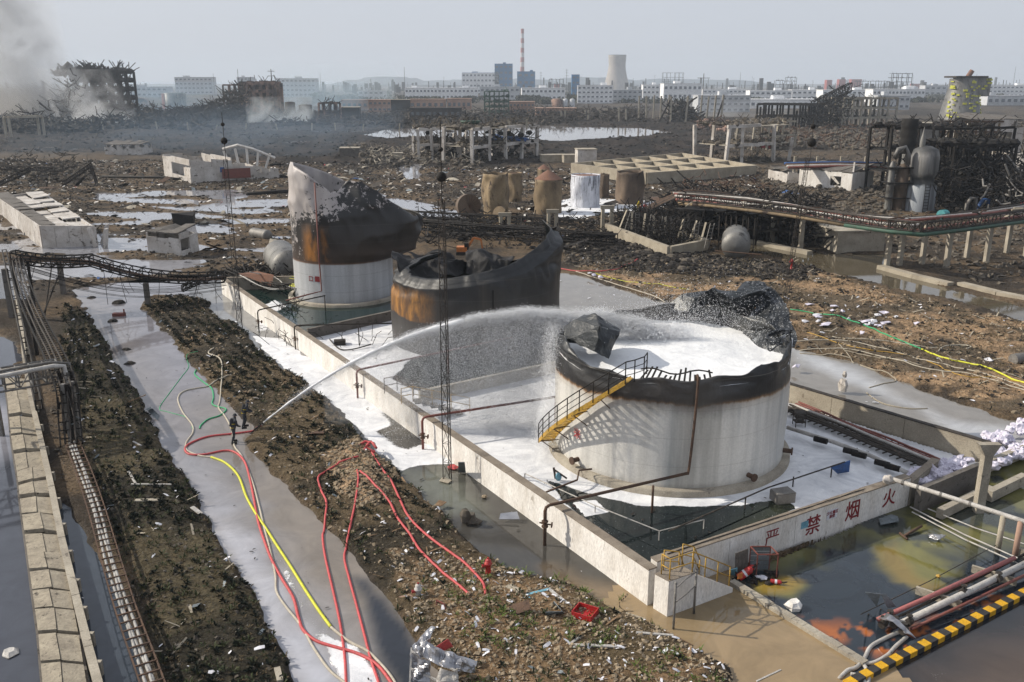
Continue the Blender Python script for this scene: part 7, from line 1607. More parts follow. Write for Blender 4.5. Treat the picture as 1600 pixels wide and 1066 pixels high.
for j in range(len(RL)-1):
    a, b_ = at(*RL[j])+Vector((0, .3, .3)), at(*RL[j+1])+Vector((0, .3, .3)); truss(rk, a, b_, .5, 1.0, 5, 'steel_mid', .07)
for (x, yb) in ((1385, 418), (1405, 416), (1440, 415), (1478, 421), (1510, 405), (1540, 412), (1572, 398), (1602, 404), (1250, 392), (1276, 385), (1206, 380), (1160, 372)):
    p = at(x, yb); k = MB(); k.box((p.x, p.y, 2.3), (.5, .5, 5.2), .2); k.build('column', MT['concrete'], rk); k = MB(); k.box((p.x, p.y+.6, 4.85), (.5, 1.8, .4), .0); k.build('corbel', MT['concrete'], rk)
for i, (x, yb) in enumerate(((1410, 425), (1545, 462))): pass
kw = thing('low_kerb', 'tan concrete kerb along the water under the pipe rack', 'kerb', tuple(at(1450, 440)))
for (x0, y0, x1, y1) in ((1375, 420, 1430, 435), (1430, 435, 1485, 448), (1500, 447, 1560, 462), (1560, 462, 1640, 478), (1165, 378, 1265, 398)): k = MB(); k.boxl(at(x0, y0), at(x1, y1), 1.0, -.3, .45); k.build('kerb_stone', MT['concrete_tan'], kw)
c2 = thing('pipe_rack', 'collapsed end of the pipe rack bending down towards the rusty tanks', 'pipe rack', tuple(at(1000, 345)))
for i in range(9):
    k = MB(); o_ = i*.45; k.tube(spline([at(1150, 310, 5)+Vector((0, o_, .2)), at(1080, 306, 5.4)+Vector((0, o_, .3*math.sin(i))), at(1052, 312, 4.6)+Vector((0, o_, 0)), at(1015, 330, 2.6)+Vector((0, o_, 0)), at(975, 345, 1.2)+Vector((.4*i, o_, .2*math.sin(i*2)))], 5), .09+.05*(i % 3), 6); k.build('pipe', MT[('steel_burnt', 'steel_mid', 'steel_rust')[i % 3]], c2)
tangle('collapsed_rack', 'tangle of pipes and machinery below the middle of the pipe rack', 'wreckage', [(1030, 350), (1285, 398), (1290, 345), (1060, 322)], 1300, 4.6, 3.4, .10, 'steel_burnt', .6, seed=23, rocks=260, rr_=.6)
frame_bldg('burnt_platform', 'dark low platform frame below the left half of the pipe rack', at(1050, 372), at(1250, 388), 9, 2, 2.0, 12, 'steel_burnt', 'soot', .22, .25, .06, nd_=3, cat='platform', ms=(200, .7, 'steel_burnt'))
tangle('collapsed_rack', 'rusty bent rods on top of the middle pipe rack', 'wreckage', [(1050, 335), (1200, 350), (1200, 325), (1050, 315)], 60, 1.8, 3.0, .08, 'steel_rust', .5, z0=3.8, seed=24)
rv = drum_lying('horizontal_vessel', 'big grey round vessel seen end on under the pipe rack', 1150, 384, 1150, 372, 1.75, 'vessel_grey')
for i in range(7): x = 1122+i*9; p = at(x, 393+i*.8); k = MB(); k.tube([p, p+Vector((rnd.uniform(-.2, .2), .2, 4.6))], .07, 5); k.build('stand_pipe', MT['steel_mid'], rk)
k = MB(); k.tube([at(1118, 392, 1.6), at(1190, 398, 1.8)], .07, 5); k.tube([at(1118, 392, 2.9), at(1190, 398, 2.9)], .06, 5); k.build('guard_pipe', MT['steel_rust'], rk)
bent_sheet('brown peeled steel sheet hanging in the far bund corner by the torn tank', [(372, 428, 2.2), (402, 424, 2.4), (428, 430, 2.2), (424, 448, 1.2), (408, 447, 1.4), (396, 438, 1.8)][:4], 'rust_dome')
tangle('steel_wreck', 'black collapsed sheet and pipes in the far corner of the bund', 'wreckage', [(352, 446), (462, 462), (466, 436), (372, 424)], 240, 1.6, 2.6, .07, 'steel_burnt', .4, seed=91, rocks=60, rr_=.4)
boxhouse('plain concrete tank wall under the pipe rack right of the vessel', 1300, 1378, 396, 362, 6, 'concrete', 'concrete_tank', .12, 'tank')
for i, (y0, x0, x1) in enumerate(((372, 700, 950), (366, 650, 900), (360, 880, 960))): pass
fr2 = thing('fallen_rack', 'burnt pipe rack fallen flat behind the two burnt tanks', 'pipe rack', tuple(at(800, 380)))
A0, B0 = at(655, 350, 1.2), at(960, 372, 1.2)
for i in range(8):
    k = MB(); k.tube([A0.lerp(B0, f/12)+Vector((0, -1.5+i*.45, .35*math.sin(f*1.1+i)+.15*(i % 3))) for f in range(13)], .10+.05*(i % 2), 6); k.build('pipe', MT['steel_burnt' if i % 2 else 'steel_mid'], fr2)
truss(fr2, A0+Vector((0, -2, -.4)), B0+Vector((0, -2, -.4)), 1.2, 1.2, 26, 'steel_burnt', .08); truss(fr2, at(640, 338, .6), at(900, 352, .6), 1.0, .8, 20, 'steel_burnt', .07)
tangle('steel_wreck', 'black scrap and rods heaped between the black tank and the collapsed racks', 'wreckage', [(660, 385), (960, 400), (950, 350), (650, 340)], 420, 1.6, 4.0, .07, 'steel_burnt', .35, seed=31, rocks=160, rr_=.45)
# slabs of broken asphalt
ab = nrg; k = MB(); brk = thing('broken_asphalt', 'heap of broken dark asphalt lumps in front of the concrete pit', 'rubble', tuple(at(960, 400)))
for i in range(230):
    f = rnd.random(); x = 880+f*200+rnd.uniform(-14, 14); y = 375+f*42+rnd.uniform(-13, 13); p = gp(x, y, .12); r_ = rnd.uniform(.25, .75)
    q = MB(); q.rock(p, r_, .55); ob = q.build('asphalt_lump', MT['rubble_black' if rnd.random() < .75 else 'rubble'], brk)

# --- burnt plant at the right
bpn = thing('burnt_column', 'tall black scorched column with a torn top in the burnt plant', 'column', tuple(at(1407, 335)))
p = at(1404, 326); h0 = hgt(1404, 326, 186); hm = hgt(1404, 326, 240); k = MB(); k.lathe([(1.35+.12*math.sin(i*2.1), hm+(h0-hm)*i/12) for i in range(13)], (p.x+.2, p.y, 0), 18); o = k.build('upper_shell', MT['soot'], bpn); md = o.modifiers.new('t', 'SOLIDIFY'); md.thickness = .08
for i, (x, w, yt, m) in enumerate(((1390, 11, 258, 'vessel_grey'), (1407, 20, 262, 'rust_tank_dark'))):
    q = at(x, 333); hh = hgt(x, 333, yt); r_ = w/2/pxm(q); k = MB(); k.lathe([(r_, 0), (r_, hh*.55), (r_*1.06, hh*.56), (r_*.95, hh*.58), (r_*.9, hh*.95), (r_*.5, hh*1.05), (.01, hh*1.08)], (q.x, q.y+1, 0), 22); k.build('vessel', MT[m], bpn)
q = at(1398, 333); k = MB(); k.tube([Vector((q.x-1.1, q.y, 9)), Vector((q.x-.6, q.y, 10.5)), Vector((q.x+.4, q.y, 10.8)), Vector((q.x+1.1, q.y, 9.6)), Vector((q.x+1.2, q.y, 8))], .42, 10); k.build('bent_duct', MT['vessel_grey'], bpn)
for z_ in (2.5, 5, 7.5): k = MB(); k.box((q.x+.2, q.y+1, z_), (4.2, 3, .15), .05); k.build('platform', MT['steel_burnt'], bpn)
rx = thing('reactor_vessel', 'wide grey scorched reactor with a torn spike on top, ladder on its side', 'vessel', tuple(at(1448, 335)))
q = at(1443, 335); sc_ = 1/pxm(q); hh = hgt(1443, 335, 232)
zmat('reactor_shell', None, [(0, (.24, .26, .29)), (4.4, (.26, .28, .30)), (4.8, (.05, .05, .05)), (6.0, (.03, .03, .03)), (6.6, (.20, .195, .185)), (9.5, (.24, .23, .22)), (10.3, (.06, .06, .06)), (16, (.1, .1, .1))], wob=1.8, rough=.6, metal=.1, streak=((.03, .03, .03), .5, .48, .8))
k = MB(); k.lathe([(23*sc_, 0), (22*sc_, hh*.42), (17*sc_, hh*.47), (17*sc_, hh*.55), (21*sc_, hh*.62), (21*sc_, hh*.86), (18*sc_, hh*.97), (8*sc_, hh*1.02), (.01, hh*1.03)], (q.x, q.y+2, 0), 32); k.build('shell', MT['reactor_shell'], rx)
k = MB(); ht_ = hgt(1443, 335, 199); k.lathe([(4*sc_, hh*.95), (4.2*sc_, hh*1.1), (2.4*sc_, ht_*.9), (.3*sc_, ht_)], (q.x-.6*0-7*sc_, q.y+2, 0), 12); k.build('torn_spike', MT['vessel_grey'], rx)
for i in range(9): k = MB(); z_ = .5+i*.5; k.beam(Vector((q.x-.5, q.y+1.9-23*sc_, z_)), Vector((q.x+.3, q.y+1.9-23*sc_, z_)), .08); k.build('ladder_rung', MT['steel_burnt'], rx)
for s_ in (-.5, .3): k = MB(); k.beam(Vector((q.x+s_, q.y+1.9-23*sc_, .2)), Vector((q.x+s_, q.y+1.9-23*sc_, 5)), .08); k.build('ladder_rail', MT['steel_burnt'], rx)
bpf = frame_bldg('burnt_plant_frame', 'burnt black steel frame of the process plant at the right edge', at(1482, 330), at(1572, 328), 9, 3, 3.6, 4, 'steel_burnt', 'steel_burnt', .35, .18, .05, nd_=3, ms=(700, 1.3, 'soot'))
frame_bldg('burnt_plant_frame', 'dark frame behind the scorched reactor with a long top beam', at(1420, 308), at(1570, 300), 12, 3, 4.2, 6, 'steel_burnt', 'soot', .45, .2, .04, nd_=3, ms=(300, 1.2, 'steel_burnt'))
tangle('steel_wreck', 'charred pipes and cables at the foot of the burnt plant', 'wreckage', [(1470, 340), (1620, 346), (1620, 290), (1385, 300)], 1700, 8.0, 4.2, .11, 'steel_burnt', .6, seed=33, rocks=120, rr_=.6)
boxhouse('black burnt core of the process plant under the frame', 1492, 1560, 318, 262, 9, 'soot', 'burnt_core')
boxhouse('second black core block behind the scorched reactor', 1455, 1500, 312, 275, 6, 'soot', 'burnt_core')
tangle('steel_wreck', 'rusty and pale pipes leaning at the far right edge of the plant', 'wreckage', [(1520, 350), (1640, 355), (1640, 300), (1540, 300)], 160, 6.0, 4.2, .14, 'steel_grey', .9, seed=34)
for i, (x, y0, y1, m) in enumerate(((1508, 340, 310, 'steel_grey'), (1528, 338, 312, 'blue_thing'), (1548, 336, 306, 'vessel_grey'))):
    q = at(x, y0); hh = hgt(x, y0, y1); k = MB(); k.tube([q, q+Vector((0, 0, hh*.7)), q+Vector((.5, 0, hh)), q+Vector((1.3, 0, hh)), q+Vector((1.4, 0, hh*.4))], .32, 8); o = k.build('bent_duct', MT[m]); tag(o, ['silver hooked duct in front of the burnt plant', 'blue hooked duct in front of the burnt plant', 'grey hooked duct nearest the right edge of the plant'][i], 'duct')
k = MB(); q = at(1470, 338, .8); k.cyl(q, q+Vector((.9, .3, 0)), 1.0, 18); o = k.build('teal_drum', MT['teal']); tag(o, 'teal round drum lying at the foot of the scorched reactor', 'drum')
k = MB(); q = at(1595, 322, 1.5); k.cyl(q, q+Vector((.8, .3, 0)), .6, 14); o = k.build('red_motor', MT['red_paint']); tag(o, 'small red motor at the right edge of the plant', 'motor')
# row of pale columns behind
cr_ = thing('column_row', 'dense row of rusty pale columns and pipes behind the burnt plant', 'pipe structure', tuple(at(1500, 262)))
for i in range(17): x = 1463+i*5.4; q = at(x, 262); hh = hgt(x, 262, 190+rnd.uniform(-2, 4)); k = MB(); k.cyl(q, q+Vector((rnd.uniform(-.3, .3), 0, hh)), .34, 8); k.build('column', MT['rust_tank' if i % 3 else 'steel_mid'], cr_)
for y_ in (190, 206, 222): q, q2 = at(1460, 262), at(1556, 262); hh = hgt(1500, 262, y_); k = MB(); k.beam(q+Vector((0, -.5, hh)), q2+Vector((0, -.5, hh)), .4); k.build('girder', MT['steel_rust'], cr_)
boxhouse('pale grey cooling unit on legs left of the column row', 1420, 1462, 262, 193, 6, 'vessel_grey', 'cooling_unit', 0, 'machine')
boxhouse('tan wall fragment behind the tall black column', 1415, 1442, 258, 212, 2, 'concrete_tan', 'wall_fragment', 0, 'wall')
ruin('pale broken two storey shell at the right behind the column row', (1505, 262), (1590, 262), 14, 12, n=5, jag=.25, roof=1.0, holes=((1, 5), (2, 5), (3, 5)), seed=12)
ruin('white long wall fragment at the far right edge', (1575, 272), (1640, 275), 6, 5.0, n=3, jag=.1, seed=14)
# white broken house in front of the plant
wh = ruin('white cracked house with a dark doorway and gable right of the basin', (1248, 292), (1330, 300), 8, 3.8, 'plaster', n=5, roof=1.0, holes=((3, 5),), jag=.05, seed=15)
q = at(1331, 300); q2 = q+Vector((2.8, 7, 0)); k = MB(); k.add([q+Vector((0, 0, 0)), q2, q2+Vector((0, 0, 3.9)), (q+q2)/2+Vector((0, 0, 5.6)), q+Vector((0, 0, 3.9))], [(0, 1, 2, 3, 4)]); o = k.build('gable', MT['plaster_old'], wh); md = o.modifiers.new('t', 'SOLIDIFY'); md.thickness = .3
ruin('low white fragment joined to the left of the cracked house', (1200, 283), (1230, 288), 6, 3.0, n=3, jag=.45, roof=.2, seed=16)
bent_sheet('blue tarpaulin on the ground before the cracked white house', [(1218, 301, .3), (1228, 297, .6), (1250, 303, .5), (1246, 306, .3)], 'blue_thing', 'tarpaulin')
bent_sheet('small red tarpaulin hanging in the wrecked frame at the right', [(1188, 232, .3), (1192, 226, 1.6), (1204, 228, 1.2), (1203, 233, .3)], 'red_paint', 'tarpaulin')
frame_bldg('concrete_frame_ruin', 'broken tan concrete frame left of the cracked white house', at(1133, 258), at(1232, 252), 12, 2, 5.0, 4, 'plaster_old', 'concrete', .8, .16, .08, ms=(400, 1.2, 'rubble'))
frame_bldg('concrete_frame_ruin', 'second low broken frame just behind the tan one', at(1175, 236), at(1240, 234), 10, 2, 4.6, 3, 'concrete', 'concrete_dark', .6, .2, .1, ms=(90, 1.2, 'rubble'))
tangle('rubble_heap', 'rubble and bent pipes between the white house and the pipe rack', 'rubble', [(1190, 330), (1390, 338), (1390, 278), (1190, 280)], 150, 1.0, 3.0, .10, 'steel_mid', .4, seed=41, rocks=700, rr_=.6, mr='rubble')
pq = thing('pipe_rack', 'far red and white pipe rack crossing behind the cracked white house', 'pipe rack', tuple(at(1300, 262)))
for i, m in enumerate(('pipe_red', 'pipe_white', 'steel_rust', 'blue_thing')): k = MB(); k.tube([at(1232, 262, 4.6)+Vector((0, i*.9, .2*i)), at(1310, 260, 4.4)+Vector((0, i*.9, .2*i)), at(1400, 262, 4.6)+Vector((0, i*.9, .2*i))], .28, 6); k.build('pipe', MT[m], pq)
for x in (1240, 1275, 1312, 1350, 1385): q = at(x, 275); k = MB(); k.box((q.x, q.y, 2.2), (.5, .5, 4.6)); k.build('column', MT['concrete_tan'], pq)
# black frame with collapsed tower, grey frame
frame_bldg('burnt_hall', 'long black burnt frame building with a leaning wrecked tower at its end', at(1181, 200), at(1275, 202), 16, 2, 5.6, 7, 'steel_burnt', 'far_dark', .8, .08, .0, nd_=3)
tangle('steel_wreck', 'leaning lattice tower collapsed against the black frame building', 'wreckage', [(1262, 204), (1318, 204), (1318, 196), (1262, 196)], 520, lambda u, v: 6+15*max(0, u-.1), 7.5, .2, 'steel_burnt', .8, seed=51)
lt_ = thing('leaning_tower', 'square lattice tower tilted to the right above the wreck', 'tower', tuple(at(1290, 200)))
truss(lt_, at(1266, 200)+Vector((0, 0, hgt(1266, 200, 172))), at(1322, 200)+Vector((0, 0, hgt(1322, 200, 143))), 4, 4, 6, 'steel_burnt', .22)
frame_bldg('concrete_frame_ruin', 'grey four storey concrete frame standing right of the leaning tower', at(1315, 200), at(1398, 198), 18, 3, 4.6, 6, 'concrete', 'concrete_dark', .9, .03, .0, nd_=3, ms=(90, 1.8, 'far_dark'))
tangle('rubble_heap', 'rubble belt in front of the grey concrete frame', 'rubble', [(1180, 236), (1420, 238), (1420, 200), (1180, 202)], 300, 2.6, 6, .2, 'steel_rust', .5, seed=53, rocks=500, rr_=1.2, mr='rubble')
tangle('rubble_heap', 'rubble and rods behind the cooling unit at the right', 'rubble', [(1400, 240), (1620, 240), (1620, 198), (1400, 200)], 380, 5, 7, .2, 'steel_mid', .6, seed=54, rocks=260, rr_=1.3, mr='rubble')
# row of bare concrete posts beyond the pond
po = 'bare concrete posts beyond the pond'
for i, (x, yb, yt) in enumerate([(967, 191, 168), (978, 191, 170), (998, 190, 150), (1010, 188, 150), (1021, 186, 149), (1032, 188, 150), (1043, 186, 148), (1048, 192, 151), (1071, 192, 150), (1094, 187, 149), (1104, 187, 151), (1115, 191, 149), (1126, 192, 148), (877, 190, 173), (883, 190, 172), (914, 186, 172), (919, 188, 173)]):
    q = at(x, yb); h = hgt(x, yb, yt); k = MB(); k.beam(q, q+Vector((rnd.uniform(-.04, .06)*h, 0, h)), .9); o = k.build('bare_post', MT['concrete']); tag(o, ('leaning ' if i in (5, 12) else '')+'grey concrete post, %s in the row beyond the pond' % ['first', 'second', 'third', 'fourth', 'fifth', 'sixth', 'seventh', 'eighth', 'ninth', 'tenth', 'eleventh', 'twelfth', 'thirteenth', 'first of the short ones', 'second of the short ones', 'third of the short ones', 'fourth of the short ones'][i], 'post', po)
for a, b_ in (((1029, 192), (1048, 152)), ((1058, 192), (1072, 160)), ((1070, 163), (1087, 152)), ((1118, 192), (1129, 150))):
    k = MB(); q = at(a[0], 192); k.beam(Vector((q.x, q.y, hgt(a[0], 192, a[1]))), Vector((at(b_[0], 192).x, q.y, hgt(b_[0], 192, b_[1]))), .8); o = k.build('fallen_beam', MT['steel_mid']); tag(o, 'fallen beam leaning between the bare concrete posts', 'beam', 'fallen beams between the posts')
tangle('steel_wreck', 'dark vessels and twisted steel among the bare concrete posts', 'wreckage', [(1045, 192), (1090, 192), (1088, 184), (1046, 184)], 260, lambda u, v: 13*(1-abs(u-.4)*1.2), 7, .3, 'steel_burnt', .7, seed=57, rocks=90, rr_=2.2, mr='far_dark')
tangle('steel_wreck', 'low dark wreck line left of the bare posts', 'wreckage', [(850, 192), (1010, 192), (1010, 176), (850, 176)], 420, 5, 7, .22, 'steel_mid', .6, seed=58, rocks=300, rr_=1.3)
tangle('rubble_heap', 'pinkish boulders right of the bare posts', 'rubble', [(1085, 205), (1140, 207), (1140, 192), (1085, 190)], 40, 3, 6, .2, 'steel_rust', .5, seed=59, rocks=70, rr_=2., mr='brick_burnt')
# ------------------------------------------------------------------ far distance
WIN = {}
def win_mesh(w, h, m='far_glass'):
    k_ = (round(w, 1), round(h, 1), m)
    if k_ not in WIN: q = MB(); q.box((0, 0, 0), (w, .3, h)); me = q.mesh('window'); me.materials.append(MT[m]); WIN[k_] = me
    return WIN[k_]
ORD = ['first', 'second', 'third', 'fourth', 'fifth', 'sixth', 'seventh', 'eighth', 'ninth', 'tenth', 'eleventh', 'twelfth']
def factory(label, x0, x1, yt, yb, floors, cols, m='white_wall', dep=30, roofm=None, wf=.55, hf=.32, rz=0, group='white factory buildings on the skyline', side=0, par=True, cat='factory'):
    c = at((x0+x1)/2, yb); w = (x1-x0)/pxm(c); h = hgt((x0+x1)/2, yb, yt); R = thing('factory_building', label, cat, tuple(c), group, rz)
    k = MB(); k.box((0, dep/2, h/2-1), (w, dep, h+2)); k.build('wall', MT[m], R, world=False)
    k = MB(); k.box((0, dep/2, h+.25), (w+.8, dep+.8, .5)); k.build('roof', MT[roofm or m], R, world=False)
    if par:
        k = MB(); 
        k.box((w*rnd.uniform(-.3, .3), dep*.5, h+1.8), (w*.16, dep*.3, 3)); k.build('roof_house', MT[m], R, world=False)
    fh = h/floors; ww = w/cols
    me = win_mesh(ww*wf, fh*hf)
    for f in range(floors):
        for i in range(cols):
            o = bpy.data.objects.new('window', me); COL.objects.link(o); o.parent = R; o.location = (-w/2+ww*(i+.5), -.08, fh*(f+.52))
    for f in range(floors): k = MB(); k.box((0, -.2, fh*(f+.52)-fh*hf/2-.3), (w*.97, .5, .25)); k.build('sill_band', MT[m], R, world=False)
    return R
FB = [(633, 684, 138, 156, 2, 9, 'white_wall', 'white long factory with a dark window band, leftmost of the white row'),
 (684, 747, 138, 156, 2, 10, 'white_wall', 'white factory directly right of the leftmost one'),
 (815, 883, 138, 158, 2, 10, 'white_wall', 'white factory below the red and white chimney'),
 (902, 957, 134, 162, 4, 8, 'white_wall', 'four storey white building left of the cooling tower foot'),
 (957, 1003, 141, 161, 3, 6, 'pale_wall', 'pale building in front of the cooling tower'),
 (1004, 1036, 133, 156, 3, 5, 'white_wall', 'white building just right of the cooling tower'),
 (1036, 1096, 131, 157, 2, 8, 'white_wall', 'white building with a dark rack on its roof'),
 (1098, 1172, 140, 153, 2, 11, 'white_wall', 'long white factory behind the pole with a crossbar'),
 (1090, 1171, 150, 176, 3, 9, 'pale_wall', 'pale grey long building standing in smoke'),
 (1171, 1236, 142, 158, 2, 8, 'white_wall', 'white factory above the left half of the black frame'),
 (1237, 1284, 141, 157, 2, 6, 'white_wall', 'white factory above the right half of the black frame'),
 (1284, 1361, 141, 158, 2, 10, 'white_wall', 'white factory behind the leaning tower'),
 (1362, 1444, 140, 160, 2, 14, 'white_wall', 'white factory with small square windows left of the grey cone tower'),
 (1444, 1478, 134, 150, 2, 4, 'pale_wall', 'small pale building touching the grey cone tower'),
 (1542, 1625, 134, 152, 3, 12, 'white_wall', 'white factory at the far right edge of the skyline'),
 (1171, 1282, 156, 170, 1, 12, 'white_wall', 'low white hall behind the black frame'),
 (1370, 1420, 150, 172, 2, 6, 'pale_wall', 'pale hall behind the grey concrete frame'),
 (560, 600, 142, 156, 2, 5, 'pale_wall', 'pale hall half lost in smoke left of the white row'),
 (1542, 1600, 150, 165, 1, 6, 'pale_wall', 'low pale hall right of the grey cone tower'),
 (750, 812, 136, 156, 2, 8, 'pale_wall', 'pale hall behind the green lattice plant')]
for x0, x1, yt, yb, fl, cl, m, lab in FB: factory(lab, x0, x1, yt, yb, fl, cl, m, dep=22, rz=rnd.uniform(-.06, .06))
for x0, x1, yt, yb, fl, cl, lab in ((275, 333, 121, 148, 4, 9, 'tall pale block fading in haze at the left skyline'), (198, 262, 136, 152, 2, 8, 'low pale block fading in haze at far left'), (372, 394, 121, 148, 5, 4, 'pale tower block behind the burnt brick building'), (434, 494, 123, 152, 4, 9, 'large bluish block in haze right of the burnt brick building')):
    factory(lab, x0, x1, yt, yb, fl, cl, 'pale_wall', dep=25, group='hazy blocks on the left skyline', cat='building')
for x0, x1, yt, yb, fl, cl, lab in ((534, 575, 157, 172, 1, 5, 'low orange burnt building left of the smoke'), (576, 612, 157, 176, 2, 5, 'scorched pink building with broken windows'), (640, 695, 156, 172, 1, 6, 'low pink wall building in the centre distance'), (699, 736, 155, 172, 1, 5, 'pale orange low building left of the green lattice plant'), (796, 835, 160, 178, 2, 7, 'pink two storey building with small windows'), (837, 900, 170, 182, 1, 8, 'long low salmon wall building right of the pink one')):
    factory(lab, x0, x1, yt, yb, fl, cl, 'pink_wall', dep=14, group='pink brick buildings in the centre distance', par=False, cat='building')
# blue plant, chimney, cooling tower
factory('white power hall with a blue roof band left of the blue boiler house', 722, 780, 114, 146, 4, 10, 'white_wall', 30, 'blue_paint', group='power station buildings')
factory('blue and grey boiler house of the power station', 773, 801, 100, 146, 5, 4, 'blue_paint', 30, 'blue_paint', group='power station buildings')
factory('blue block at the foot of the chimney', 808, 836, 112, 146, 3, 3, 'blue_paint', 26, 'blue_paint', group='power station buildings')
factory('narrow blue tower left of the four storey white building', 893, 905, 117, 150, 4, 2, 'blue_paint', 12, 'blue_paint', group='power station buildings', par=False)
chp = at(816, 141); ch = thing('chimney', 'tall slim chimney with red and white bands', 'chimney', tuple(chp)); hc = hgt(816, 141, 45); rw = 3.1/pxm(chp); nb_ = 13
for i in range(nb_):
    z0, z1 = hc*i/nb_, hc*(i+1)/nb_; f = lambda z: rw*(1.15-.4*z/hc); k = MB(); k.lathe([(f(z0), z0), (f(z1), z1)], chp, 16); k.build('band', MT['chimney_red' if i >= 4 and i % 2 == 0 else 'chimney_white'], ch)
ctp = at(963, 141); ct_ = thing('cooling_tower', 'large pale concrete cooling tower on the skyline', 'cooling tower', tuple(ctp)); hh = hgt(963, 141, 86); u_ = 1/pxm(ctp)
k = MB(); k.lathe([((13.0+9*max(0, 1-f/.72)**1.5*1.0+.9*max(0, f-.75)*4)*u_, hh*f) for f in [i/16 for i in range(17)]]+[(13.1*u_, hh*1.0), (13.0*u_, hh*.9)], ctp, 40); k.build('shell', MT['tower_concrete'], ct_)
k = MB(); k.lathe([(14.1*u_, hh-.9), (14.4*u_, hh), (13.6*u_, hh+.1)], ctp, 40); k.build('rim', MT['concrete_dark'], ct_)
# tall poles, pylons and small towers on the skyline
def pylon(label, x, yb, yt, w, cross=True, m='far_dark', name='pylon'):
    p = at(x, yb); h = hgt(x, yb, yt); R = thing(name, label, 'pylon', tuple(p)); t_ = .35*w
    for sx in (-1, 1):
        for sy in (-1, 1): k = MB(); k.beam(p+Vector((sx*w*t_*1.0, sy*w*t_, 0)), p+Vector((sx*.15*w, sy*.15*w, h)), .22*w**.5); k.build('leg', MT[m], R)
    k = MB()
    for i in range(8): z0 = h*i/8; z1 = h*(i+1)/8; f0 = w*t_*(1-i/9); f1 = w*t_*(1-(i+1)/9); k.beam(p+Vector((-f0, 0, z0)), p+Vector((f1, 0, z1)), .2); k.beam(p+Vector((f0, 0, z0)), p+Vector((-f1, 0, z1)), .2)
    k.build('bracing', MT[m], R)
    if cross:
        for f in (.72, .84, .95): k = MB(); k.beam(p+Vector((-3.2*w, 0, h*f)), p+Vector((3.2*w, 0, h*f)), .35); k.build('cross_arm', MT[m], R)
for i, (x, yb, yt, w) in enumerate([(885, 145, 108, 1.3), (428, 175, 108, .8), (633, 150, 105, .8), (502, 150, 113, .7), (376, 170, 108, .4), (1155, 148, 113, .6), (1523, 142, 116, .8), (1582, 140, 104, 1.3), (845, 148, 112, .7), (694, 148, 120, .6), (1022, 146, 117, .5), (336, 150, 115, .6), (1425, 140, 118, .6), (1174, 142, 119, .6)]):
    pylon('thin lattice pylon on the skyline, %s' % ['just left of the four storey white building', 'behind the right edge of the burnt brick building', 'above the left end of the white factory row', 'in the haze right of the bluish block', 'leaning above the burnt brick building', 'black and bare right of the cross pole', 'right of the grey cone tower', 'greenish at the far right', 'right of the chimney foot', 'above the second white factory', 'right of the cooling tower', 'in haze left of the burnt brick building', 'left of the grey cone tower', 'small one in the cluttered right skyline'][i], x, yb, yt, w, cross=i in (0, 1, 6, 8))
xp = thing('utility_pole', 'pole with a wide crossbar above the pale building in smoke', 'pole', tuple(at(1097, 165))); p = at(1097, 165); h = hgt(1097, 165, 115); k = MB(); k.beam(p, p+Vector((0, 0, h)), .6); k.build('pole', MT['concrete_dark'], xp); k = MB(); k.beam(p+Vector((-6, 0, h*.86)), p+Vector((6, 0, h*.86)), .5); k.build('crossbar', MT['concrete_dark'], xp)
def plant_frame(label, x0, x1, yb, yt, dep, fl, nb, m, miss=.1, cs=.6, extra=60): return frame_bldg('process_plant', label, at(x0, yb), at(x1, yb), dep, fl, hgt((x0+x1)/2, yb, yt)/fl, nb, m, m, cs, miss, 0, cat='process plant', nd_=2, ms=(extra, 2., m))
plant_frame('green lattice process plant in the centre distance', 757, 795, 183, 143, 12, 5, 5, 'pipe_green', .1, .6)
plant_frame('dark rack plant standing on the white building near the cooling tower', 1035, 1067, 142, 114, 14, 4, 5, 'far_dark', .15, .9)
plant_frame('dark plant frame on the right skyline left of the cone tower', 1390, 1422, 148, 115, 16, 5, 4, 'far_dark', .1, .9)
plant_frame('low dark rack left of the tall dark plant on the right skyline', 1338, 1388, 146, 127, 16, 2, 6, 'far_dark', .1, .9)
plant_frame('small dark plant above the white factories on the right', 1228, 1243, 145, 121, 12, 4, 2, 'far_dark', .1, .8)
plant_frame('tiny plant rack beside the small dark plant', 1211, 1224, 145, 126, 12, 3, 2, 'far_dark', .1, .8)
plant_frame('grey rack in front of the chimney and white factory', 858, 880, 147, 124, 12, 3, 4, 'far_dark', .15, .7)
g = random.Random(5)
k_s = thing('skyline_clutter', 'low clutter of pipes, stacks and small tanks along the whole skyline', 'skyline', tuple(at(1200, 140))); k = MB()
for i in range(420):
    x = g.uniform(500, 1640) if g.random() < .85 else g.uniform(-50, 500); yb = g.uniform(139, 147); p = at(x, yb); h = hgt(x, yb, g.uniform(121, 135) if g.random() < .3 else g.uniform(128, 137)); w = g.uniform(1.5, 9) if g.random() < .4 else g.uniform(.5, 1.5)
    k.box((p.x, p.y, h/2), (w, w, h))
o = k.build('clutter', MT['far_dark'], k_s); tag(o, kind='stuff')
for i, (x, yb, yt, w) in enumerate(((1313, 142, 124, 10), (1293, 142, 125, 8), (1335, 142, 124, 16), (1430, 141, 131, 14), (870, 144, 131, 8))):
    p = at(x, yb); h = hgt(x, yb, yt); k = MB(); k.box((p.x, p.y, h/2), (w/pxm(p), 20, h)); o = k.build('brick_tower_block', MT['chimney_red']); tag(o, 'distant brick red block on the skyline, %s' % ['middle of the three right ones', 'leftmost of the three right ones', 'widest of the three right ones', 'low one by the cone tower', 'behind the grey rack by the chimney'][i], 'building')
k = MB(); L_ = [(-400, 5200), (200, 5600), (900, 5000)]; 
for i in range(26): x = -900+i*90; k.rock((x, 5800, 8), 240+60*math.sin(i*1.3), .16+.05*math.sin(i*.9))
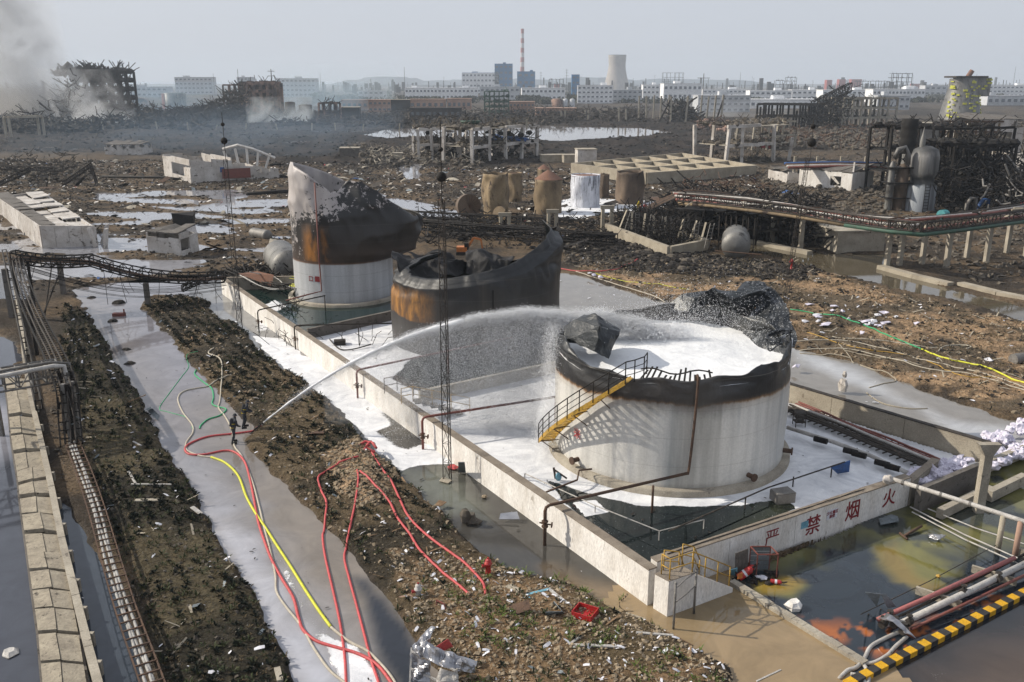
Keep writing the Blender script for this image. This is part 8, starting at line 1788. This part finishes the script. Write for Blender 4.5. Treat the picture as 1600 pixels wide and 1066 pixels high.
o = k.build('hills', MT['hill']); tag(o, kind='structure')
r_ = np.random.RandomState(77); n_ = 2600; cx = r_.rand(150)*1150+480; cy = 141+r_.rand(150)*22
pos = []; 
for x, y in zip(cx, cy):
    p = at(x, y); w = r_.uniform(5, 22); h = r_.uniform(3, 8)
    for q in range(70): pos.append((p.x+r_.randn()*w*.5, p.y+r_.randn()*5, abs(r_.rand())*h))
pos = np.array(pos); M = rand_rot(len(pos), r_, 1.)*(1.+1.6*r_.rand(len(pos)))[:, None, None]
grimy('far_foliage', (.035, .042, .03), (.06, .06, .045), .1, bm=0)
o = mesh_obj('distant_trees', scatter_mesh('distant_trees', tetra(1.), TF, pos, mats=M), MT['far_foliage']); tag(o, kind='stuff')
# grey cone tower with yellow blocks
gt = thing('conical_tower', 'tapered grey tower with ragged yellow patches at the right skyline', 'tower', tuple(at(1510, 188)))
p = at(1508, 188); u_ = 1/pxm(p); h = hgt(1508, 188, 123)
k = MB(); k.lathe([(31*u_, 0), (27*u_, h*.35), (22*u_, h*.75), (21*u_, h)], (p.x, p.y+20*u_, 0), 32); k.build('shell', MT['vessel_grey'], gt)
k = MB(); k.box((p.x+12*u_, p.y+20*u_, h*.8), (46*u_, 30*u_, h*.45)); k.build('upper_casing', MT['vessel_grey'], gt)
k = MB(); k.box((p.x+2*u_, p.y+20*u_, h+1), (50*u_, 40*u_, 1.0)); k.build('roof', MT['steel_mid'], gt)
k = MB(); k.cyl((p.x, p.y+10*u_, h+1), (p.x+2, p.y+10*u_, h+4.5), 1.4, 10); k.build('roof_vent', MT['rust_dome'], gt)
for i in range(55):
    a = R_(g.uniform(195, 345)); z = h*g.uniform(.05, .97); r = (31-10*z/h)*u_; k = MB(); k.box((p.x+r*math.cos(a), p.y+20*u_+r*math.sin(a), z), (g.uniform(.8, 2.6), .7, g.uniform(.5, 1.3)), a+math.pi/2); k.build('yellow_lagging', MT['lime_paint'], gt)
for i in range(14): k = MB(); k.box((p.x+g.uniform(-10, 34)*u_, p.y+4*u_, h*g.uniform(.6, .98)), (g.uniform(1, 3), .4, 1)); k.build('yellow_lagging', MT['lime_paint'], gt)
for i, (x, r_, m) in enumerate(((870, 9, 'brick_burnt'), (883, 4, 'pale_wall'), (894, 4, 'pale_wall'), (1420, 12, 'pale_wall'), (1560, 22, 'pale_wall'))):
    yb = 168 if i < 3 else 150; p = at(x, yb); u_ = 1/pxm(p); k = MB(); hh = hgt(x, yb, yb-(14 if i < 3 else 16)); k.lathe([(r_*u_, 0), (r_*u_, hh*.85), (r_*.6*u_, hh*.97), (.01, hh)], p, 24); o = k.build('round_tank', MT[m]); tag(o, ['dark red round tank before the chimney factory', 'small pale tank right of the dark red one', 'second small pale tank right of the dark red one', 'pale domed tank on the right skyline', 'wide white domed tank at the far right skyline'][i], 'tank')
# left: burnt tower, brick skeleton, scorched tanks, wreck slopes
BT = frame_bldg('burnt_tower', 'tall burnt black tower frame with a crushed top in the smoke at left', at(126, 182), at(195, 182), 22, 5, hgt(160, 182, 112)/5, 5, 'steel_burnt', 'soot', 1.5, .03, .02, nd_=3, ms=(900, 3.4, 'soot'))
tangle('steel_wreck', 'crumpled roof steel on top of the burnt tower', 'wreckage', [(98, 182), (188, 182), (188, 178), (98, 178)], 300, lambda u, v: 4*math.sin(u*3.1), 8, .5, 'steel_burnt', .6, z0=hgt(150, 182, 114), seed=61, rocks=50, rr_=3.2, mr='soot')
tangle('steel_wreck', 'wreckage slope falling left from the burnt tower', 'wreckage', [(50, 190), (135, 190), (135, 180), (60, 180)], 420, lambda u, v: 26*u**1.2+2, 11, .3, 'steel_burnt', .8, seed=62, rocks=120, rr_=2)
for i, (x, y, r_, a_) in enumerate(((106, 108, 9, .9), (128, 116, 13, .3), (141, 118, 10, -.5), (163, 122, 11, .2), (180, 124, 9, -.3))):
    p = at(x, 182); u_ = 1/pxm(p); c = Vector((p.x, p.y+6, hgt(x, 182, y))); d = Vector((math.cos(a_), .3, math.sin(a_))); k = MB(); k.cyl(c-d*r_*u_*1.2, c+d*r_*u_*1.2, r_*u_*.8, 12, r_*u_*.55); k.build('crushed_drum', MT['soot'], BT)
BB = frame_bldg('burnt_brick_building', 'burnt four storey brick skeleton building with empty windows at left', at(378, 180), at(432, 180), 18, 4, hgt(400, 180, 130)/4, 5, 'brick_burnt', 'brick_burnt', 2.0, .02, 0, nd_=3, ms=(160, 2.4, 'soot'))
frame_bldg('burnt_brick_building', 'lower rusty left part of the burnt brick building', at(352, 178), at(378, 178), 16, 4, hgt(360, 178, 133)/4, 3, 'brick_burnt', 'brick_burnt', .9, .1, .0, nd_=2, ms=(50, 2, 'far_dark'))
tangle('steel_wreck', 'black wreckage slope left of the burnt brick building', 'wreckage', [(285, 188), (385, 190), (385, 180), (300, 180)], 620, lambda u, v: 19*u**1.1+2, 9, .28, 'steel_burnt', .7, seed=63, rocks=160, rr_=1.8)
tangle('steel_wreck', 'low black wreckage along the burnt field between tower and brick building', 'wreckage', [(150, 205), (330, 207), (330, 178), (150, 178)], 620, 7, 9, .25, 'steel_burnt', .5, seed=64, rocks=420, rr_=1.8)
tangle('steel_wreck', 'low black wreckage at the far left edge under the smoke', 'wreckage', [(-40, 212), (160, 212), (160, 186), (-40, 186)], 460, 4, 9, .25, 'steel_burnt', .5, seed=65, rocks=420, rr_=1.8)
tangle('steel_wreck', 'black wreckage line right of the brick building', 'wreckage', [(430, 200), (640, 202), (640, 180), (430, 180)], 460, 3.5, 8, .22, 'steel_mid', .5, seed=66, rocks=420, rr_=1.5)
tangle('steel_wreck', 'wreckage line in front of the pink buildings', 'wreckage', [(620, 200), (900, 196), (900, 176), (620, 176)], 520, 4.5, 8, .22, 'steel_mid', .5, seed=67, rocks=420, rr_=1.4)
frame_bldg('burnt_shed', 'small scorched concrete frame at left of centre', at(499, 190), at(527, 190), 12, 2, 5, 3, 'brick_burnt', 'far_dark', 1.0, .05, .03, ms=(60, 2, 'far_dark'))
boxhouse('dark scorched hall behind the small frame', 528, 560, 188, 168, 14, 'far_dark', 'burnt_hall')
boxhouse('dark blue grey hall in the smoke right of centre-left', 610, 640, 180, 156, 14, 'far_dark', 'burnt_hall')
factory('dark hall with a row of openings behind the centre wreckage', 640, 720, 170, 186, 1, 9, 'far_dark', 12, group='burnt halls', par=False, cat='building')
for i, (x0, x1, yb, yt, m, lab) in enumerate(((256, 292, 172, 146, 'vessel_grey', 'scorched upright tank with a red left side'), (205, 233, 172, 154, 'brick_burnt', 'brown wide tank in the wreckage at left'), (446, 462, 178, 160, 'far_dark', 'small black tank in the smoke'), (468, 488, 178, 164, 'far_dark', 'second small black tank in the smoke'))):
    p = at((x0+x1)/2, yb); r = (x1-x0)/2/pxm(p); h = hgt((x0+x1)/2, yb, yt); R = thing('scorched_tank', lab, 'tank', tuple(p)); k = MB(); k.lathe([(r, 0), (r, h), (r*.5, h*1.05), (.01, h*1.07)], p, 28); k.build('shell', MT[m], R)
    if i == 0: k = MB(); k.lathe([(r+.15, 0), (r+.15, h)], p, 8, R_(180), R_(240)); k.build('red_lagging', MT['pipe_red'], R)
fg = frame_bldg('fence_frame', 'pale concrete goal-like frame in the burnt field at far left', at(18, 216), at(70, 213), 3, 1, 8, 1, 'concrete', 'concrete', .8, 0, 0, cat='frame')
for i in range(14):
    x = 20+i*46+g.uniform(-8, 8); p = at(x, 205); h = hgt(x, 205, 196-g.random()*6); k = MB(); k.beam(p, p+Vector((g.uniform(-1, 1), 0, h)), .6); o = k.build('field_post', MT['concrete']); tag(o, 'short pale post standing along the far edge of the burnt field', 'post', 'short posts along the burnt field')
# ------------------------------------------------------------------ smoke
def smoke(name, label, x0, x1, yb, z1, dy, dens, ns, thr, col=(.75, .82, .95), z0=-1., zf=None, sh=0, dist=1.2, zs=1.):
    a, b_ = at(x0, yb), at(x1, yb); k = MB(); k.add([(a.x, a.y, z0), (b_.x, a.y, z0), (b_.x, a.y+dy, z0), (a.x, a.y+dy, z0), (a.x-sh, a.y-dy*.1, z1), (b_.x-sh, a.y-dy*.1, z1), (b_.x-sh, a.y+dy*1.1, z1), (a.x-sh, a.y+dy*1.1, z1)], [(3, 2, 1, 0), (4, 5, 6, 7), (0, 1, 5, 4), (1, 2, 6, 5), (2, 3, 7, 6), (3, 0, 4, 7)])
    return volume_obj(name, k, dens, col, ns, thr, None, None, .1, 'stuff', zf, zs, dist)
smoke('smoke', '', 40, 145, 190, 80, 30, .13, .03, .45, (.97, .98, 1.), zf=(0, 80, 1., .35), sh=45, dist=1.8)
smoke('smoke', '', 90, 190, 196, 28, 25, .17, .045, .47, (.97, .98, 1.), zf=(0, 26, 1., .3), sh=8, dist=1.8)
smoke('smoke', '', -120, 50, 190, 105, 60, .032, .018, .36, (1., .97, .93), zf=(0, 105, 1., .6), sh=10)
smoke('smoke', '', 385, 480, 194, 14, 20, .13, .06, .44, (.9, .96, 1.), zf=(0, 14, 1., .1), dist=1.5)
smoke('smoke', '', 430, 610, 168, 38, 60, .018, .025, .40, (.75, .9, 1.), zf=(0, 38, 1., .1))
smoke('smoke', '', -60, 520, 250, 12, 180, .0030, .022, .34, (.52, .74, 1.), zf=(0, 12, 1., .2))
smoke('smoke', '', 60, 560, 176, 22, 60, .015, .03, .40, (.55, .78, 1.), zf=(0, 22, 1., .2))
smoke('smoke', '', 1080, 1240, 185, 14, 40, .022, .035, .42, (.92, .95, 1.), zf=(0, 14, 1., .1))
# ------------------------------------------------------------------ plants, clods and litter too many to count
def scatter_pts(n, poly, seed, dens=None):
    r = np.random.RandomState(seed); P = np.array([(p[0], p[1]) for p in poly]); x0, y0 = P.min(0); x1, y1 = P.max(0)
    X = r.rand(n)*(x1-x0)+x0; Y = r.rand(n)*(y1-y0)+y0; ok = sdist(X, Y, poly) < -.1; X, Y = X[ok], Y[ok]
    Hh = landh(X, Y); ok = Hh > .03
    if dens is not None: ok &= r.rand(len(X)) < dens(X, Y)
    return X[ok], Y[ok], Hh[ok], r
def leaf_template(nl, rs, spread=.8, w=.12, L=1.):
    V = []; F = []
    for i in range(nl):
        a = 2*np.pi*i/nl+rs.rand()*1.0; el = .25+rs.rand()*1.0; d = np.array([math.cos(a)*math.cos(el), math.sin(a)*math.cos(el), math.sin(el)]); s = np.array([-math.sin(a), math.cos(a), 0])*w; l = L*(.6+.5*rs.rand())
        b = len(V); m_ = d*l*.55+np.array([0, 0, .08]); V += [tuple(s*.3), tuple(m_+s), tuple(d*l*(1)+np.array([0, 0, -.12])), tuple(m_-s)]; F.append((b, b+1, b+2, b+3))
    return np.array(V), np.array(F)
def plants(name, poly, n, seed, size, m, nl=6, dens=None, w=.14, rows=False):
    X, Y, Hh, r = scatter_pts(n, poly, seed, dens)
    if rows:
        d = np.array([dL.x, dL.y]); s = np.array([-d[1], d[0]]); a = X*d[0]+Y*d[1]; b = X*s[0]+Y*s[1]; b = np.round(b/.85)*.85+r.randn(len(b))*.16; a = np.round(a/.5)*.5+r.randn(len(a))*.25; X, Y = a*d[0]+b*s[0], a*d[1]+b*s[1]; Hh = landh(X, Y); ok = Hh > .02; X, Y, Hh = X[ok], Y[ok], Hh[ok]
    T, F = leaf_template(nl, r, w=w); n_ = len(X); M = rand_rot(n_, r, .25)*(size*(.5+.9*r.rand(n_)))[:, None, None]
    o = mesh_obj(name, scatter_mesh(name, T, F, np.stack([X, Y, Hh-.02], -1), mats=M), MT[m]); tag(o, kind='stuff')
dL = (DB-DA).normalized(); dL.z = 0
# rows of blackened crop plants
near = lambda X, Y: np.clip(1.25-np.hypot(X, Y)/110, .15, 1)
plants('crop_rows', FIELD_L, 26000, 1, .27, 'plant_dark', 7, lambda X, Y: .9*np.clip((fbm(X*.3, Y*.3, 7, 3)-.38)*5+.2, 0.05, 1), .16, True)
plants('crop_rows', FIELD_M, 30000, 2, .25, 'plant_dark', 7, lambda X, Y: np.clip((Y-36)/14, .10, 1)*np.clip((fbm(X*.35, Y*.35, 17, 3)-.36)*6, .1, 1), .16, True)
plants('weeds', FIELD_L, 9000, 3, .26, 'plant', 5, near, .12)
plants('weeds', FIELD_M, 12000, 4, .26, 'plant', 5, lambda X, Y: near(X, Y)*np.clip((fbm(X*.5, Y*.5, 8, 4)-.40)*6, 0, 1), .12)
plants('dry_stubble', FIELD_M, 12000, 5, .20, 'plant_dry', 4, lambda X, Y: near(X, Y), .10)
plants('dry_stubble', FIELD_L, 10000, 6, .20, 'plant_dry', 4, near, .10)
plants('green_tufts', NEARM, 1500, 7, .32, 'plant_green', 7, lambda X, Y: np.clip((fbm(X*.6, Y*.6, 9, 3)-.5)*6, 0, 1), .06)
plants('green_tufts', pp([(895, 912), (935, 905), (975, 925), (985, 945), (950, 940), (905, 928)]), 1800, 8, .26, 'plant_green', 7, None, .06)
plants('dry_stubble', BROWN_R, 14000, 9, .24, 'plant_dry', 4, lambda X, Y: np.clip((fbm(X*.3, Y*.3, 14, 4)-.44)*7, .05, 1), .1)
plants('dark_weeds', BROWN_R, 6000, 10, .30, 'plant_dark', 5, lambda X, Y: np.clip((fbm(X*.25, Y*.25, 15, 4)-.47)*8, .03, 1), .12)
def clods(name, poly, n, seed, s0, s1, m, dens=None, flat=.6, lift_=.3):
    X, Y, Hh, r = scatter_pts(n, poly, seed, dens); n_ = len(X)
    T = np.array([(1, 0, -.3), (-.3, .9, -.3), (-.6, -.7, -.3), (.2, .1, .8), (.5, .6, .2), (-.7, .2, .3)], float); T[:, 2] *= flat; F = np.array([(0, 2, 1), (0, 4, 3), (0, 1, 4), (1, 3, 4), (1, 5, 3), (1, 2, 5), (2, 3, 5), (2, 0, 3)])
    M = rand_rot(n_, r, .5)*(s0+(s1-s0)*r.rand(n_)**2.5)[:, None, None]; o = mesh_obj(name, scatter_mesh(name, T, F, np.stack([X, Y, Hh+.02], -1), mats=M), MT[m]); tag(o, kind='stuff')
clods('earth_clods', FIELD_M, 16000, 21, .04, .20, 'sand_rock', near); clods('earth_clods', FIELD_L, 9000, 22, .04, .18, 'rubble', near)
clods('earth_clods', NEARM, 6000, 23, .03, .16, 'sand_rock'); clods('earth_clods', SANDY, 1800, 24, .05, .22, 'sand_rock')
clods('earth_clods', BROWN_R, 5000, 25, .06, .34, 'rubble_black', lambda X, Y: np.clip((fbm(X*.3, Y*.3, 16, 4)-.44)*7, .1, 1)); clods('earth_clods', BROWN_R, 4500, 26, .05, .3, 'sand_rock')
clods('burnt_rubble', BLACKR, 5000, 27, .08, .5, 'rubble_black'); clods('burnt_rubble', BLACKR, 2500, 28, .08, .4, 'rubble')
midl = pp([(-150, 250), (480, 255), (650, 262), (1180, 268), (1240, 400), (870, 395), (640, 340), (480, 300), (440, 420), (230, 436), (110, 460), (-200, 440)])
clods('field_rubble', midl, 26000, 29, .05, .5, 'rubble'); clods('field_rubble', midl, 34000, 30, .06, .5, 'rubble_black'); clods('white_rubble', midl, 3600, 31, .06, .4, 'plaster', flat=.3)
clods('burnt_field_rubble', BLACKF, 30000, 32, .2, 1.1, 'rubble_black'); clods('burnt_field_rubble', BLACKF, 9000, 33, .15, .8, 'rubble')
clods('right_field_rubble', pp([(1180, 262), (1620, 300), (1700, 460), (1500, 440), (1380, 395), (1180, 330)]), 9000, 34, .1, .8, 'rubble'); clods('right_field_rubble', pp([(1100, 200), (1700, 200), (1700, 270), (1180, 265)]), 9000, 35, .2, .9, 'rubble')
def litter(name, poly, n, seed, s, m, dens=None, water=False, asp=2.5):
    if water:
        r = np.random.RandomState(seed); P = np.array([(p[0], p[1]) for p in poly]); x0, y0 = P.min(0); x1, y1 = P.max(0); X = r.rand(n)*(x1-x0)+x0; Y = r.rand(n)*(y1-y0)+y0; ok = sdist(X, Y, poly) < -.3; X, Y = X[ok], Y[ok]; Hh = X*0+.01
    else: X, Y, Hh, r = scatter_pts(n, poly, seed, dens)
    n_ = len(X); T = np.array([(-1, -.4, 0), (0, -.5, .12), (1, -.3, 0), (1, .4, .05), (0, .5, .18), (-1, .4, 0), (0, 0, -.1)], float)*np.array([asp*.5, 1, 1]); F = np.array([(0, 1, 4, 5), (1, 2, 3, 4)])
    M = rand_rot(n_, r, .12 if water else .35)*(s*(.3+r.rand(n_)**2))[:, None, None]; o = mesh_obj(name, scatter_mesh(name, T, F, np.stack([X, Y, Hh+.05], -1), mats=M), MT[m]); tag(o, kind='stuff')
for i, (poly, n, s) in enumerate(((FIELD_M, 1100, .12), (FIELD_L, 900, .13), (NEARM, 420, .11), (BROWN_R, 500, .14), (midl, 2400, .4))): litter('litter', poly, n, 50+i, s, 'paper' if i != 4 else 'plaster')
litter('litter', FIELD_M, 260, 61, .14, 'sheet_grey'); litter('litter', midl, 500, 62, .6, 'sheet_grey'); litter('sticks', FIELD_M, 600, 63, .10, 'wood', asp=9); litter('sticks', FIELD_L, 500, 64, .10, 'concrete_tan', asp=9); litter('sticks', BROWN_R, 700, 65, .12, 'concrete_tan', asp=12); litter('sticks', midl, 3200, 66, .22, 'steel_mid', asp=12)
litter('litter', midl, 160, 67, .5, 'blue_thing'); litter('litter', midl, 90, 68, .45, 'red_paint')
pebb = pp([(700, 1040), (1130, 1040), (1180, 1130), (700, 1130)])
litter('floating_scum', wt['canal'], 1500, 71, .06, 'rubble_black', water=True); litter('floating_scum', wt['wet'], 900, 72, .4, 'rubble_black', water=True); litter('floating_scum', wt['left'], 300, 73, .12, 'rubble_black', water=True); litter('floating_scum', wt['moat'], 700, 74, .08, 'rubble_black', water=True); litter('floating_scum', wt['moat'], 260, 75, .07, 'paper', water=True); litter('floating_scum', wt['ditch'], 60, 76, .12, 'paper', water=True); litter('floating_scum', wt['chan'], 120, 77, .14, 'paper', water=True)
clods('loose_debris', pp([(95, 600), (120, 700), (100, 780), (70, 640), (60, 560)]), 900, 78, .05, .3, 'rubble')
for i, (n_, s_, m_, a_) in enumerate(((260, 1.5, 'steel_mid', 2.5), (200, 1.3, 'concrete', 2.), (160, 1.2, 'steel_rust', 3.), (420, .5, 'steel_burnt', 14.), (150, .42, 'concrete_tan', 12.))): litter('sheet_scraps' if a_ < 9 else 'bent_bars', midl, n_, 90+i, s_, m_, asp=a_)
clods('concrete_lumps', midl, 420, 97, .3, 1.3, 'concrete'); clods('concrete_lumps', BLACKF, 500, 98, .4, 2.2, 'rubble'); litter('sheet_scraps', FIELD_L, 60, 99, .45, 'sheet_grey'); litter('sheet_scraps', FIELD_M, 60, 100, .4, 'steel_rust')
litter('foam_scraps', bund, 500, 101, .10, 'rubble_black', water=True)
bpy.data.objects['foam_scraps'].location.z = LIQ
# ------------------------------------------------------------------ the hazy air
def haze_box():
    q = MB(); q.box((0, 3200, 78), (9000, 7400, 162)); o = q.build('haze', None)
    m = bpy.data.materials.new('haze_air'); m.use_nodes = True; t = m.node_tree; t.nodes.remove(t.nodes['Principled BSDF'])
    v = nd(t, 'ShaderNodeVolumePrincipled'); v.inputs['Density'].default_value = .00017; v.inputs['Color'].default_value = (.80, .89, 1, 1)
    v.inputs['Anisotropy'].default_value = .1
    t.links.new(v.outputs[0], t.nodes['Material Output'].inputs['Volume']); o.data.materials.append(m); tag(o, kind='stuff')
haze_box()
